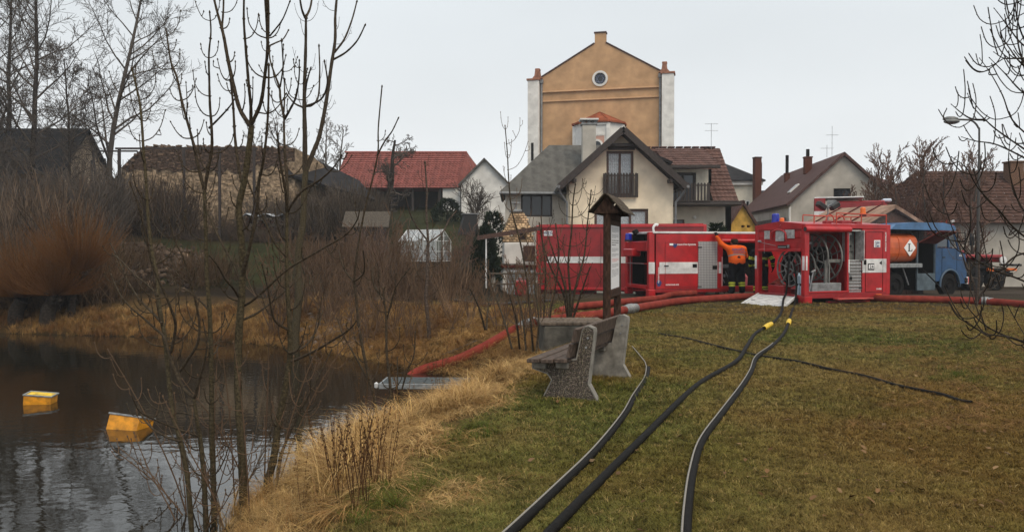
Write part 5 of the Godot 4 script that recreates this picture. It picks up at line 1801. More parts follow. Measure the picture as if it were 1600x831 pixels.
func tanker() -> void:
	var o := thing("tank_truck", "blue cabbed fuel truck with an orange tank and a raised locker flap", "truck", Vector3(17.30, -0.25, -31.7), deg_to_rad(25))
	wheel(o, 0, 0.0, 0.46, 0.26)
	wheel(o, -3.0, 0.0, 0.48, 0.3)
	wheel(o, 0, -1.8, 0.46, 0.26)
	wheel(o, -3.0, -1.8, 0.48, 0.3)
	var b := B.new()
	b.bx(-1.9, 0.85, -1.0, 5.6, 0.22, 0.8, 0.02)
	part(o, "chassis", b, M.dark)
	b = B.new()
	var sec := PackedVector2Array(); var rim := PackedVector2Array()
	for k in 32:
		var a := TAU * k / 32.0
		var s := Vector2(signf(cos(a)) * pow(absf(cos(a)), 0.55), signf(sin(a)) * pow(absf(sin(a)), 0.62))
		sec.push_back(Vector2(s.x * 1.0, s.y * 0.575)); rim.push_back(Vector2(s.x * 1.018, s.y * 0.59))
	var tt := Transform3D(Basis(Vector3(0, 0, -1), Vector3(0, 1, 0), Vector3(1, 0, 0)), Vector3(0, 1.92, -1.02))
	b.prism(sec, -5.1, -1.80, tt)
	for x in [-2.78, -3.7]: b.prism(rim, x - 0.04, x + 0.04, tt)
	var tk := part(o, "tank", b, M.orange_paint)
	b = B.new()
	b.bx(-3.3, 1.24, -0.62, 3.2, 0.16, 1.5, 0.02)
	part(tk, "tank_bed", b, M.galvanised)
	b = B.new()
	b.box(Transform3D(Basis(Vector3.BACK, PI / 4), Vector3(-2.25, 1.92, -0.008)), Vector3(0.46, 0.46, 0.012), 0.003)
	var dm := part(tk, "diamond_sign", b, M.white_print)
	words(dm, "lettering", "L", 0.30, xf(-2.25, 1.92, 0.002), M.black, true, "Droid Serif")
	# locker behind the cab
	b = B.new()
	b.bx(-1.33, 1.2, -1.75, 0.96, 1.8, 0.05)
	b.bx(-1.80, 1.2, -0.95, 0.05, 1.85, 1.7)
	b.bx(-1.33, 2.13, -0.95, 0.98, 0.05, 1.7)
	b.bx(-1.33, 1.2, -1.1, 0.9, 1.7, 0.05)
	b.bx(-0.845, 1.25, -1.0, 0.03, 1.75, 1.9)
	part(o, "locker", b, M.dark)
	b = B.new()
	b.bx(-1.33, 0.60, -0.02, 0.98, 0.66, 0.04, 0.01)
	b.bx(-1.82, 1.2, -0.03, 0.05, 1.86, 0.07, 0.01)
	b.bx(-0.84, 1.2, -0.03, 0.05, 1.86, 0.07, 0.01)
	part(o, "locker_panel", b, mat("steel_blue", Color(0.10, 0.14, 0.17), 0.5, T.dirt, 0.7))
	b = B.new()
	b.slab([Vector3(-1.80, 2.14, 0.0), Vector3(-0.84, 2.10, 0.0), Vector3(-0.25, 2.56, 0.45), Vector3(-1.15, 2.58, 0.45)], 0.05)
	part(o, "flap", b, M.red_brown)
	b = B.new()
	b.tube(curve([Vector3(-1.7, 1.1, 0.1), Vector3(-1.5, 0.8, 0.3), Vector3(-1.2, 0.4, 0.5), Vector3(-1.0, 0.1, 0.6), Vector3(-0.7, 0.04, 0.9)], 4), taper(17, 0.03, 0.03), 6)
	part(o, "filling_hose", b, M.rubber)
	b = B.new()
	b.rod(Vector3(-2.62, 1.15, -0.02), Vector3(-2.3, 0.5, -0.02), 0.03, 6)
	part(o, "strut", b, M.steel)
	# cab
	b = B.new()
	b.prism(poly([[-0.80, 0.62], [-0.50, 0.62], [-0.46, 0.85], [-0.25, 1.02], [0.25, 1.02], [0.50, 0.85], [0.56, 0.50], [1.0, 0.50], [1.02, 1.0], [0.93, 1.70], [0.45, 1.88], [-0.80, 1.92]]), -2.05, 0.0)
	var cb := part(o, "cab", b, M.blue_paint)
	b = B.new()
	var arc := PackedVector3Array()
	for k in 13:
		var a := PI * (k - 0.5) / 11.0
		arc.push_back(Vector3(-cos(a) * 0.57, 0.46 + sin(a) * 0.60, 0.02))
	b.tube(arc, taper(13, 0.045, 0.045), 6)
	part(cb, "fender", b, mat("fender_grey", Color(0.05, 0.09, 0.14), 0.5))
	b = B.new()
	for z in [0.0, -2.03]:
		for q in [[-0.78, 1.92, -0.74, 2.62], [-0.05, 1.92, -0.08, 2.62], [0.55, 1.86, 0.22, 2.62]]:
			b.bar(Vector3(q[0], q[1], z - 0.02), Vector3(q[2], q[3], z - 0.05), 0.07, 0.06)
	part(cb, "pillar", b, M.blue_paint)
	b = B.new()
	b.face([Vector3(0.52, 1.88, -0.05), Vector3(0.52, 1.88, -1.98), Vector3(0.22, 2.6, -1.92), Vector3(0.22, 2.6, -0.1)], Vector3(1, 0.3, 0))
	part(cb, "windscreen", b, M.glass)
	b = B.new()
	b.bx(-0.42, 2.26, -0.04, 0.62, 0.6, 0.012)
	b.bx(0.15, 2.2, -0.04, 0.35, 0.5, 0.012)
	part(cb, "side_window", b, M.glass_blue)
	b = B.new()
	b.prism(poly([[-3.35, 2.62], [0.22, 2.60], [0.30, 2.66], [0.20, 2.80], [-0.4, 2.90], [-2.2, 2.90], [-3.1, 2.80]]), -1.95, 0.05)
	part(cb, "cab_roof", b, M.blue_roof)
	b = B.new()
	b.bx(0.0, 0.0, 0.0, 0.02, 0.02, 0.02)
	plate(cb, "door_line", -0.45, 1.3, 0.004, 0.012, 1.2, M.dark)
	plate(cb, "door_line", 0.42, 1.45, 0.004, 0.012, 0.8, M.dark)
	plate(cb, "door_handle", -0.35, 1.55, 0.014, 0.14, 0.04, M.black, 0.03)
	words(cb, "lettering", "A30", 0.09, xf(0.66, 1.62, 0.006), M.white_print, true)
	b = B.new()
	b.bx(0.98, 0.62, -1.0, 0.16, 0.22, 2.1, 0.03)
	part(o, "bumper", b, M.dark)
	plate(o, "marker_lamp", 1.08, 0.62, -0.05, 0.10, 0.28, M.white_print, 0.08)
	plate(o, "marker_lamp", 1.15, 0.62, -0.05, 0.05, 0.28, M.red_print, 0.08)
	b = B.new()
	b.bar(Vector3(0.45, 2.05, 0.1), Vector3(0.75, 2.2, 0.35), 0.02, 0.02)
	b.bx(0.78, 2.2, 0.38, 0.06, 0.36, 0.2, 0.02)
	part(o, "mirror", b, M.black)

func red_lorry() -> void:
	var o := thing("red_lorry", "dark red flatbed lorry behind the blue cab, half hidden by branches", "lorry", Vector3(21.9, -0.25, -36.2), deg_to_rad(12))
	wheel(o, 0.0, 0.0, 0.5, 0.3)
	wheel(o, -1.15, 0.0, 0.5, 0.3)
	wheel(o, 0.0, -1.9, 0.5, 0.3)
	wheel(o, -1.15, -1.9, 0.5, 0.3)
	var b := B.new()
	b.bx(-0.7, 0.85, -1.0, 3.4, 0.3, 1.4, 0.03)
	b.bx(-0.9, 1.12, -1.0, 1.6, 0.3, 1.8, 0.05)
	part(o, "chassis", b, M.dark)
	b = B.new()
	b.bx(-0.8, 1.55, -1.0, 2.3, 0.16, 2.0, 0.04)
	b.bx(0.1, 1.40, -1.0, 0.9, 0.25, 1.7, 0.06)
	b.bx(-1.9, 1.62, -1.0, 0.5, 0.4, 1.9, 0.05)
	part(o, "bed", b, M.red_deep)
	b = B.new()
	for x in [-2.4, -2.0, -1.6]: b.rod(Vector3(x, 1.6, -0.1), Vector3(x, 2.6, -0.1), 0.025, 6)
	for y in [1.9, 2.25, 2.6]: b.rod(Vector3(-2.4, y, -0.1), Vector3(-1.6, y, -0.1), 0.02, 6)
	part(o, "rack", b, M.dark)
	plate(o, "mirror", -1.35, 2.3, 0.0, 0.16, 0.55, M.black, 0.06)
	b = B.new()
	b.lathe([Vector2(0, 0), Vector2(0.16, 0.02), Vector2(0.18, 0.1), Vector2(0, 0.14)], Transform3D(Basis(Vector3.RIGHT, PI / 2), Vector3(0.25, 1.38, 0.0)), 14)
	part(o, "headlight", b, M.white_paint)
	b = B.new()
	b.bx(0.75, 0.72, -1.0, 0.2, 0.2, 2.1, 0.03)
	part(o, "bumper", b, M.dark)
	plate(o, "marker_lamp", 0.86, 0.95, -0.1, 0.5, 0.12, M.orange_lamp, 0.1)
	plate(o, "marker_lamp", -0.35, 0.95, 0.0, 0.3, 0.14, M.orange_lamp, 0.1)
	b = B.new()
	b.bx(1.1, 1.15, -0.4, 0.5, 0.1, 0.8, 0.02)
	part(o, "tow_frame", b, M.black)

func fire_engine() -> void:
	var o := thing("fire_engine", "red fire engine with a grey roller shutter behind the wooden shed", "fire engine", Vector3(14.45, -0.25, -38.4), deg_to_rad(-20))
	for x in [0.7, 3.2]:
		wheel(o, x, 0.0, 0.5, 0.3)
		wheel(o, x, -2.0, 0.5, 0.3)
	var b := B.new()
	b.bx(0.25, 2.4, -1.2, 0.5, 3.8, 2.4, 0.03)
	b.bx(2.0, 2.3, -1.25, 2.2, 3.7, 2.3, 0.05)
	var bd := part(o, "body", b, M.red_deep)
	b = B.new()
	b.bx(1.1, 4.32, -1.2, 2.2, 0.06, 2.4, 0.02)
	part(o, "roof", b, M.white_paint)
	b = B.new()
	b.bx(0.78, 2.6, -0.02, 0.42, 3.2, 0.05, 0.01)
	var sh := part(o, "roller_shutter", b, M.galvanised)
	for k in 12:
		b = B.new()
		b.bx(0.78, 1.6 + k * 0.2, 0.012, 0.40, 0.16, 0.02, 0.006)
		part(sh, "slat", b, M.galvanised)
	plate(bd, "stripe", 0.25, 3.55, 0.006, 0.5, 0.26, M.white_paint)
	b = B.new()
	b.prism(poly([[3.0, 0.6], [4.1, 0.6], [4.1, 2.5], [3.85, 3.4], [3.0, 4.1]]), -2.4, 0.0)
	part(o, "cab", b, M.red_deep)
	b = B.new()
	b.bx(3.2, 4.16, -1.2, 0.4, 0.16, 1.8, 0.05)
	part(o, "light_bar", b, mat("bar_white", Color(0.55, 0.62, 0.72), 0.3))
	plate(o, "window", 3.4, 3.1, 0.006, 0.6, 0.6, M.glass_dark)

func crane() -> void:
	var o := thing("red_machine", "rusty red striped lifting jib seen between shrubs beyond the wooden shed", "crane", Vector3(20.4, -0.25, -39.0), 0.3)
	var b := B.new()
	b.bar(Vector3(-1.8, 2.2, 0), Vector3(0.9, 3.2, 0), 0.16, 0.3)
	b.bar(Vector3(-1.8, 2.5, 0), Vector3(0.9, 2.7, 0), 0.10, 0.1)
	part(o, "jib", b, mat("machine_red", Color(0.30, 0.06, 0.04), 0.7, T.dirt, 1.0))
	b = B.new()
	b.bx(-0.2, 1.3, -0.3, 2.4, 1.6, 1.2, 0.05)
	part(o, "body", b, M.red_brown)
	for k in 5:
		b = B.new()
		b.box(Transform3D(Basis(Vector3.BACK, 0.25), Vector3(1.0 + 0.04 * k, 2.35 + k * 0.22, 0.1)), Vector3(0.2, 0.11, 0.1), 0.01)
		part(o, "stripe", b, M.white_paint if k % 2 == 0 else M.red)

# ---------------------------------------------------------------- hoses
func hose(called: String, label: String, pts: Array, r: float, m: Material, cat_ := "hose", group := "", sides := 10, sink := 0.0) -> Node3D:
	var o := thing(called, label, cat_, Vector3.ZERO, 0.0, group)
	var w := []
	for q in pts:
		w.append(q if q is Vector3 else on_ground(q[0], q[1], r * (1.0 - sink)))
	var p := curve(w, 8)
	var b := B.new()
	b.tube(p, taper(p.size(), r, r), sides)
	part(o, "tube", b, m)
	o.set_meta("path_points", p)
	return o

func coupling(o: Node3D, a: Vector3, dir: Vector3, r: float, long: float, m: Material, called := "coupling") -> void:
	var z := dir.normalized()
	var x := Vector3.UP.cross(z).normalized()
	var t := Transform3D(Basis(x, z, x.cross(z)), a - z * long / 2)
	var b := B.new()
	b.lathe([Vector2(r, 0), Vector2(r * 1.12, 0.02), Vector2(r * 1.12, long * 0.25), Vector2(r * 1.03, long * 0.3), Vector2(r * 1.3, long * 0.36), Vector2(r * 1.3, long * 0.46), Vector2(r * 1.05, long * 0.5), Vector2(r * 1.3, long * 0.54), Vector2(r * 1.3, long * 0.64), Vector2(r * 1.03, long * 0.7), Vector2(r * 1.12, long * 0.75), Vector2(r * 1.12, long - 0.02), Vector2(r, long)], t, 18)
	part(o, called, b, m)

func hoses() -> void:
	var o := hose("water_hose", "thick red suction hose rising from the pond and lying along the dam", [Vector3(-2.5, -1.35, -16.2), [650, 583], [690, 571], [720, 560], [760, 541], [800, 518], [826, 507], [880, 498], [940, 491], [985, 483], [1060, 471], [1120, 466], [1183, 462.5], [1260, 462.5], [1330, 464], [1395, 466.5], [1460, 468], [1540, 471], [1620, 477], [1800, 488]], 0.105, M.hose_red, "hose", "", 14, -0.1)
	coupling(o, on_ground(985, 483, 0.1155), on_ground(1000, 480, 0.1) - on_ground(970, 486, 0.1), 0.105, 0.85, M.coupling)
	coupling(o, on_ground(822, 508, 0.1155), on_ground(830, 505, 0.1) - on_ground(812, 512.5, 0.1), 0.105, 0.6, M.coupling)
	coupling(o, on_ground(1541, 471, 0.1155), on_ground(1548, 471.4, 0.1) - on_ground(1534, 470.6, 0.1), 0.105, 0.42, M.coupling)
	hose("water_hose", "second red hose running from the grass to the pump container", [[872, 488], [897, 480], [940, 475.5], [1000, 469], [1032, 465.5], Vector3(5.35, 0.12, -26.6), Vector3(6.2, 0.14, -27.0)], 0.10, M.hose_red, "hose", "", 12, -0.1)
	var tail := Vector3(8.32, 0.32, -24.3)
	o = hose("hydraulic_hose", "middle black hydraulic hose from the tailboard down across the grass", [tail + Vector3(0.12, 1.0, -0.1), tail + Vector3(0.03, 0.5, 0), tail, Vector3(7.9, 0.17, -23.3), [1221, 489], [1208, 505], [1196, 512], [1180, 522], [1167, 542], [1150, 566], [1090, 602], [1000, 690], [940, 750], [862, 831], [800, 900]], 0.031, M.rubber)
	var p1 := on_ground(1203, 508, 0.042); var p2 := on_ground(1197, 511.5, 0.042)
	coupling(o, on_ground(1200, 509.5, 0.044), p2 - p1, 0.044, 0.95, M.yellow, "sleeve")
	o = hose("hydraulic_hose", "right hand black hydraulic hose with a pale line beside it", [tail + Vector3(0.22, 0.9, 0.0), tail + Vector3(0.2, 0.3, 0.3), Vector3(8.2, 0.06, -23.2), [1239, 484], [1233, 503], [1226, 520], [1208, 540], [1184, 558], [1175, 580], [1160, 605], [1130, 645], [1098, 690], [1083, 740], [1075, 800], [1072, 860]], 0.029, M.rubber)
	p1 = on_ground(1234, 501, 0.042); p2 = on_ground(1231.5, 509, 0.042)
	coupling(o, on_ground(1233, 504, 0.044), p2 - p1, 0.042, 0.75, M.yellow, "sleeve")
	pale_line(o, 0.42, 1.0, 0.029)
	o = hose("hydraulic_hose", "left hand black hydraulic hose in the grass beside the bench", [[1013, 575], [1010, 592], [992, 620], [975, 650], [932, 704], [872, 765], [800, 833], [740, 890]], 0.028, M.rubber)
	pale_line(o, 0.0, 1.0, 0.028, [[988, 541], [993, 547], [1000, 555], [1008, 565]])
	hose("crossing_hose", "flat dark hose lying across the grass under the hydraulic hoses", [[1030, 522], [1048, 525], [1075, 529.5], [1120, 541], [1180, 555], [1250, 566], [1300, 578], [1350, 588], [1400, 602], [1440, 611], [1475, 618], [1500, 627], [1520, 630]], 0.024, M.rubber, "hose", "", 8, 0.4)
	hose("cable", "thin black cable trailing over the path beyond the pond", [[540, 470], [600, 468], [660, 465], [715, 470], [760, 476], [810, 473], [860, 470]], 0.05, M.black, "cable", "", 6)
	hose("cable", "thin dark line beside the red hose on the bank slope", [[690, 556], [720, 545], [745, 533]], 0.03, M.black, "cable", "", 6)

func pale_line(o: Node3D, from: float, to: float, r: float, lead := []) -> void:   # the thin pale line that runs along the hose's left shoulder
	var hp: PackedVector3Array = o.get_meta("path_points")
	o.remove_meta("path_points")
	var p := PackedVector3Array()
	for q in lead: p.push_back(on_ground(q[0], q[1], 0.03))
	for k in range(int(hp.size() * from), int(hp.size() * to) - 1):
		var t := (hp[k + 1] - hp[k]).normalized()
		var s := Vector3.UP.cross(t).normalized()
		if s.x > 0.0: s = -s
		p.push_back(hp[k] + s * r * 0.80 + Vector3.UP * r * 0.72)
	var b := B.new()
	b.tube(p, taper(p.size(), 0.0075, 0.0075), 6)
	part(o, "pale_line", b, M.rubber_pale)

# ---------------------------------------------------------------- things near the camera
func bench() -> void:
	var o := thing("park_bench", "brown plank bench with concrete aggregate legs facing the pond", "bench", Vector3(0.63, -0.03, -8.55), 0.0)
	# x axis along the bench (away from the camera), z axis towards the pond
	var ax := Vector3(0.36, 0, -0.93).normalized()
	var fw := Vector3(-ax.z, 0, ax.x) * -1.0
	if fw.x > 0.0: fw = -fw
	o.transform.basis = Basis(ax, Vector3.UP, ax.cross(Vector3.UP))
	var zs := 1.0 if o.transform.basis.z.dot(fw) > 0.0 else -1.0
	# leg profile: u towards the pond, v up
	var prof := poly([[0.32, 0.0], [0.20, 0.235], [0.25, 0.30], [0.42, 0.35], [0.42, 0.415], [0.36, 0.44], [-0.075, 0.465], [-0.135, 0.77], [-0.165, 0.815], [-0.205, 0.825], [-0.265, 0.80], [-0.27, 0.76], [-0.205, 0.21], [-0.325, 0.0]])
	for x in [0.0, 1.55]:
		var b := B.new()
		var t := Transform3D(Basis(Vector3(0, 0, zs), Vector3.UP, Vector3(1, 0, 0)), Vector3(x, 0, 0))
		b.prism(prof, -0.045, 0.045, t)
		var lg := part(o, "leg", b, M.aggregate if x == 0.0 else M.concrete)
		b = B.new()                                          # the smooth cast edge around the profile
		for k in prof.size():
			var p := prof[k]; var q := prof[(k + 1) % prof.size()]
			if k == prof.size() - 1: continue
			b.bar(t * Vector3(p.x, p.y, 0.0), t * Vector3(q.x, q.y, 0.0), 0.098, 0.012, t.basis * Vector3(-(q - p).y, (q - p).x, 0).normalized())
		part(lg, "cast_edge", b, M.concrete)
		b = B.new()
		for q in [[-0.20, 0.70], [-0.18, 0.60]]: b.rod(t * Vector3(q[0], q[1], -0.052), t * Vector3(q[0], q[1], 0.052), 0.012, 8)
		part(lg, "bolt", b, M.steel)
		b = B.new()
		b.bx(x, 0.385, zs * 0.33, 0.16, 0.07, 0.14, 0.01)
		b.bx(x, 0.40, zs * 0.08, 0.16, 0.07, 0.14, 0.01)
		part(lg, "seat_bracket", b, M.concrete)
	for q in [[0.36, 0.452], [0.205, 0.458], [0.05, 0.468]]:
		var b := B.new()
		b.box(Transform3D(Basis(Vector3.RIGHT, 0.03 * zs), Vector3(0.80, q[1] + rng.randf_range(-0.003, 0.003), zs * q[0])), Vector3(2.02, 0.042, 0.136), 0.006)
		part(o, "seat_plank", b, M.plank)
	for q in [[-0.045, 0.575], [-0.098, 0.735]]:
		var b := B.new()
		b.box(Transform3D(Basis(Vector3.RIGHT, -0.22 * zs), Vector3(0.80, q[1], zs * q[0])), Vector3(2.02, 0.148, 0.04), 0.006)
		part(o, "back_plank", b, M.plank)

func info_board() -> void:
	var a := Vector3(1.42, gh(1.42, 12.0) - 0.05, -12.0)
	var c := Vector3(1.73, gh(1.73, 13.15) - 0.05, -13.15)
	var dir := Vector3(c.x - a.x, 0, c.z - a.z).normalized()
	var face_ := Vector3(-dir.z, 0, dir.x)
	if face_.x < 0.0: face_ = -face_
	var o := thing("information_board", "wooden notice board on two log posts under a small shingled roof", "notice board", a)
	var span := a.distance_to(Vector3(c.x, a.y, c.z))
	o.transform.basis = Basis(dir, Vector3.UP, dir.cross(Vector3.UP))   # x from near post to far post
	var zs := 1.0 if o.transform.basis.z.dot(face_) > 0.0 else -1.0
	for x in [0.0, span]:
		var b := B.new()
		b.lathe([Vector2(0.062, 0), Vector2(0.058, 1.0), Vector2(0.055, 2.25), Vector2(0, 2.25)], xf(x, 0, 0), 14)
		part(o, "post", b, M.log)
	var b := B.new()
	b.bx(span / 2, 1.55, zs * 0.02, span - 0.10, 1.1, 0.045, 0.008)
	b.bx(span / 2, 0.98, 0, span - 0.14, 0.16, 0.12, 0.03)
	b.bx(span / 2, 2.16, 0, span - 0.14, 0.10, 0.10, 0.02)
	part(o, "board", b, M.log)
	b = B.new()
	var z := zs * 0.045
	if zs > 0:
		b.quad_uv(Vector3(0.12, 1.05, z), Vector3(span - 0.12, 1.05, z), Vector3(span - 0.12, 2.02, z), Vector3(0.12, 2.02, z))
	else:
		b.quad_uv(Vector3(span - 0.12, 1.05, z), Vector3(0.12, 1.05, z), Vector3(0.12, 2.02, z), Vector3(span - 0.12, 2.02, z))
	var pm := StandardMaterial3D.new()
	pm.albedo_texture = tex_paper()
	pm.roughness = 0.6
	part(o, "notice", b, pm, "printed white notice")
	for x in [-0.05, span + 0.05]:
		b = B.new()
		b.prism(poly([[-0.20, 2.19], [0.20, 2.19], [0.0, 2.44]]), x - 0.02, x + 0.02, Transform3D(Basis(Vector3(0, 0, 1), Vector3.UP, Vector3(1, 0, 0)), Vector3.ZERO))
		part(o, "gable", b, M.log)
	for s in [-1.0, 1.0]:
		for row in 4:
			for k in 7:
				b = B.new()
				var u0 := row / 4.0
				var p := Vector3(-0.16 + (k + 0.5) * (span + 0.32) / 7.0, 2.47 - u0 * 0.255, s * (0.02 + u0 * 0.225))
				b.box(Transform3D(Basis(Vector3.RIGHT, s * 0.80), p + Vector3(0, -0.03 + rng.randf_range(-0.004, 0.004), s * 0.035)), Vector3((span + 0.32) / 7.0 - 0.006, 0.016, 0.115), 0.003)
				part(o, "shingle", b, M.shingle)

func sluice() -> void:
	var o := thing("sluice_block", "low concrete sluice box with board cover behind the bench", "sluice", Vector3(1.05, gh(1.05, 14.4) - 0.1, -14.4), 0.06)
	var b := B.new()
	b.bx(0, 0.18, 0, 1.05, 0.52, 1.1, 0.02)
	part(o, "concrete_box", b, M.concrete_dark)
	for k in 4:
		b = B.new()
		b.bx(0.0, 0.47 + 0.004 * (k % 2), -0.42 + k * 0.28, 1.18, 0.05, 0.265, 0.008)
		part(o, "plank", b, M.wood_pale)

func pontoon() -> void:
	var o := thing("footbridge", "narrow grey steel grating jetty just above the pond water", "jetty", Vector3(-1.28, -0.80, -14.4), -0.03)
	var b := B.new()
	b.bx(0.1, 0, 0.36, 2.3, 0.09, 0.04, 0.005)
	b.bx(0.1, 0, -0.36, 2.3, 0.09, 0.04, 0.005)
	for x in [-1.04, 1.24]: b.bx(x, 0, 0, 0.04, 0.09, 0.7, 0.005)
	part(o, "frame", b, M.galvanised)
	for k in 3:
		b = B.new()
		b.bx(-0.65 + k * 0.75, 0.035, 0, 0.74, 0.035, 0.66, 0.006)
		part(o, "grating", b, mat("grating", Color(0.105, 0.12, 0.125), 0.75, T.blotch, 3.0))
	b = B.new()
	for x in [-0.75, 0.7]:
		b.rod(Vector3(x, -0.9, 0.2), Vector3(x, 0.0, 0.2), 0.035, 8)
	part(o, "leg", b, M.dark)
	b = B.new()
	b.lathe([Vector2(0, -0.06), Vector2(0.035, -0.04), Vector2(0.04, 0.03), Vector2(0, 0.06)], xf(-1.12, 0.0, 0.25), 10)
	tag(part(self, "float", b, M.white_paint), "small white float at the outer end of the grey jetty", "float").transform = o.transform

func pond_floats() -> void:
	var root: Node3D = null
	for k in 2:
		var px := [62.0, 201.0]; var py := [630.0, 668.0]
		var p := on_level(px[k], py[k], -1.0)
		var o := thing("strainer_float", ["yellow box float with pale rim, upright in darker water", "yellow box float tilted on its side, nearer the bank"][k], "float", p + Vector3(0, [0.0, -0.02][k], 0), [0.12, -0.22][k], "yellow floats of the suction strainers")
		o.scale = Vector3.ONE * [0.8, 0.95][k]
		o.rotation.x = [0.05, -0.30][k]
		o.rotation.z = [-0.10, -0.07][k]
		var b := B.new()
		b.prism(poly([[-0.27, -0.25], [0.25, -0.25], [0.27, 0.19], [-0.27, 0.19]]), -0.17, 0.17)
		part(o, "shell", b, M.yellow_float)
		b = B.new()
		for s in [-1.0, 1.0]:
			b.bx(0, 0.195, s * 0.17, 0.58, 0.03, 0.03, 0.005)
			b.bx(s * 0.275, 0.195, 0, 0.03, 0.03, 0.31, 0.005)
		part(o, "rim", b, M.galvanised)
		b = B.new()
		b.bx(0, 0.192, 0, 0.5, 0.012, 0.3, 0.004)
		for x in [-0.1, 0.1]: b.bx(x, 0.2, 0, 0.03, 0.012, 0.22, 0.003)
		part(o, "lid", b, M.yellow)

func street_lamp() -> void:
	var o := thing("street_lamp", "tall grey street lamp with a curved arm and two lamp heads", "street lamp", Vector3(19.75, -0.25, -34.0), 0.0)
	var b := B.new()
	var pts := [Vector3(0, 0, 0), Vector3(0, 2.5, 0), Vector3(0, 6.5, 0), Vector3(-0.05, 7.0, 0), Vector3(-0.30, 7.28, 0), Vector3(-0.6, 7.33, 0), Vector3(-1.05, 7.34, 0)]
	var p := curve(pts, 5)
	var r := PackedFloat32Array()
	for q in p: r.push_back(lerpf(0.09, 0.04, clampf(q.y / 6.5, 0, 1)))
	b.tube(p, r, 10)
	part(o, "pole", b, mat("pole", Color(0.05, 0.045, 0.042), 0.6))
	for q in [[-1.22, 7.36, 0.0], [-1.42, 7.18, 0.45]]:
		b = B.new()
		b.lathe([Vector2(0, 0.1), Vector2(0.16, 0.09), Vector2(0.27, 0.04), Vector2(0.29, 0.0), Vector2(0.27, -0.03)].map(func(v): return Vector2(v.x, v.y)), Transform3D(Basis(Vector3(1.15, 0, 0), Vector3(0, -1, 0), Vector3(0, 0, -0.6)), Vector3(q[0], q[1], q[2])), 18)
		b.lathe([Vector2(0.27, -0.03), Vector2(0.29, 0.0), Vector2(0.27, 0.05), Vector2(0.15, 0.1), Vector2(0, 0.11)], Transform3D(Basis(Vector3(1.15, 0, 0), Vector3(0, 1, 0), Vector3(0, 0, 0.6)), Vector3(q[0], q[1], q[2])), 18)
		var hd := part(o, "lamp_head", b, M.panel_grey)
		b = B.new()
		b.lathe([Vector2(0, -0.12), Vector2(0.14, -0.10), Vector2(0.23, -0.03)], Transform3D(Basis(Vector3(1.1, 0, 0), Vector3(0, 1, 0), Vector3(0, 0, 0.6)), Vector3(q[0], q[1], q[2])), 18)
		part(hd, "lens", b, M.glass_blue)

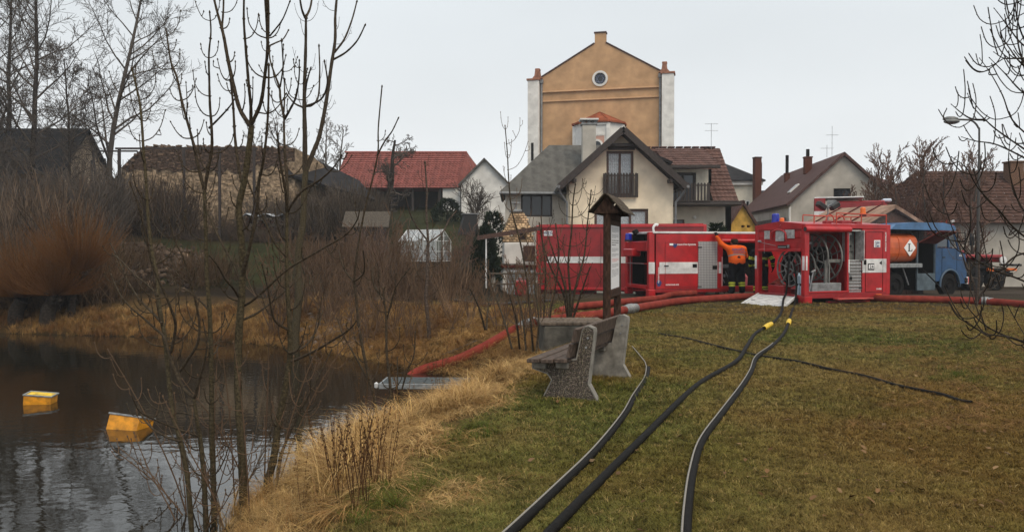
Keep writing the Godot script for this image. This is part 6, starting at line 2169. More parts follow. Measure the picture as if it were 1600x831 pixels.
# ---------------------------------------------------------------- people
func field_mesh(b: B, bones: Array, cell: float, k: float) -> void:     # bones: [a, b, ra, rb, colour, bands]; smooth union, meshed as surface nets
	var lo := Vector3.ONE * 1e9; var hi := -lo
	for q in bones:
		for e in 2:
			lo = lo.min(q[e] - Vector3.ONE * (q[2 + e] + cell * 2)); hi = hi.max(q[e] + Vector3.ONE * (q[2 + e] + cell * 2))
	var nx := int((hi.x - lo.x) / cell) + 2; var ny := int((hi.y - lo.y) / cell) + 2; var nz := int((hi.z - lo.z) / cell) + 2
	var f := PackedFloat32Array()
	f.resize(nx * ny * nz)
	f.fill(1.0)
	for q in bones:
		var a: Vector3 = q[0]; var e: Vector3 = q[1] - q[0]; var ra: float = q[2]; var rb: float = q[3]
		var m := maxf(ra, rb) + k + cell * 2
		var blo: Vector3 = ((q[0] as Vector3).min(q[1]) - Vector3.ONE * m - lo) / cell
		var bhi: Vector3 = ((q[0] as Vector3).max(q[1]) + Vector3.ONE * m - lo) / cell
		var l2 := maxf(e.length_squared(), 1e-9)
		for z in range(maxi(0, int(blo.z)), mini(nz, int(bhi.z) + 1)):
			for y in range(maxi(0, int(blo.y)), mini(ny, int(bhi.y) + 1)):
				for x in range(maxi(0, int(blo.x)), mini(nx, int(bhi.x) + 1)):
					var p := lo + Vector3(x, y, z) * cell
					var t := clampf((p - a).dot(e) / l2, 0.0, 1.0)
					var d := (p - a - e * t).length() - lerpf(ra, rb, t)
					var i := (z * ny + y) * nx + x
					var h := clampf(0.5 + 0.5 * (f[i] - d) / k, 0.0, 1.0)
					f[i] = lerpf(f[i], d, h) - k * h * (1.0 - h)
	var at_ := PackedInt32Array()
	at_.resize(nx * ny * nz)
	at_.fill(-1)
	var corner := [0, 1, nx, nx + 1, nx * ny, nx * ny + 1, nx * ny + nx, nx * ny + nx + 1]
	b.tint = true
	for z in nz - 1:
		for y in ny - 1:
			for x in nx - 1:
				var i := (z * ny + y) * nx + x
				var inside := 0
				for c in corner:
					if f[i + c] < 0.0: inside += 1
				if inside == 0 or inside == 8: continue
				var s := Vector3.ZERO; var cnt := 0
				for ed in [[0, 1], [2, 3], [4, 5], [6, 7], [0, 2], [1, 3], [4, 6], [5, 7], [0, 4], [1, 5], [2, 6], [3, 7]]:
					var fa := f[i + corner[ed[0]]]; var fb := f[i + corner[ed[1]]]
					if (fa < 0.0) != (fb < 0.0):
						var t := fa / (fa - fb)
						var pa := Vector3(ed[0] & 1, (ed[0] >> 1) & 1, ed[0] >> 2); var pb := Vector3(ed[1] & 1, (ed[1] >> 1) & 1, ed[1] >> 2)
						s += pa.lerp(pb, t); cnt += 1
				var p := lo + (Vector3(x, y, z) + s / cnt) * cell
				at_[i] = b.v.size()
				b.v.push_back(p)
				var g := Vector3(f[i + 1] - f[i], f[i + nx] - f[i], f[i + nx * ny] - f[i])
				g += Vector3(f[i + corner[7]] - f[i + corner[6]], f[i + corner[7]] - f[i + corner[5]], f[i + corner[7]] - f[i + corner[3]])
				b.n.push_back(g.normalized())
				var best := 1e9; var cc := Color.WHITE
				for q in bones:
					var e: Vector3 = q[1] - q[0]
					var t := clampf((p - q[0]).dot(e) / maxf(e.length_squared(), 1e-9), 0.0, 1.0)
					var d: float = (p - q[0] - e * t).length() - lerpf(q[2], q[3], t)
					if d < best:
						best = d
						cc = q[4]
						if q.size() > 5:
							for bd in q[5]:
								if t >= bd[0] and t <= bd[1]: cc = bd[2]
				b.c.push_back(cc)
	for z in range(1, nz - 1):
		for y in range(1, ny - 1):
			for x in range(1, nx - 1):
				var i := (z * ny + y) * nx + x
				for ax in 3:
					var st: int = [1, nx, nx * ny][ax]
					if (f[i] < 0.0) == (f[i + st] < 0.0): continue
					var u: int = [nx, nx * ny, 1][ax]; var w: int = [nx * ny, 1, nx][ax]
					var q := [at_[i], at_[i - u], at_[i - u - w], at_[i - w]]
					if q.min() < 0: continue
					if f[i] < 0.0: b.ix.append_array([q[0], q[2], q[1], q[0], q[3], q[2]])
					else: b.ix.append_array([q[0], q[1], q[2], q[0], q[2], q[3]])

func hand(b: B, wrist: Vector3, dir: Vector3, palm: Vector3, c: Color, curl: float, side: float) -> void:   # dir: along the fingers; palm: the way the palm faces
	var z := dir.normalized()
	var across := palm.cross(z).normalized() * side
	var bones := [[wrist, wrist + z * 0.05, 0.028, 0.034, c], [wrist + z * 0.03 + across * 0.02, wrist + z * 0.085 + across * 0.026, 0.022, 0.016, c], [wrist + z * 0.03 - across * 0.02, wrist + z * 0.08 - across * 0.026, 0.022, 0.016, c]]
	for k in 4:
		var s := across * (0.033 - 0.022 * k)
		var l: float = [0.036, 0.042, 0.039, 0.031][k]
		var p0 := wrist + z * 0.088 + s
		var d1 := (z * cos(curl * 0.6) + palm * sin(curl * 0.6)).normalized()
		var d2 := (z * cos(curl * 1.5) + palm * sin(curl * 1.5)).normalized()
		var d3 := (z * cos(curl * 2.2) + palm * sin(curl * 2.2)).normalized()
		var p1 := p0 + d1 * l; var p2 := p1 + d2 * l * 0.7; var p3 := p2 + d3 * l * 0.5
		bones.append([p0 - z * 0.03, p1, 0.013, 0.0115, c])
		bones.append([p1, p2, 0.0115, 0.0105, c])
		bones.append([p2, p3, 0.0105, 0.009, c])
	var t0 := wrist + z * 0.03 + across * 0.03
	var t1 := t0 + across * 0.03 + z * 0.03 + palm * 0.012
	bones.append([t0, t1, 0.016, 0.014, c])
	bones.append([t1, t1 + z * 0.032 + palm * 0.014, 0.013, 0.010, c])
	field_mesh(b, bones, 0.006, 0.008)

func people() -> void:
	var org := Color(1.0, 0.15, 0.02); var blk := Color(0.014, 0.014, 0.017); var skin := Color(0.42, 0.22, 0.15)
	var yel := Color(0.78, 0.84, 0.09); var sil := Color(0.34, 0.34, 0.33); var hair := Color(0.035, 0.024, 0.018)
	var o := thing("person", "person in an orange jacket leaning into the pump container, one arm raised", "person", Vector3(7.62, 0.12, -27.15), deg_to_rad(6))
	o.scale = Vector3(1.16, 1.03, 1.16)
	var legb := [[0.18, 0.30, yel], [0.38, 0.50, yel], [0.30, 0.38, blk]]
	var b := B.new()
	var s := 1.02
	var bones := [
		[Vector3(0, 0.98, 0), Vector3(0, 1.12, -0.01), 0.165, 0.160, blk],
		[Vector3(-0.08, 1.12, -0.01), Vector3(-0.11, 1.42, -0.09), 0.155, 0.165, org, [[0.32, 0.46, sil]]],
		[Vector3(0.08, 1.12, -0.01), Vector3(0.11, 1.42, -0.09), 0.155, 0.165, org, [[0.32, 0.46, sil]]],
		[Vector3(-0.06, 1.06, -0.005), Vector3(0.06, 1.06, -0.005), 0.175, 0.175, org, [[0.0, 1.0, org]]],
		[Vector3(-0.16, 1.47, -0.11), Vector3(0.16, 1.47, -0.11), 0.085, 0.085, org],
		[Vector3(0, 1.50, -0.13), Vector3(0, 1.60, -0.19), 0.062, 0.056, skin],
		[Vector3(-0.22, 1.47, -0.10), Vector3(-0.40, 1.62, -0.20), 0.095, 0.075, org],
		[Vector3(-0.40, 1.62, -0.20), Vector3(-0.52, 1.86, -0.24), 0.072, 0.055, org],
		[Vector3(0.23, 1.46, -0.10), Vector3(0.34, 1.22, -0.22), 0.098, 0.075, org],
		[Vector3(0.34, 1.22, -0.22), Vector3(0.20, 1.12, -0.46), 0.070, 0.050, org],
	]
	for x in [-1.0, 1.0]:
		bones.append([Vector3(x * 0.10, 0.95, 0), Vector3(x * 0.145, 0.52, -0.03), 0.145, 0.108, blk])
		bones.append([Vector3(x * 0.145, 0.52, -0.03), Vector3(x * 0.155, 0.12, 0.02), 0.108, 0.088, blk, [[0.40, 0.52, yel], [0.60, 0.72, yel]]])
		bones.append([Vector3(x * 0.155, 0.06, 0.03), Vector3(x * 0.175, 0.045, -0.17), 0.062, 0.048, blk])
	field_mesh(b, bones, 0.02, 0.05)
	var head := [
		[Vector3(0, 1.70, -0.215), Vector3(0, 1.665, -0.255), 0.098, 0.085, skin],
		[Vector3(0, 1.62, -0.28), Vector3(0, 1.60, -0.275), 0.055, 0.05, skin],
		[Vector3(0, 1.655, -0.335), Vector3(0, 1.635, -0.352), 0.014, 0.018, skin],
		[Vector3(-0.092, 1.665, -0.235), Vector3(-0.096, 1.64, -0.235), 0.018, 0.014, skin],
		[Vector3(0.092, 1.665, -0.235), Vector3(0.096, 1.64, -0.235), 0.018, 0.014, skin],
		[Vector3(-0.035, 1.685, -0.325), Vector3(-0.034, 1.685, -0.325), 0.013, 0.013, Color(0.5, 0.5, 0.5)],
		[Vector3(0.035, 1.685, -0.325), Vector3(0.034, 1.685, -0.325), 0.013, 0.013, Color(0.5, 0.5, 0.5)],
		[Vector3(-0.025, 1.605, -0.325), Vector3(0.025, 1.605, -0.325), 0.010, 0.010, Color(0.35, 0.13, 0.10)],
	]
	field_mesh(b, head, 0.01, 0.02)
	hand(b, Vector3(-0.525, 1.885, -0.245), Vector3(-0.15, 1.0, -0.25), Vector3(0, -0.25, -1).normalized(), blk, 0.8, 1.0)
	hand(b, Vector3(0.195, 1.115, -0.475), Vector3(-0.25, -0.15, -1.0), Vector3(-0.2, -1, 0.1).normalized(), blk, 0.6, -1.0)
	part(o, "body", b, M.person)
	b = B.new()
	field_mesh(b, [[Vector3(0, 1.715, -0.20), Vector3(0, 1.70, -0.23), 0.106, 0.095, hair], [Vector3(0, 1.65, -0.165), Vector3(0, 1.68, -0.17), 0.07, 0.08, hair]], 0.012, 0.02)
	part(o, "hair", b, M.person)
	b = B.new()
	field_mesh(b, [[Vector3(0, 1.745, -0.21), Vector3(0, 1.74, -0.235), 0.098, 0.095, Color(0.28, 0.025, 0.02)]], 0.012, 0.02)
	part(o, "cap", b, M.person)
	b = B.new()
	field_mesh(b, [[Vector3(-0.09, 1.535, -0.075), Vector3(0.09, 1.535, -0.075), 0.05, 0.05, org], [Vector3(-0.07, 1.51, -0.03), Vector3(0.07, 1.51, -0.03), 0.045, 0.045, org]], 0.015, 0.03)
	part(o, "hood", b, M.person)
	words(o, "lettering", "HASIČI", 0.085, Transform3D(Basis(Vector3.RIGHT, -0.25), Vector3(0.0, 1.44, 0.090)), M.navy, true)
	words(o, "lettering", "ZBRASLAVICE", 0.045, Transform3D(Basis(Vector3.RIGHT, -0.25), Vector3(0.03, 1.35, 0.112)), M.navy, true)
	b = B.new()
	b.bx(-0.35, 1.03, 0.0, 0.28, 0.10, 0.05, 0.02)
	# the second fire-fighter
	o = thing("person", "person in dark fire kit with yellow bands behind the container post", "person", Vector3(8.26, 0.02, -26.62), deg_to_rad(-12))
	b = B.new()
	o.scale = Vector3(1.12, 1.02, 1.12)
	var band := [[0.05, 0.10, yel], [0.12, 0.17, yel], [0.10, 0.12, sil], [0.52, 0.58, yel], [0.62, 0.68, yel], [0.58, 0.62, sil]]
	bones = [
		[Vector3(0, 0.96, 0), Vector3(0, 1.08, 0), 0.170, 0.168, blk],
		[Vector3(-0.06, 1.00, 0), Vector3(-0.08, 1.44, 0), 0.140, 0.135, blk, band],
		[Vector3(0.06, 1.00, 0), Vector3(0.08, 1.44, 0), 0.140, 0.135, blk, band],
		[Vector3(-0.17, 1.48, 0), Vector3(0.17, 1.48, 0), 0.085, 0.085, blk],
		[Vector3(0, 1.5, 0), Vector3(0, 1.62, -0.02), 0.07, 0.06, blk],
		[Vector3(-0.22, 1.47, 0), Vector3(-0.30, 1.20, 0.02), 0.085, 0.068, blk, [[0.6, 0.72, yel], [0.8, 0.9, yel]]],
		[Vector3(-0.30, 1.20, 0.02), Vector3(-0.28, 0.97, -0.12), 0.066, 0.05, blk, [[0.5, 0.8, yel]]],
		[Vector3(0.22, 1.47, 0), Vector3(0.33, 1.22, 0.03), 0.085, 0.068, blk, [[0.6, 0.72, yel], [0.8, 0.9, yel]]],
		[Vector3(0.33, 1.22, 0.03), Vector3(0.36, 0.98, -0.12), 0.066, 0.05, blk, [[0.35, 0.5, yel], [0.65, 0.8, yel]]],
	]
	for x in [-1.0, 1.0]:
		bones.append([Vector3(x * 0.10, 0.93, 0), Vector3(x * 0.12, 0.50, -0.02), 0.125, 0.095, blk])
		bones.append([Vector3(x * 0.12, 0.50, -0.02), Vector3(x * 0.13, 0.12, 0.02), 0.095, 0.078, blk, [[0.40, 0.52, yel], [0.62, 0.74, yel]]])
		bones.append([Vector3(x * 0.13, 0.06, 0.03), Vector3(x * 0.15, 0.045, -0.17), 0.062, 0.048, blk])
	field_mesh(b, bones, 0.02, 0.05)
	var sh := Vector3(0, 0.02, 0.20)
	var head2 := []
	for q in head:
		var q2: Array = q.duplicate()
		q2[0] = q[0] + sh; q2[1] = q[1] + sh
		head2.append(q2)
	field_mesh(b, head2, 0.01, 0.02)
	hand(b, Vector3(-0.28, 0.955, -0.135), Vector3(0.1, -1.0, -0.3), Vector3(1, 0, -0.2).normalized(), blk, 0.5, 1.0)
	hand(b, Vector3(0.362, 0.965, -0.135), Vector3(0.0, -1.0, -0.3), Vector3(-1, 0, -0.2).normalized(), blk, 0.5, -1.0)
	part(o, "body", b, M.person)
	b = B.new()
	field_mesh(b, [[Vector3(0, 1.76, -0.02), Vector3(0, 1.74, -0.05), 0.125, 0.115, blk], [Vector3(0, 1.67, 0.06), Vector3(0, 1.70, 0.06), 0.08, 0.08, blk]], 0.014, 0.02)
	part(o, "helmet", b, M.person)
	plate(o, "reflective_badge", -0.10, 1.40, 0.135, 0.09, 0.08, M.band_yellow, 0.01)


# ---------------------------------------------------------------- plants
func grow(bt: B, bk: B, p: Vector3, dir: Vector3, long: float, r: float, level: int, st: Dictionary) -> void:
	var deep: int = st.kids.size()
	var segs := 9 if level == 0 else (5 if level < deep else 3)
	var pts := PackedVector3Array([p]); var rad := PackedFloat32Array([r])
	var d := dir.normalized()
	var q := p
	var dirs := [d]
	for k in segs:
		d = (d + rv(st.wob * (0.5 if level == 0 else 1.0)) + Vector3.UP * st.up * (0.3 if level == 0 else 1.0) / segs).normalized()
		q += d * long / segs
		pts.push_back(q); dirs.append(d)
		rad.push_back(maxf(st.rmin, r * (1.0 - (0.88 if level > 0 or st.has("tip") else 0.75) * (k + 1.0) / segs)))
	(bt if level == 0 else bk).tube(pts, rad, 8 if level == 0 else (5 if level == 1 else 3), false)
	if level >= deep: return
	var n: int = st.kids[level]
	var first: float = st.first if level == 0 else 0.2
	for k in n:
		var t := first + (1.0 - first) * (k + rng.randf()) / n
		var f := t * segs
		var i := mini(int(f), segs - 1)
		var at_ := pts[i].lerp(pts[i + 1], f - i)
		var along: Vector3 = dirs[i]
		var side := along.cross(rv().normalized()).normalized()
		var a: float = st.angle * rng.randf_range(0.7, 1.25)
		var nd := (along * cos(a) + side * sin(a)).normalized()
		var ll: float = long * st.shrink * rng.randf_range(0.6, 1.2) * (1.0 - 0.55 * t if level == 0 else 1.0 - 0.4 * t)
		grow(bt, bk, at_, nd, ll, maxf(st.rmin, lerpf(rad[i], rad[i + 1], f - i) * st.thin), level + 1, st)

func bare_tree(called: String, label: String, pos: Vector3, lean: Vector3, h: float, r: float, st: Dictionary, bark: Material, twig: Material, group := "", category := "tree") -> Node3D:
	var o := thing(called, label, category, pos, 0.0, group)
	var bt := B.new(); var bk := B.new()
	grow(bt, bk, Vector3(0, -0.2, 0), Vector3.UP + lean, h, r, 0, st)
	part(o, "trunk", bt, bark)
	part(o, "crown", bk, twig)
	return o

var bud_size := 1.0

func bud(b: B, p: Vector3, dir: Vector3, rr: float) -> void:
	var r := rr * bud_size
	var z := dir.normalized()
	var x := z.cross(Vector3(0.3, 0.2, 1)).normalized()
	b.lathe([Vector2(0.0, -r * 1.2), Vector2(r, 0.0), Vector2(r * 0.7, r * 1.2), Vector2(0.0, r * 2.4)], Transform3D(Basis(x, z, x.cross(z)), p), 5)

func ash_twigs(b: B, p: PackedVector3Array, r: PackedFloat32Array, from: float, gap: float, chance: float, lmin: float, lmax: float) -> void:
	var run := 0.0
	var turn := rng.randf() * TAU
	var n := p.size()
	for k in range(1, n):
		var seg := p[k].distance_to(p[k - 1])
		run += seg
		var t := float(k) / (n - 1)
		if run < gap or t < from or k >= n - 1: continue
		run = 0.0
		turn += PI / 2 + rng.randf_range(-0.3, 0.3)
		var along := (p[k] - p[k - 1]).normalized()
		var e1 := along.cross(Vector3(0.2, 0.1, 1.0)).normalized(); var e2 := along.cross(e1)
		for s in 2:
			var out := e1 * cos(turn + s * PI) + e2 * sin(turn + s * PI)
			if rng.randf() > chance * 1.4:
				bud(b, p[k] + out * r[k], out + along, 0.0065)
				continue
			var l := rng.randf_range(lmin, lmax) * (1.15 - 0.35 * t)
			var pts := curve([p[k], p[k] + out * l * 0.32 + along * l * 0.10, p[k] + out * l * 0.58 + (along + Vector3.UP) * l * 0.22, p[k] + out * l * rng.randf_range(0.62, 0.78) + (along + Vector3.UP * 1.4) * l * 0.38], 3)
			var r0 := clampf(r[k] * 0.55, 0.004, 0.008)
			b.tube(pts, taper(pts.size(), r0, 0.0038), 5, false)
			bud(b, pts[pts.size() - 1], pts[pts.size() - 1] - pts[pts.size() - 2], 0.0085)
			for j in [4, 7]:
				var dd := (pts[j] - pts[j - 1]).normalized()
				var sd := dd.cross(rv()).normalized()
				bud(b, pts[j] + sd * 0.004, sd + dd, 0.006)
				if l > 0.3 and rng.randf() < 0.5:
					var l2 := l * 0.3
					var q := curve([pts[j], pts[j] + sd * l2 * 0.5 + dd * l2 * 0.3, pts[j] + sd * l2 * 0.6 + Vector3.UP * l2 * 0.7], 3)
					b.tube(q, taper(q.size(), 0.005, 0.0035), 4, false)
					bud(b, q[q.size() - 1], Vector3.UP, 0.008)

func traced(o: Node3D, crown: B, d0: float, d1: float, w0: float, w1: float, pts: Array, bark: Material, from := 0.15, gap := 0.16, chance := 0.42, lmin := 0.12, lmax := 0.42, called := "trunk") -> void:   # a stem given by its shape in the picture, at its own depth; widths in pixels
	var w := []
	for k in pts.size():
		var t := float(k) / maxf(1.0, pts.size() - 1)
		var j := (0.0 if k == 0 else 1.3 / F * d0)
		w.append(at(pts[k][0], pts[k][1], lerpf(d0, d1, t)) - o.position + rv(j))
	if called == "trunk": w[0].y -= 0.35
	var p := curve(w, 6)
	var r := taper(p.size(), w0 * 0.35 / F * d0, w1 * 0.29 / F * d1)
	for k in r.size(): r[k] *= 1.0 + 0.06 * sin(k * 1.9)
	var b := B.new()
	b.tube(p, r, 9, true)
	part(o, called, b, bark)
	if chance > 0.0: ash_twigs(crown, p, r, from, gap, chance, lmin, lmax)
	if w1 < 7.0: bud(crown, p[p.size() - 1], p[p.size() - 1] - p[p.size() - 2], maxf(0.009, r[r.size() - 1] * 1.7))

func ash_saplings() -> void:
	var g := "ash saplings along the pond bank"
	var c := B.new()
	var o := thing("ash_sapling", "thickest near ash sapling, its stem forking into three upright limbs", "tree", gp(-2.5, 7.5), 0.0, g)
	traced(o, c, 7.5, 7.4, 19, 15, [[379, 812], [378, 756], [375, 683], [371, 600], [374, 520], [376, 470], [379, 420], [377, 380], [374, 326], [380, 283], [387, 236], [391, 196]], M.bark_green, 0.45, 0.2, 0.25, 0.15, 0.5)
	traced(o, c, 7.4, 7.7, 10, 5, [[391, 197], [375, 169], [362, 129], [355, 91], [349, 58], [344, 38], [338, 18], [332, -10], [328, -50]], M.bark, 0.1, 0.16, 0.35, 0.1, 0.3, "branch")
	traced(o, c, 7.6, 7.7, 5, 4, [[346, 45], [349, 12], [350, -30]], M.bark, 0.1, 0.16, 0.3, 0.1, 0.2, "branch")
	traced(o, c, 7.4, 7.1, 8, 5, [[391, 196], [390, 165], [387, 136], [383, 76], [381, 30], [380, -30]], M.bark, 0.1, 0.16, 0.25, 0.1, 0.3, "branch")
	traced(o, c, 7.4, 7.0, 9, 6, [[391, 196], [408, 162], [414, 121], [418, 76], [415, 25], [413, -30]], M.bark, 0.1, 0.14, 0.35, 0.1, 0.3, "branch")
	traced(o, c, 7.0, 6.9, 6, 4, [[417, 82], [420, 33], [419, -30]], M.bark, 0.2, 0.14, 0.2, 0.1, 0.2, "branch")
	traced(o, c, 7.0, 6.7, 4, 3, [[421, 56], [430, 44], [441, 28], [451, 3]], M.bark, 0.2, 0.2, 0.0, 0.1, 0.2, "branch")
	traced(o, c, 7.0, 7.3, 4, 3, [[419, 72], [430, 66], [441, 60], [451, 47]], M.bark, 0.2, 0.2, 0.0, 0.1, 0.2, "branch")
	traced(o, c, 7.45, 7.6, 8, 5, [[377, 284], [372, 258], [367, 215], [363, 162], [359, 128]], M.bark, 0.1, 0.16, 0.3, 0.1, 0.3, "branch")
	traced(o, c, 7.4, 6.9, 9, 5, [[379, 425], [388, 392], [401, 330], [403, 284], [410, 258], [417, 210], [419, 160], [420, 101]], M.bark, 0.2, 0.16, 0.3, 0.1, 0.3, "branch")
	traced(o, c, 7.5, 7.9, 7, 4, [[374, 437], [364, 411], [352, 390], [338, 362], [324, 334], [319, 310]], M.bark, 0.3, 0.3, 0.3, 0.1, 0.3, "branch")
	traced(o, c, 7.5, 6.8, 6, 3, [[375, 470], [366, 452], [350, 434], [338, 415], [328, 401]], M.bark, 0.3, 0.3, 0.3, 0.1, 0.3, "branch")
	traced(o, c, 7.5, 6.9, 6, 3, [[376, 480], [392, 470], [415, 452], [450, 420], [500, 392], [540, 366], [556, 345], [560, 330]], M.bark, 0.3, 0.2, 0.4, 0.1, 0.35, "branch")
	traced(o, c, 7.5, 8.0, 6, 3, [[378, 500], [400, 488], [424, 472], [452, 450], [470, 432]], M.bark, 0.3, 0.3, 0.3, 0.1, 0.3, "branch")
	part(o, "crown", c, M.bark)

	c = B.new()
	o = thing("ash_sapling", "straight ash sapling whose stem forks below the ruin skyline into two leaders", "tree", gp(-2.85, 7.9), 0.0, g)
	traced(o, c, 7.8, 7.9, 13, 9, [[334, 812], [332, 756], [331, 692], [330, 620], [329, 557], [326, 486], [322, 425], [321, 375], [320, 330], [319, 300]], M.bark_green, 0.3, 0.2, 0.35, 0.15, 0.5)
	traced(o, c, 7.9, 8.2, 8, 3.5, [[319, 300], [310, 262], [303, 232], [296, 210], [283, 157], [274, 120], [268, 99], [262, 70], [259, 45]], M.bark, 0.1, 0.16, 0.5, 0.12, 0.35, "branch")
	traced(o, c, 7.9, 7.6, 8, 3.5, [[319, 296], [325, 266], [329, 235], [329, 200], [328, 162], [327, 124], [326.5, 83], [328, 50], [328, 20]], M.bark, 0.1, 0.16, 0.5, 0.12, 0.38, "branch")
	traced(o, c, 7.9, 7.6, 5, 3, [[326, 200], [342, 185], [358, 165], [368, 150]], M.bark, 0.2, 0.3, 0.2, 0.1, 0.3, "branch")
	traced(o, c, 7.9, 8.2, 5, 3, [[327, 486], [312, 470], [292, 455], [278, 448], [266, 430]], M.bark, 0.2, 0.3, 0.3, 0.1, 0.3, "branch")
	part(o, "crown", c, M.bark)

	c = B.new()
	o = thing("ash_sapling", "leftmost of the near ash saplings, leaning left over the water", "tree", gp(-3.0, 7.4), 0.0, g)
	traced(o, c, 7.2, 8.0, 12, 5, [[302, 830], [292, 756], [281, 692], [271, 650], [263, 600], [257, 531], [252, 501], [248, 468], [245, 433], [238, 392], [230, 342], [228, 283], [223, 240], [221, 200], [218, 162], [212, 130], [205, 108]], M.bark_green, 0.3, 0.18, 0.4, 0.15, 0.45)
	traced(o, c, 7.3, 6.8, 7, 3, [[266, 551], [273, 511], [267, 483], [254, 453], [238, 415], [228, 370], [214, 320], [203, 285]], M.bark, 0.2, 0.2, 0.35, 0.1, 0.35, "branch")
	traced(o, c, 7.4, 8.2, 6, 3, [[252, 505], [236, 488], [216, 468], [200, 440], [186, 410], [172, 380]], M.bark, 0.2, 0.2, 0.3, 0.1, 0.3, "branch")
	traced(o, c, 7.3, 7.8, 5, 3, [[246, 462], [230, 445], [210, 428], [192, 410], [176, 398]], M.bark, 0.2, 0.2, 0.3, 0.1, 0.3, "branch")
	traced(o, c, 7.2, 7.6, 6, 3, [[281, 690], [262, 682], [238, 670], [222, 652], [215, 630]], M.bark, 0.2, 0.3, 0.3, 0.1, 0.3, "branch")
	part(o, "crown", c, M.bark)

	c = B.new()
	o = thing("ash_sapling", "second ash sapling from the left with long arching side branches", "tree", gp(-2.85, 7.3), 0.0, g)
	traced(o, c, 7.3, 7.2, 13, 8, [[322, 830], [319, 778], [313, 692], [308, 660], [303, 622]], M.bark_green, 0.3, 0.2, 0.3, 0.15, 0.5)
	traced(o, c, 7.2, 7.7, 8, 3, [[303, 622], [283, 602], [263, 554], [254, 526], [240, 512], [225, 499], [200, 478], [182, 455], [172, 430]], M.bark, 0.2, 0.2, 0.35, 0.1, 0.4, "branch")
	traced(o, c, 7.2, 6.8, 7, 3, [[280, 580], [293, 562], [307, 536], [311, 506], [304, 470], [296, 440], [286, 405], [274, 375], [262, 342]], M.bark, 0.2, 0.2, 0.35, 0.1, 0.4, "branch")
	traced(o, c, 7.2, 7.9, 5, 3, [[306, 650], [285, 645], [258, 644], [236, 634], [224, 616]], M.bark, 0.2, 0.3, 0.2, 0.1, 0.3, "branch")
	traced(o, c, 7.2, 6.6, 5, 3, [[308, 682], [286, 672], [258, 664], [232, 652], [218, 640], [205, 620]], M.bark, 0.2, 0.3, 0.2, 0.1, 0.3, "branch")
	traced(o, c, 7.2, 7.0, 7, 3.5, [[303, 622], [310, 600], [318, 570], [322, 540], [316, 500]], M.bark, 0.2, 0.2, 0.3, 0.1, 0.4, "branch")
	part(o, "crown", c, M.bark)

	c = B.new()
	o = thing("ash_sapling", "ash sapling leaning right with a dark slender many-tined top", "tree", gp(-2.2, 7.9), 0.0, g)
	traced(o, c, 7.7, 7.6, 20, 8, [[408, 800], [417, 761], [428, 711], [436, 656], [446, 600], [452, 552], [452, 501], [449, 450], [448, 400], [448, 326]], M.bark_green, 0.3, 0.2, 0.35, 0.15, 0.5)
	traced(o, c, 7.6, 7.3, 8, 4, [[448, 330], [446, 300], [438, 250], [434, 213]], M.bark, 0.2, 0.16, 0.35, 0.1, 0.3, "branch")
	traced(o, c, 7.6, 7.9, 8, 5, [[448, 330], [448, 290], [446, 245], [444, 210], [443, 182]], M.bark, 0.2, 0.14, 0.3, 0.1, 0.3, "branch")
	traced(o, c, 7.9, 8.2, 6, 3.5, [[443, 182], [438, 155], [436, 136], [427, 111], [421, 90], [420, 73]], M.bark, 0.1, 0.14, 0.4, 0.1, 0.25, "branch")
	traced(o, c, 7.9, 7.5, 6, 3, [[444, 186], [452, 170], [461, 149], [466, 121], [468, 96]], M.bark, 0.1, 0.14, 0.3, 0.1, 0.25, "branch")
	traced(o, c, 8.0, 7.8, 4, 3, [[437, 136], [442, 106], [440, 85], [438.6, 63]], M.bark, 0.1, 0.14, 0.2, 0.1, 0.2, "branch")
	traced(o, c, 7.9, 8.0, 4, 3, [[443, 175], [444, 150], [444, 124]], M.bark, 0.1, 0.14, 0.2, 0.1, 0.2, "branch")
	traced(o, c, 7.6, 7.2, 6, 3, [[449, 515], [430, 500], [424, 478], [418, 450], [410, 414]], M.bark, 0.2, 0.2, 0.3, 0.1, 0.3, "branch")
	traced(o, c, 7.6, 8.0, 6, 3, [[450, 552], [470, 545], [484, 530], [496, 508], [504, 486]], M.bark, 0.2, 0.2, 0.3, 0.1, 0.3, "branch")
	traced(o, c, 7.6, 7.0, 7, 3, [[455, 565], [490, 548], [520, 530], [545, 515], [556, 502]], M.bark, 0.2, 0.2, 0.4, 0.1, 0.3, "branch")
	traced(o, c, 7.6, 7.5, 6, 3, [[448, 402], [430, 380], [412, 345], [398, 310], [384, 276]], M.bark, 0.2, 0.2, 0.3, 0.1, 0.3, "branch")
	traced(o, c, 7.6, 7.2, 6, 3, [[449, 330], [470, 300], [500, 280], [520, 262], [534, 244]], M.bark, 0.2, 0.2, 0.3, 0.1, 0.3, "branch")
	part(o, "crown", c, M.bark)

	c = B.new()
	o = thing("ash_sapling", "thin companion stem beside the right leaning ash sapling", "tree", gp(-2.1, 8.2), 0.0, g)
	traced(o, c, 8.0, 8.2, 8, 4, [[424, 780], [436, 730], [445, 695], [466, 648], [480, 620], [490, 605], [505, 575], [516, 550]], M.bark, 0.2, 0.2, 0.4, 0.1, 0.4)
	traced(o, c, 8.0, 8.3, 6, 4, [[446, 690], [447, 670], [452, 640], [470, 606], [486, 560]], M.bark, 0.2, 0.2, 0.4, 0.1, 0.4, "branch")
	part(o, "crown", c, M.bark)

	c = B.new()
	o = thing("ash_tree", "pale tall ash pole on the far bank with a high forked top", "tree", gp(-5.25, 20.4), 0.0, g)
	traced(o, c, 20.4, 20.4, 20, 15, [[461, 552], [461, 526], [464, 480], [466, 463], [465, 420], [467, 380], [474, 350], [476, 290], [477, 262]], M.bark_green, 0.9, 0.4, 0.0, 0.3, 0.9)
	traced(o, c, 20.4, 20.0, 12, 6, [[476, 266], [476, 210], [476, 152], [476, 76], [476.6, 28]], M.bark, 0.15, 0.35, 0.3, 0.3, 0.8, "branch")
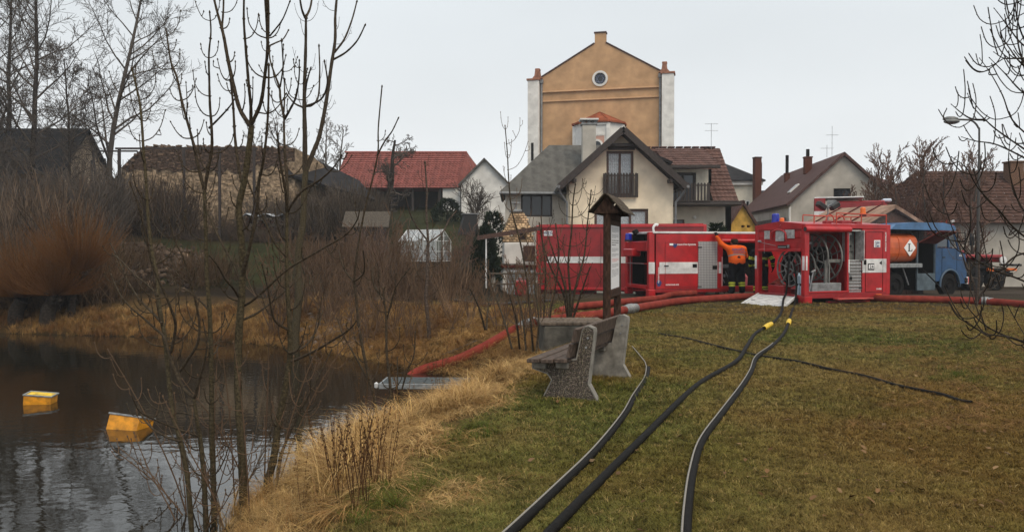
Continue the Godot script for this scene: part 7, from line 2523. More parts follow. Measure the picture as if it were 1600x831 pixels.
	traced(o, c, 20.0, 19.5, 6, 4, [[476.6, 28], [470, 12], [466, -20]], M.bark, 0.1, 0.35, 0.0, 0.3, 0.8, "branch")
	traced(o, c, 20.0, 20.6, 6, 4, [[476.6, 28], [485, 12], [489, -20]], M.bark, 0.1, 0.35, 0.0, 0.3, 0.8, "branch")
	traced(o, c, 20.4, 20.8, 12, 6, [[477, 268], [483, 256], [490, 235], [499, 210], [509, 164], [518, 101], [523, 63], [524, 25], [528, -20]], M.bark, 0.15, 0.35, 0.35, 0.3, 0.8, "branch")
	traced(o, c, 20.7, 21.2, 5, 3.5, [[522, 82], [537, 60], [549, 30], [557, 3]], M.bark, 0.1, 0.5, 0.0, 0.3, 0.6, "branch")
	traced(o, c, 20.7, 20.2, 5, 3.5, [[520, 93], [540, 80], [557, 63], [570, 40]], M.bark, 0.1, 0.5, 0.0, 0.3, 0.6, "branch")
	traced(o, c, 20.4, 19.6, 5, 3.5, [[477, 166], [500, 155], [510, 130], [507, 95]], M.bark, 0.1, 0.5, 0.2, 0.3, 0.6, "branch")
	traced(o, c, 20.4, 20.9, 5, 3.5, [[477, 166], [488, 165], [496, 150], [498, 115], [498, 72]], M.bark, 0.1, 0.5, 0.2, 0.3, 0.6, "branch")
	traced(o, c, 20.4, 19.8, 5, 3.5, [[476, 152], [480, 130], [484, 107]], M.bark, 0.1, 0.5, 0.0, 0.3, 0.6, "branch")
	traced(o, c, 20.4, 20.8, 5, 3.5, [[474, 168], [460, 162], [450, 148]], M.bark, 0.1, 0.5, 0.0, 0.3, 0.6, "branch")
	part(o, "crown", c, M.bark)

	c = B.new()
	o = thing("ash_sapling", "left of the two slim ash stems standing before the grey jetty", "tree", gp(-1.62, 9.6), 0.0, g)
	traced(o, c, 9.6, 9.6, 9, 6, [[594, 700], [592, 680], [583, 620], [576, 591], [567, 552], [559.5, 509], [556, 463], [553, 440]], M.bark, 0.4, 0.2, 0.35, 0.15, 0.4)
	traced(o, c, 9.6, 9.4, 5, 3.5, [[553, 442], [556, 410], [562, 370], [571, 320], [580, 285], [590, 238], [592, 200], [595, 137]], M.bark, 0.2, 0.3, 0.08, 0.1, 0.3, "branch")
	traced(o, c, 9.4, 9.2, 4, 3, [[589, 243], [600, 220], [612, 205], [623, 186]], M.bark, 0.2, 0.3, 0.0, 0.1, 0.3, "branch")
	traced(o, c, 9.6, 9.9, 4, 3, [[553, 440], [540, 425], [532, 410], [530, 395]], M.bark, 0.1, 0.2, 0.3, 0.1, 0.3, "branch")
	traced(o, c, 9.6, 9.2, 4, 3, [[553, 440], [566, 428], [570, 410], [568, 392]], M.bark, 0.1, 0.2, 0.3, 0.1, 0.3, "branch")
	traced(o, c, 9.6, 10.0, 4, 3, [[580, 605], [568, 580], [548, 545], [535, 525], [528, 500]], M.bark, 0.1, 0.2, 0.3, 0.1, 0.3, "branch")
	part(o, "crown", c, M.bark)

	c = B.new()
	o = thing("ash_sapling", "right of the two slim ash stems standing before the grey jetty", "tree", gp(-1.42, 9.7), 0.0, g)
	traced(o, c, 9.7, 9.8, 9, 4, [[613, 700], [612, 680], [611, 635], [610, 601], [605, 548], [603, 500], [601, 470], [598, 452]], M.bark, 0.4, 0.2, 0.35, 0.15, 0.4)
	traced(o, c, 9.8, 9.6, 4, 3, [[604, 500], [612, 470], [622, 445], [640, 420]], M.bark, 0.1, 0.2, 0.4, 0.1, 0.3, "branch")
	traced(o, c, 9.8, 10.1, 4, 3, [[602, 480], [592, 460], [584, 440], [582, 420]], M.bark, 0.1, 0.2, 0.4, 0.1, 0.3, "branch")
	traced(o, c, 9.7, 9.5, 5, 3, [[622, 690], [624, 640], [627, 610], [637, 580], [645, 555], [650, 520]], M.bark, 0.3, 0.2, 0.35, 0.1, 0.3, "branch")
	traced(o, c, 9.7, 9.9, 4, 3, [[620, 690], [618, 640], [621, 600], [620, 560]], M.bark, 0.3, 0.2, 0.35, 0.1, 0.3, "branch")
	part(o, "crown", c, M.bark)

	c = B.new()
	o = thing("birch_tree", "slender reddish barked birch on the far bank before the greenhouse", "tree", gp(-2.0, 19.0), 0.0)
	traced(o, c, 19.0, 19.1, 10, 4, [[668, 545], [669, 520], [665, 470], [667, 440], [669, 400], [668, 373], [667, 330], [668, 300], [665, 255]], M.bark_birch, 0.2, 0.3, 0.5, 0.3, 1.1)
	traced(o, c, 19.0, 18.4, 4, 3, [[668, 376], [650, 350], [640, 330], [634, 310]], M.bark_birch, 0.2, 0.4, 0.3, 0.2, 0.6, "branch")
	traced(o, c, 19.0, 19.5, 4, 3, [[668, 380], [690, 362], [702, 345], [712, 330]], M.bark_birch, 0.2, 0.4, 0.3, 0.2, 0.6, "branch")
	part(o, "crown", c, M.bark)

	c = B.new()
	o = thing("ash_sapling", "many-stemmed sapling growing behind the concrete sluice block", "tree", gp(1.1, 15.4), 0.0, g)
	for q in [[[889, 512], [886, 470], [876, 430], [867, 404], [858, 372]], [[890, 512], [895, 470], [902, 442], [912, 400], [918, 350], [925, 300]], [[890, 512], [891, 460], [888, 410], [893, 360], [896, 320], [900, 290]], [[889, 512], [880, 460], [862, 420], [850, 385], [842, 350]], [[891, 512], [905, 470], [915, 440], [922, 420]]]:
		traced(o, c, 15.4, 15.4 + rng.randf_range(-0.5, 0.5), 6, 3, q, M.bark, 0.2, 0.22, 0.55, 0.2, 0.7, "branch")
	part(o, "crown", c, M.bark)

	c = B.new()
	o = thing("ash_sapling", "group of thin upright ash shoots in the dry grass by the red hose", "tree", gp(0.4, 14.6), 0.0, g)
	for q in [[[847, 545], [849, 490], [853, 424], [848, 380], [846, 340]], [[833, 550], [828, 500], [822, 440], [812, 380], [800, 330], [795, 280], [792, 240], [790, 198]], [[838, 552], [842, 500], [838, 450], [835, 400]], [[822, 548], [818, 500], [806, 450], [790, 410]], [[812, 545], [806, 500], [795, 460]], [[857, 540], [860, 490], [868, 440], [872, 400], [868, 350]], [[800, 545], [788, 500], [770, 450], [762, 420]], [[758, 515], [748, 480], [735, 450]], [[760, 515], [764, 470], [775, 440]]]:
		traced(o, c, 14.6 + rng.randf_range(-1, 1), 14.6, 5, 2.5, q, M.bark, 0.15, 0.2, 0.5, 0.15, 0.6, "branch")
	part(o, "crown", c, M.twig_brown)

func thin_shoots() -> void:
	var o := thing("ash_shoots", "thin brown shoots sprouting between the near ash saplings", "shoots", gp(-2.6, 7.7), 0.0)
	var c := B.new()
	for k in 18:
		var x0 := rng.randf_range(285, 430)
		var dx := rng.randf_range(-150, 150) + (x0 - 355) * 0.5
		var h := rng.randf_range(110, 330)
		var d := rng.randf_range(7.0, 8.4)
		var gx_ := (x0 - 800.0) / F * d
		var y0 := 390.0 + (EYE - maxf(gh(gx_, d), -1.2) + 0.08) * F / d
		var q := [[x0, y0], [x0 + dx * 0.18, y0 - h * 0.33], [x0 + dx * 0.50, y0 - h * 0.68], [x0 + dx * rng.randf_range(0.7, 1.0), y0 - h]]
		traced(o, c, d, d + rng.randf_range(-0.5, 0.5), 4.0, 2.0, q, M.twig_brown, 0.25, 0.13, 0.5, 0.08, 0.3, "branch")
	part(o, "crown", c, M.twig_brown)

func right_tree() -> void:
	var o := thing("bare_tree", "bare tree with branches reaching in past the street lamp", "tree", gp(4.75, 6.0), 0.0)
	var c := B.new()
	bud_size = 0.5
	traced(o, c, 6.0, 6.0, 46, 24, [[1795, 760], [1790, 600], [1786, 450], [1780, 300], [1770, 150], [1760, 0], [1750, -150]], M.bark_dark, 0.9, 0.3, 0.0)
	var br := [
		[[1765, 190], [1700, 150], [1640, 96], [1600, 69], [1578, 43], [1566, 28], [1555, 14]],
		[[1765, 210], [1690, 170], [1620, 118], [1593, 95], [1581, 78], [1567, 58], [1563, 33]],
		[[1640, 98], [1610, 92], [1590, 91], [1570, 91], [1554, 81]],
		[[1770, 330], [1680, 270], [1620, 222], [1584, 188], [1567, 150], [1550, 115], [1532, 92]],
		[[1775, 350], [1690, 290], [1620, 245], [1564, 208], [1538, 185], [1521, 167], [1512, 146]],
		[[1540, 187], [1522, 186], [1506, 179], [1489, 162]],
		[[1720, 240], [1650, 180], [1600, 144], [1570, 113], [1547, 89]],
		[[1700, 300], [1620, 255], [1561, 228], [1527, 219], [1505, 214]],
		[[1780, 470], [1690, 420], [1600, 371], [1563, 328], [1530, 295], [1510, 263], [1489, 244]],
		[[1780, 520], [1690, 480], [1600, 438], [1555, 420], [1520, 400], [1496, 371], [1472, 304]],
		[[1785, 600], [1700, 570], [1600, 534], [1557, 518], [1530, 500], [1508, 469], [1500, 440]],
		[[1640, 548], [1580, 528], [1540, 520], [1510, 500]],
		[[1690, 420], [1640, 370], [1600, 330], [1585, 290], [1576, 250], [1580, 210]],
		[[1650, 200], [1620, 150], [1600, 100], [1590, 50], [1596, 0], [1590, -30]],
		[[1700, 200], [1640, 130], [1600, 60], [1588, 20], [1584, -20]],
		[[1640, 395], [1590, 400], [1550, 440], [1530, 470]]]
	for q in br:
		traced(o, c, 6.0, rng.randf_range(5.0, 6.6), 5.5, 1.6, q, M.bark_dark, 0.25, 0.085, 0.45, 0.08, 0.34, "branch")
	part(o, "crown", c, M.bark_dark)
	c = B.new()
	o = thing("grey_sapling", "pale grey sapling standing in front of the hose coupling", "tree", gp(13.1, 22.6), 0.0)
	traced(o, c, 22.6, 22.4, 7, 3, [[1527, 484], [1527, 470], [1530, 441], [1531, 412], [1534, 380], [1538, 350]], M.bark_birch, 0.3, 0.3, 0.5, 0.3, 0.9)
	traced(o, c, 22.6, 22.8, 6, 3, [[1527, 474], [1524, 448], [1517, 430], [1510, 412], [1495, 376]], M.bark_birch, 0.3, 0.3, 0.5, 0.3, 0.9, "branch")
	traced(o, c, 22.6, 22.2, 5, 3, [[1528, 472], [1540, 450], [1552, 436], [1570, 424]], M.bark_birch, 0.3, 0.3, 0.5, 0.3, 0.9, "branch")
	part(o, "crown", c, M.twig_grey)

func far_trees() -> void:
	var tall := {"kids": [26, 12, 11], "wob": 0.18, "up": 0.25, "first": 0.15, "angle": 0.85, "shrink": 0.44, "thin": 0.5, "rmin": 0.011}
	var list := [[-32.2, 50.0, Vector3(0.06, 0, 0), 17.0, 0.14, "tall bare tree rising over the left end of the barn roof"], [-28.3, 47.0, Vector3(0.03, 0, 0.05), 16.5, 0.19, "tall dark bare tree just in front of the barn roof"], [-25.3, 50.5, Vector3(0.07, 0, 0), 15.5, 0.2, "pale trunked bare tree beside the barn gable"], [-25.0, 46.0, Vector3(-0.10, 0, 0.0), 9.5, 0.12, "smaller leaning bare tree in front of the barn gable"], [-34.0, 54.0, Vector3(0.0, 0, 0), 15.0, 0.2, "bare tree half cut off at the left behind the barn"], [-30.0, 45.0, Vector3(0.12, 0, 0), 7.0, 0.20, "low crooked bare tree before the barn's dark roof"]]
	for q in list:
		bare_tree("bare_tree", q[5], gp(q[0], q[1]), q[2], q[3], q[4], tall, M.bark_dark if q[3] != 15.5 else M.bark_far, M.twig_dark)
	var gnarl := {"kids": [12, 9, 7], "wob": 0.42, "up": 0.1, "first": 0.35, "angle": 1.0, "shrink": 0.5, "thin": 0.6, "rmin": 0.014}
	bare_tree("apple_tree", "gnarled old apple tree before the red tiled barn roof", gp(-8.0, 50.0), Vector3(0.1, 0, 0), 5.6, 0.26, gnarl, M.bark_dark, M.twig_dark, "", "tree")
	var dome := {"kids": [9, 8, 7], "wob": 0.22, "up": 0.35, "first": 0.15, "angle": 0.75, "shrink": 0.85, "thin": 0.62, "rmin": 0.014}
	bare_tree("cherry_tree", "round crowned bare fruit tree before the white cottage gable", gp(-2.1, 50.0), Vector3.ZERO, 2.6, 0.16, dome, M.bark_dark, M.twig_dark)
	var fine := {"kids": [12, 9, 6], "wob": 0.2, "up": 0.2, "first": 0.25, "angle": 0.7, "shrink": 0.42, "thin": 0.5, "rmin": 0.022}
	var k := 0
	for q in [[-21.5, 100.0, 8.5], [-24.5, 104.0, 9.5], [-27.5, 102.0, 10.5], [-30.5, 100.0, 9.0]]:
		bare_tree("distant_tree", "far bare tree showing over the collapsed roof beside the ruin", gp(q[0], q[1]), rv(0.05), q[2], 0.2, fine, M.bark_far, M.twig_grey, "far bare trees behind the ruin")
	var wand := {"kids": [24, 9, 6], "wob": 0.13, "up": 0.3, "first": 0.12, "angle": 0.55, "shrink": 0.42, "thin": 0.5, "rmin": 0.013}
	for q in [[20.0, 44.0, 6.5], [21.6, 42.0, 7.0], [23.2, 44.0, 7.2], [24.6, 43.0, 6.4], [19.0, 42.5, 5.6], [22.4, 46.0, 6.0], [25.6, 47.0, 6.0], [20.8, 45.5, 6.8], [23.9, 41.5, 6.6], [22.0, 43.0, 5.4], [26.6, 46.0, 6.6], [18.4, 44.5, 4.8], [20.2, 39.2, 5.0], [21.0, 38.8, 5.6], [22.3, 38.9, 4.8], [19.6, 40.0, 6.0], [18.9, 39.6, 5.2]]:
		bare_tree("bare_tree", "slim twiggy bare tree between the beige gable and the tiled house", gp(q[0], q[1]), rv(0.08), q[2], 0.10, wand, M.bark_far, M.twig_red, "twiggy trees right of the beige gable")
	for q in [[36.0, 88.0, 9.0], [40.0, 92.0, 10.0], [44.0, 90.0, 10.5], [48.0, 95.0, 10.0], [20.0, 96.0, 8.0], [52.0, 92.0, 10.0]]:
		bare_tree("distant_tree", "far bare tree on the skyline beyond the tiled house", gp(q[0], q[1]), rv(0.05), q[2], 0.2, fine, M.bark_far, M.twig_grey, "far trees on the right skyline")

func shrub_parts(o: Node3D, stems: int, h: float, spread: float, kids: int, bark: Material, twig: Material, rmin := 0.006) -> void:
	var bt := B.new(); var bk := B.new()
	var st := {"kids": [kids, 4], "wob": 0.16, "up": 0.35, "first": 0.2, "angle": 0.6, "shrink": 0.45, "thin": 0.6, "rmin": rmin, "tip": 1}
	for k in stems:
		var a := TAU * k / stems + rng.randf()
		var d := Vector3(cos(a), 0, sin(a)) * spread * rng.randf_range(0.2, 1.0) + Vector3.UP
		grow(bt, bk, Vector3(cos(a), 0, sin(a)) * 0.08 - Vector3(0, 0.05, 0), d, h * rng.randf_range(0.6, 1.05), 0.02 * h / 2.0, 0, st)
	part(o, "stem", bt, bark)
	part(o, "crown", bk, twig)

func shrubs() -> void:
	var sets := [
		["bare_shrub", "bare brown shrub in the thicket on the far side of the pond", "shrubs of the thicket beyond the pond", 9, 2.4, 0.55, 6, M.twig_brown],
		["bare_shrub", "reddish leafless shrub around the greenhouse", "reddish shrubs around the greenhouse", 8, 1.9, 0.5, 6, M.twig_red],
		["bare_shrub", "grey leafless bush before the boarded wall of the red roofed barn", "grey bushes below the red roofed barn", 9, 2.6, 0.45, 6, M.twig_grey],
		["bare_shrub", "dark leafless bush below the stone barn and the ruin", "dark bushes below the ruin", 12, 3.0, 0.6, 7, M.twig_dark],
		["bare_shrub", "sparse leafless shrub on the straw-coloured bank by the red hose", "sparse shrubs on the bank", 6, 1.9, 0.35, 5, M.twig_brown]]
	var spots := [[], [], [], [], []]
	for k in 2: spots[0].append([rng.randf_range(470, 640), rng.randf_range(25.0, 29.0), rng.randf_range(0.6, 1.0)])
	for q in [[430, 22.5], [470, 23.5], [510, 22.8], [515, 22.2], [540, 24.0], [575, 24.5], [620, 25.0]]: spots[0].append([q[0], q[1], rng.randf_range(0.8, 1.2)])
	for q in [[560, 33], [590, 34], [615, 35], [630, 33], [715, 33], [735, 34.5], [600, 31]]: spots[1].append([q[0], q[1], rng.randf_range(0.75, 1.15)])
	for q in [[480, 50], [500, 51], [520, 49], [540, 50], [560, 51], [505, 44], [530, 45], [470, 46], [555, 44]]: spots[2].append([q[0], q[1], rng.randf_range(0.8, 1.2)])
	for k in 14: spots[3].append([rng.randf_range(-20, 190), rng.randf_range(35.0, 44.0), rng.randf_range(0.8, 1.3)])
	for k in 8: spots[3].append([rng.randf_range(190, 470), rng.randf_range(43.5, 45.5), rng.randf_range(0.6, 0.95)])
	for q in [[545, 20.5], [575, 20], [610, 20.5], [640, 19.5], [735, 20.0], [780, 18.5], [815, 18.0], [845, 18.0], [590, 22.5], [655, 22.5], [700, 22.5]]: spots[4].append([q[0], q[1], rng.randf_range(0.7, 1.15)])
	for s in sets.size():
		var q: Array = sets[s]
		var protos := []
		var n := 0
		for w in spots[s]:
			var p := gp((w[0] - 800.0) / F * w[1], w[1])
			if protos.size() < 3:
				var o := thing(q[0], q[1], "shrub", p, rng.randf() * TAU, q[2])
				shrub_parts(o, q[3], q[4], q[5], q[6], M.twig_grey if s == 1 else q[7], q[7], [0.008, 0.008, 0.011, 0.011, 0.006][s])
				o.scale = Vector3.ONE * w[2]
				protos.append(o)
			else:
				copy(protos[n % 3], q[1], p, rng.randf() * TAU, w[2])
			n += 1

func willows() -> void:
	var labels := ["orange osier willow with a crooked bare trunk, rightmost of the three", "orange osier willow with a thick dark head beside the reeds", "orange osier willow at the far left, low over the water"]
	var k := 0
	for q in [[114, 25.7, 1.30, 1.5, 0.13], [76, 25.3, 0.80, 1.55, 0.25], [26, 25.6, 0.70, 1.5, 0.24]]:
		var p := gp((q[0] - 800.0) / F * q[1], q[1])
		var o := thing("osier_willow", labels[k], "willow", p, 0.0, "pollard willows on the pond edge")
		var b := B.new()
		var h: float = q[2]
		var t := curve([Vector3(-0.1, -0.3, 0), Vector3(-0.06, h * 0.4, 0), Vector3(0.06, h * 0.75, 0), Vector3(0.16, h, 0)], 4)
		b.tube(t, taper(t.size(), q[4], q[4] * 0.8), 9)
		for j in 14:
			var d := rv().normalized()
			b.lathe([Vector2(0, -0.1), Vector2(0.09, -0.04), Vector2(0.1, 0.04), Vector2(0, 0.12)], Transform3D(Basis(Vector3.UP, rng.randf() * TAU), Vector3(0.16, h + 0.05, 0) + d * Vector3(0.2, 0.12, 0.2) * (q[4] / 0.14)), 6)
		part(o, "trunk", b, M.bark_dark)
		b = B.new()
		for j in 620:
			var a := rng.randf() * TAU
			var e := acos(rng.randf_range(0.42 if k == 0 else 0.10, 1.0))
			var d := Vector3(cos(a) * sin(e), cos(e), sin(a) * sin(e))
			var l: float = q[3] * rng.randf_range(0.6, 1.35)
			var s := Vector3(0.16, h + 0.08, 0) + d * Vector3(0.2, 0.14, 0.2)
			b.tube(PackedVector3Array([s, s + d * l * 0.5 + rv(0.04), s + d * l * 0.9 + Vector3.UP * l * 0.24 + rv(0.10)]), PackedFloat32Array([0.008, 0.006, 0.003]), 3, false)
		part(o, "crown", b, M.osier)
		k += 1

func conifers() -> void:
	for q in [[-0.85, 36.0, 0.95, 3.1, "dark columnar thuja beside the garden fireplace"], [8.55, 33.5, 0.75, 2.9, "dark green conifer behind the two red containers"], [-4.2, 52.0, 1.1, 1.5, "low dark evergreen bush before the barn doorway"], [-1.1, 33.2, 0.6, 2.2, "dark ivy clad bush under the slanting pergola beam"]]:
		var o := thing("conifer", q[4], "conifer", gp(q[0], q[1]), 0.0)
		var b := B.new()
		b.rod(Vector3.ZERO, Vector3(0, q[3] * 0.9, 0), 0.07, 6, 0.02)
		part(o, "trunk", b, M.bark_dark)
		b = B.new()
		for k in 1500:
			var t := pow(rng.randf(), 0.8)
			var a := rng.randf() * TAU
			var rr: float = q[2] * (1.0 - t * t * 0.8) * (0.55 + 0.45 * sqrt(rng.randf())) * (1.0 + 0.2 * sin(a * 3.0 + t * 9.0))
			var p := Vector3(cos(a) * rr, t * q[3], sin(a) * rr)
			var d := (Vector3(cos(a), 0.9, sin(a)) + rv(0.5)).normalized()
			var s := d.cross(rv()).normalized() * 0.045
			b.face([p - s, p + s, p + d * rng.randf_range(0.14, 0.26)])
		part(o, "crown", b, M.conifer)

func blade_clump(n: int, h: float, spread: float, w: float, droop: float, sd: int, segs := 3, flat := 0.0) -> B:
	var r := RandomNumberGenerator.new()
	r.seed = sd
	var b := B.new()
	b.tint = true
	for k in n:
		var a := r.randf() * TAU
		var out := Vector3(cos(a), 0, sin(a))
		var base := Vector3(cos(a * 3.1), 0, sin(a * 2.3)) * spread * 0.5 * r.randf()
		var l := h * r.randf_range(0.5, 1.1)
		var lean := r.randf_range(0.05, 0.5) + flat
		var side := Vector3(-out.z, 0, out.x) * w * r.randf_range(0.6, 1.2) * 0.5
		var g := r.randf_range(0.5, 1.35)
		b.col = Color(g, g * r.randf_range(0.9, 1.0), g * r.randf_range(0.75, 1.0))
		var p := base
		var d := (Vector3.UP + out * lean).normalized()
		for s in segs:
			var q := p + d * l / segs
			d = (d + out * droop * r.randf_range(0.5, 1.5) - Vector3.UP * droop * 0.8).normalized()
			var t0 := 1.0 - float(s) / segs * 0.7; var t1 := 1.0 - float(s + 1) / segs * 0.9
			if s == segs - 1: b.face([p - side * t0, p + side * t0, q])
			else: b.face([p - side * t0, p + side * t0, q + side * t1, q - side * t1])
			p = q
	return b

func tilt(x: float, d: float) -> Basis:
	return Basis(Vector3.UP, rng.randf() * TAU)

func grasses() -> void:
	# short turf
	var tufts := []
	for k in 3: tufts.append(blade_clump(13, 0.062, 0.10, 0.005, 0.5, 100 + k, 2, 0.45).mesh(M.grass))
	var xs := [[], [], []]; var cs := [[], [], []]
	for k in 165000:
		var d := 3.6 * exp(rng.randf() * 1.95)
		var x := rng.randf_range(-0.24, 0.86) * d + 0.5 * rng.randf()
		if x < 1.5:
			var q := pond_dist(x, d)
			if d < 14.0 and x < straw_edge(d) - 0.25 + rng.randf() * 0.5: continue
			if d >= 14.0 and q < 1.9 + rng.randf() * 0.8: continue
		if d > 19.0 and rng.randf() < (d - 19.0) / 6.0: continue
		var n1 := noise.get_noise_2d(x * 6.0 + 50.0, d * 6.0)
		var n3 := noise.get_noise_2d(x * 2.2 + 11.0, d * 2.2)
		var green := clampf(0.56 + 1.5 * n1 + rng.randf_range(-0.35, 0.35) - 0.03 * (d - 6.0), 0.0, 1.0)
		var near_bench := exp(-((x - 1.2) * (x - 1.2) + (d - 9.4) * (d - 9.4)) / 1.6)
		green = clampf(green + 0.7 * near_bench, 0.0, 1.0)
		var n4 := noise.get_noise_2d(x * 55.0, d * 55.0)
		var c := Color(0.27, 0.205, 0.072).lerp(Color(0.148, 0.158, 0.042), green) * (1.0 + 0.7 * n4)
		c = c.lerp(Color(0.24, 0.125, 0.035), clampf(0.1 + n3 * 1.2 + 0.22 * smooth(0.30, 0.58, x / d) , 0.0, 0.65)) * rng.randf_range(0.6, 1.15)
		if rng.randf() < 0.05: c = Color(0.40, 0.29, 0.12)
		var s := (0.62 + 0.045 * d) * rng.randf_range(0.5, 1.25) * (1.0 + 0.7 * near_bench)
		var v := k % 3
		xs[v].append(Transform3D(tilt(x, d).scaled(Vector3(s, s * rng.randf_range(0.5, 1.1), s)), gp(x, d, -0.004)))
		cs[v].append(c)
	for v in 3: multi("grass", tufts[v], xs[v], cs[v], "short brown and green winter turf")
	# tall dry grass of the banks
	var dry := []
	for k in 4: dry.append(blade_clump(32, 0.5, 0.24, 0.0065, 0.42, 200 + k, 4).mesh(M.drygrass))
	var flat := []
	for k in 2: flat.append(blade_clump(34, 0.55, 0.3, 0.008, 0.5, 300 + k, 4, 1.0).mesh(M.drygrass))
	xs = [[], [], [], [], [], []]; cs = [[], [], [], [], [], []]
	for k in 26000:
		var far := k > 9000
		var d := rng.randf_range(4.0, 16.5) if not far else rng.randf_range(15.5, 29.0)
		var x := rng.randf_range(-0.5, 0.12) * d if not far else rng.randf_range(-0.66, 0.09) * d
		var q := pond_dist(x, d)
		var n1 := noise.get_noise_2d(x * 10.0, d * 10.0 + 31.0)
		var c: Color
		var s: float
		var v := k % 4
		if not far:
			if q < 0.02 or x > straw_edge(d) + 0.12 + 1.2 * n1 + 0.9 * rng.randf() * rng.randf() * rng.randf(): continue
			if x > 0.1 and x < 1.0 and d > 7.6 and d < 10.4: continue
			s = rng.randf_range(0.55, 1.1) * (1.15 - 0.25 * absf(q - 1.2))
			if d < 7.4 and q < 0.9: s *= 0.5
			if d > 11.5: s *= 0.72
			if d > 13.0 and x < 0.0: s *= 0.5
			if x > straw_edge(d) - 0.45 + 0.8 * n1: s *= 0.62; v = 4 + k % 2
			if x > straw_edge(d) + 0.1: s *= 0.7
			c = Color(0.66, 0.46, 0.205).lerp(Color(0.36, 0.20, 0.075), rng.randf())
		else:
			var lim := 3.6 + 2.0 * n1 if x > -6.5 else 2.0 + 1.5 * n1
			if q < 0.02 or q > lim: continue
			if x > -6.5 and rng.randf() < 0.75: v = 4 + k % 2
			elif x <= -6.5 and rng.randf() < 0.35: continue
			s = rng.randf_range(0.55, 1.15)
			c = Color(0.52, 0.32, 0.125).lerp(Color(0.24, 0.12, 0.045), clampf(rng.randf() + 1.2 * n1, 0.0, 1.0))
			if x < -17.0: continue
		if rng.randf() < 0.12: c = c * 0.55
		xs[v].append(Transform3D(tilt(x, d).scaled(Vector3.ONE * s), gp(x, d, -0.02)))
		cs[v].append(c * rng.randf_range(0.75, 1.15))
	for k in 2200:
		var d := rng.randf_range(7.0, 21.0)
		var x := rng.randf_range(0.42, 0.85) * d
		var n1 := noise.get_noise_2d(x * 12.0 + 7.0, d * 12.0)
		if x / d < 0.50 - 0.5 * n1 + 0.10 * smooth(15.0, 20.0, d): continue
		var v := 4 + k % 2
		xs[v].append(Transform3D(tilt(x, d).scaled(Vector3.ONE * rng.randf_range(0.25, 0.55)), gp(x, d, -0.02)))
		cs[v].append(Color(0.36, 0.21, 0.085).lerp(Color(0.16, 0.085, 0.035), rng.randf()))
	for v in 6: multi("dry_grass", dry[v] if v < 4 else flat[v - 4], xs[v], cs[v], "tall straw coloured dead grass on the pond banks")
	# green tussocks at the foot of the bank and under the bench
	var green_ := blade_clump(40, 0.30, 0.2, 0.007, 0.5, 400, 4).mesh(M.drygrass)
	var gx := []; var gc := []
	for q in [[600, 775], [585, 790], [620, 782], [568, 800], [640, 790], [605, 800], [560, 815], [720, 690], [735, 680], [750, 672], [765, 680], [1005, 600], [990, 610], [700, 700], [660, 770], [1490, 590], [1510, 595], [1530, 600], [1470, 597], [950, 612], [970, 605]]:
		for j in 6:
			var p := on_ground(q[0] + rng.randf_range(-16, 16), q[1] + rng.randf_range(-10, 10), -0.02)
			gx.append(Transform3D(tilt(0, 0).scaled(Vector3.ONE * rng.randf_range(0.35, 0.85)), p))
			gc.append(Color(0.065, 0.105, 0.015).lerp(Color(0.19, 0.15, 0.04), rng.randf() * 0.6))
	multi("green_tussocks", green_, gx, gc, "greener grass tussocks along the foot of the bank")
	gx = []; gc = []
	for k in 420:
		var d := 4.2 * exp(rng.randf() * 1.5)
		var x := rng.randf_range(-0.1, 0.66) * d
		if x < straw_edge(d): continue
		gx.append(Transform3D(tilt(0, 0).scaled(Vector3(1, 0.6, 1) * rng.randf_range(0.10, 0.26)), gp(x, d, -0.01)))
		gc.append(Color(0.11, 0.13, 0.022).lerp(Color(0.34, 0.24, 0.08), rng.randf()))
	multi("grass_tufts", green_, gx, gc, "longer tufts standing out of the short turf")
	# dead weed stalks
	var wb := B.new()
	wb.tint = true
	for k in 4:
		wb.col = Color(1, 1, 1) * rng.randf_range(0.6, 1.2)
		var a := rng.randf() * TAU
		var top := Vector3(cos(a) * 0.12, rng.randf_range(0.4, 0.75), sin(a) * 0.12)
		wb.tube(PackedVector3Array([Vector3.ZERO, top * 0.5 + rv(0.02), top]), PackedFloat32Array([0.0036, 0.003, 0.002]), 4, false)
		for j in 6:
			var q := top * (0.6 + 0.08 * j) + rv(0.012)
			wb.lathe([Vector2(0, -0.010), Vector2(0.007, 0), Vector2(0, 0.012)], Transform3D(Basis.IDENTITY, q), 5)
	var wm := wb.mesh(M.drygrass)
	gx = []; gc = []
	for k in 17:
		var p := on_ground(rng.randf_range(470, 610), rng.randf_range(735, 815), -0.02)
		gx.append(Transform3D(tilt(0, 0).scaled(Vector3.ONE * rng.randf_range(0.55, 0.9)), p))
		gc.append(Color(0.11, 0.055, 0.026) * rng.randf_range(0.7, 1.4))
	for k in 14:
		var d := rng.randf_range(5.5, 12.0)
		var x := -2.6 + 0.17 * (d - 7.5) + rng.randf_range(-0.4, 1.6)
		if pond_dist(x, d) < 0.1: continue
		gx.append(Transform3D(tilt(0, 0).scaled(Vector3.ONE * rng.randf_range(0.7, 1.4)), gp(x, d, -0.02)))
		gc.append(Color(0.14, 0.08, 0.035) * rng.randf_range(0.7, 1.4))
	multi("weeds", wm, gx, gc, "dead dark weed stalks with seed heads in the dry grass")
	# bare whips rising from the water's edge among the near saplings
	var hb := B.new()
	hb.tint = true
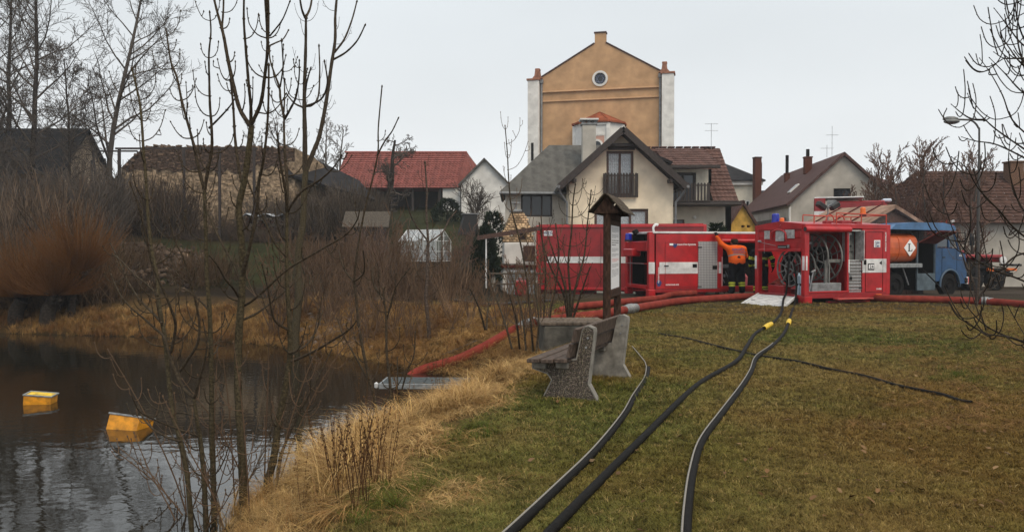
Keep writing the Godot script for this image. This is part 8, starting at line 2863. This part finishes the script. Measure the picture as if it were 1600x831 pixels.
	for k in 12:
		hb.col = Color(1, 1, 1) * rng.randf_range(0.7, 1.2)
		var a := rng.randf() * TAU
		var l := rng.randf_range(0.6, 1.5)
		var o := Vector3(cos(a), 0, sin(a))
		var p := curve([o * 0.06, o * l * 0.2 + Vector3.UP * l * 0.3, o * l * 0.38 + Vector3.UP * l * 0.62, o * l * 0.5 + Vector3.UP * l], 3)
		hb.tube(p, taper(p.size(), 0.0045, 0.002), 4, false)
		for j in 4:
			var q := p[3 + j]
			var e := q + (o + rv(0.8) + Vector3.UP * 0.6).normalized() * l * 0.22
			hb.tube(PackedVector3Array([q, (q + e) / 2 - Vector3.UP * 0.015, e + Vector3.UP * 0.02]), taper(3, 0.003, 0.0018), 3, false)
	var hm := hb.mesh(M.twig)
	gx = []; gc = []
	for k in 2:
		var d := rng.randf_range(6.6, 9.0)
		var x := -2.75 + 0.24 * (d - 7.5) + rng.randf_range(-0.25, 0.35)
		gx.append(Transform3D(tilt(0, 0).scaled(Vector3.ONE * rng.randf_range(0.6, 1.25)), Vector3(x, maxf(gh(x, d), -1.05), -d)))
		gc.append(Color(0.16, 0.115, 0.075) * rng.randf_range(0.6, 1.5))
	for k in 26:
		var d := rng.randf_range(18.5, 23.0)
		var x := rng.randf_range(-0.25, -0.05) * d
		if pond_dist(x, d) < 0.3: continue
		gx.append(Transform3D(tilt(0, 0).scaled(Vector3.ONE * rng.randf_range(0.7, 1.5)), gp(x, d, -0.05)))
		gc.append(Color(0.17, 0.11, 0.07) * rng.randf_range(0.6, 1.4))
	multi("brushwood", hm, gx, gc, "bare whips and brambles along the water's edge")

func x0_(u: float, d: float) -> float:
	return u * d * 14.0

func thicket() -> void:
	# the dense brush on the slopes, which reads as one dark mass
	var kinds := []
	for k in 3:
		var b := B.new()
		b.tint = true
		for j in 190:
			b.col = Color(1, 1, 1) * rng.randf_range(0.5, 1.3)
			var a := rng.randf() * TAU
			var rr := sqrt(rng.randf()) * 0.9
			var s := Vector3(cos(a) * rr, rng.randf_range(0.0, 0.5), sin(a) * rr)
			var d := (Vector3.UP * 1.3 + rv(0.9)).normalized()
			var l := rng.randf_range(0.35, 1.1)
			b.tube(PackedVector3Array([s, s + d * l * 0.5 + rv(0.05), s + d * l + Vector3.UP * 0.08]), PackedFloat32Array([0.011, 0.009, 0.006]), 3, false)
		kinds.append(b.mesh(M.twig))
	var xs := [[], [], []]; var cs := [[], [], []]
	for k in 1500:
		var u: float; var d: float
		var s := rng.randf_range(0.9, 1.9)
		var c := Color(0.155, 0.105, 0.070)
		if k < 420:
			u = rng.randf_range(-0.66, -0.28); d = rng.randf_range(29.0, 47.0)
			if u > -0.54 and d < 42.5 + 2.0 * noise.get_noise_1d(u * 300.0): continue
			c = c.lerp(Color(0.090, 0.069, 0.054), rng.randf())
			s *= clampf(0.9 + 1.4 * noise.get_noise_1d(u * 420.0), 0.35, 1.3)
			if u > -0.43: s *= 0.62
		elif k > 800 and k < 1050:
			u = rng.randf_range(-0.66, -0.36); d = rng.randf_range(26.5, 33.0)
			if u > -0.52 and rng.randf() < 0.96: continue
			c = Color(0.11, 0.07, 0.04)
			s *= 0.7
		elif k > 1050 and k < 1062:
			u = rng.randf_range(-0.28, -0.03); d = rng.randf_range(25.0, 37.0)
			if u > -0.15 and d > 33.0: continue
			c = Color(0.15, 0.095, 0.062)
			s *= 0.75
		else:
			if k < 800 or k > 1210: continue
			u = rng.randf_range(-0.28, -0.19); d = rng.randf_range(44.0, 52.0)
			c = Color(0.10, 0.076, 0.056)
		var x := u * d
		var v := k % 3
		xs[v].append(Transform3D(tilt(0, 0).scaled(Vector3(s, s * rng.randf_range(0.7, 1.2), s)), gp(x, d, -0.1)))
		cs[v].append(c * rng.randf_range(0.6, 1.3))
	for v in 3: multi("undergrowth", kinds[v], xs[v], cs[v], "dense dark brushwood covering the slope")
	# rubble heap and loose stones
	var sb := B.new()
	sb.tint = true
	sb.bx(0, 0, 0, 0.34, 0.2, 0.26, 0.06)
	var sm := sb.mesh(M.stonebits)
	var gx := []; var gc := []
	for k in 1700:
		var d := rng.randf_range(28.5, 40.0)
		var u := rng.randf_range(-0.53, -0.375)
		var mound := maxf(0.0, 1.0 - pow(absf(d - 34.0) / 5.0, 2.0)) * maxf(0.0, 1.0 - pow((u + 0.46) / 0.09, 2.0))
		if rng.randf() > mound * (0.75 + 1.2 * noise.get_noise_2d(x0_(u, d), d * 14.0)) + 0.06: continue
		var x := u * d
		var s := rng.randf_range(0.2, 0.9)
		gx.append(Transform3D(Basis(rv().normalized(), rng.randf() * TAU).scaled(Vector3(s, s, s)), gp(x, d, 0.05 + mound * 0.5 * rng.randf())))
		gc.append(Color(0.105, 0.072, 0.050).lerp(Color(0.045, 0.033, 0.026), rng.randf()) * (2.2 if rng.randf() < 0.06 else 1.0))
	for k in 160:
		var d := rng.randf_range(18.5, 23.5)
		var u := rng.randf_range(-0.27, -0.17)
		if pond_dist(u * d, d) < 0.3 or pond_dist(u * d, d) > 2.6: continue
		var s := rng.randf_range(0.25, 0.7)
		gx.append(Transform3D(Basis(rv().normalized(), rng.randf() * TAU).scaled(Vector3(s, s, s)), gp(u * d, d, 0.03)))
		gc.append(Color(0.16, 0.13, 0.115) * rng.randf_range(0.4, 1.2))
	multi("rubble", sm, gx, gc, "heap of rubble stones on the slope below the ruin")
	# fallen leaves and bits of straw on the turf
	var lb := B.new()
	lb.tint = true
	lb.face([Vector3(-0.02, 0.004, -0.03), Vector3(-0.022, 0.012, 0.02), Vector3(0.0, 0.003, 0.045), Vector3(0.024, 0.014, 0.01), Vector3(0.015, 0.006, -0.03)])
	var lm := lb.mesh(M.leaf)
	gx = []; gc = []
	for k in 700:
		var d := 3.8 * exp(rng.randf() * 1.8)
		var x := rng.randf_range(-0.1, 0.65) * d
		if x < 0.3 and pond_dist(x, d) < 2.2: continue
		if rng.randf() > 0.35 + 0.65 * smooth(0.25, 0.6, x / d): continue
		var s := rng.randf_range(0.35, 0.85)
		gx.append(Transform3D((Basis(Vector3.UP, rng.randf() * TAU) * Basis(Vector3.RIGHT, rng.randf_range(-0.5, 0.5))).scaled(Vector3.ONE * s), gp(x, d, 0.03)))
		gc.append(Color(0.15, 0.075, 0.03).lerp(Color(0.30, 0.20, 0.11), rng.randf() * rng.randf()) * rng.randf_range(0.5, 1.2))
	multi("fallen_leaves", lm, gx, gc, "brown fallen leaves scattered on the turf")


func _ready() -> void:
	rng.seed = 12345
	noise.seed = 3
	noise.frequency = 0.05
	noise.fractal_octaves = 4
	noise.noise_type = FastNoiseLite.TYPE_SIMPLEX_SMOOTH
	materials()
	air()
	terrain()
	synagogue()
	cream_house()
	grey_house()
	right_houses()
	left_buildings()
	greenhouse()
	garden_things()
	hook_container()
	pump_container()
	reel_container()
	tanker()
	red_lorry()
	fire_engine()
	crane()
	street_lamp()
	people()
	hoses()
	bench()
	info_board()
	sluice()
	pontoon()
	pond_floats()
	far_trees()
	conifers()
	willows()
	shrubs()
	thicket()
	ash_saplings()
	thin_shoots()
	right_tree()
	grasses()
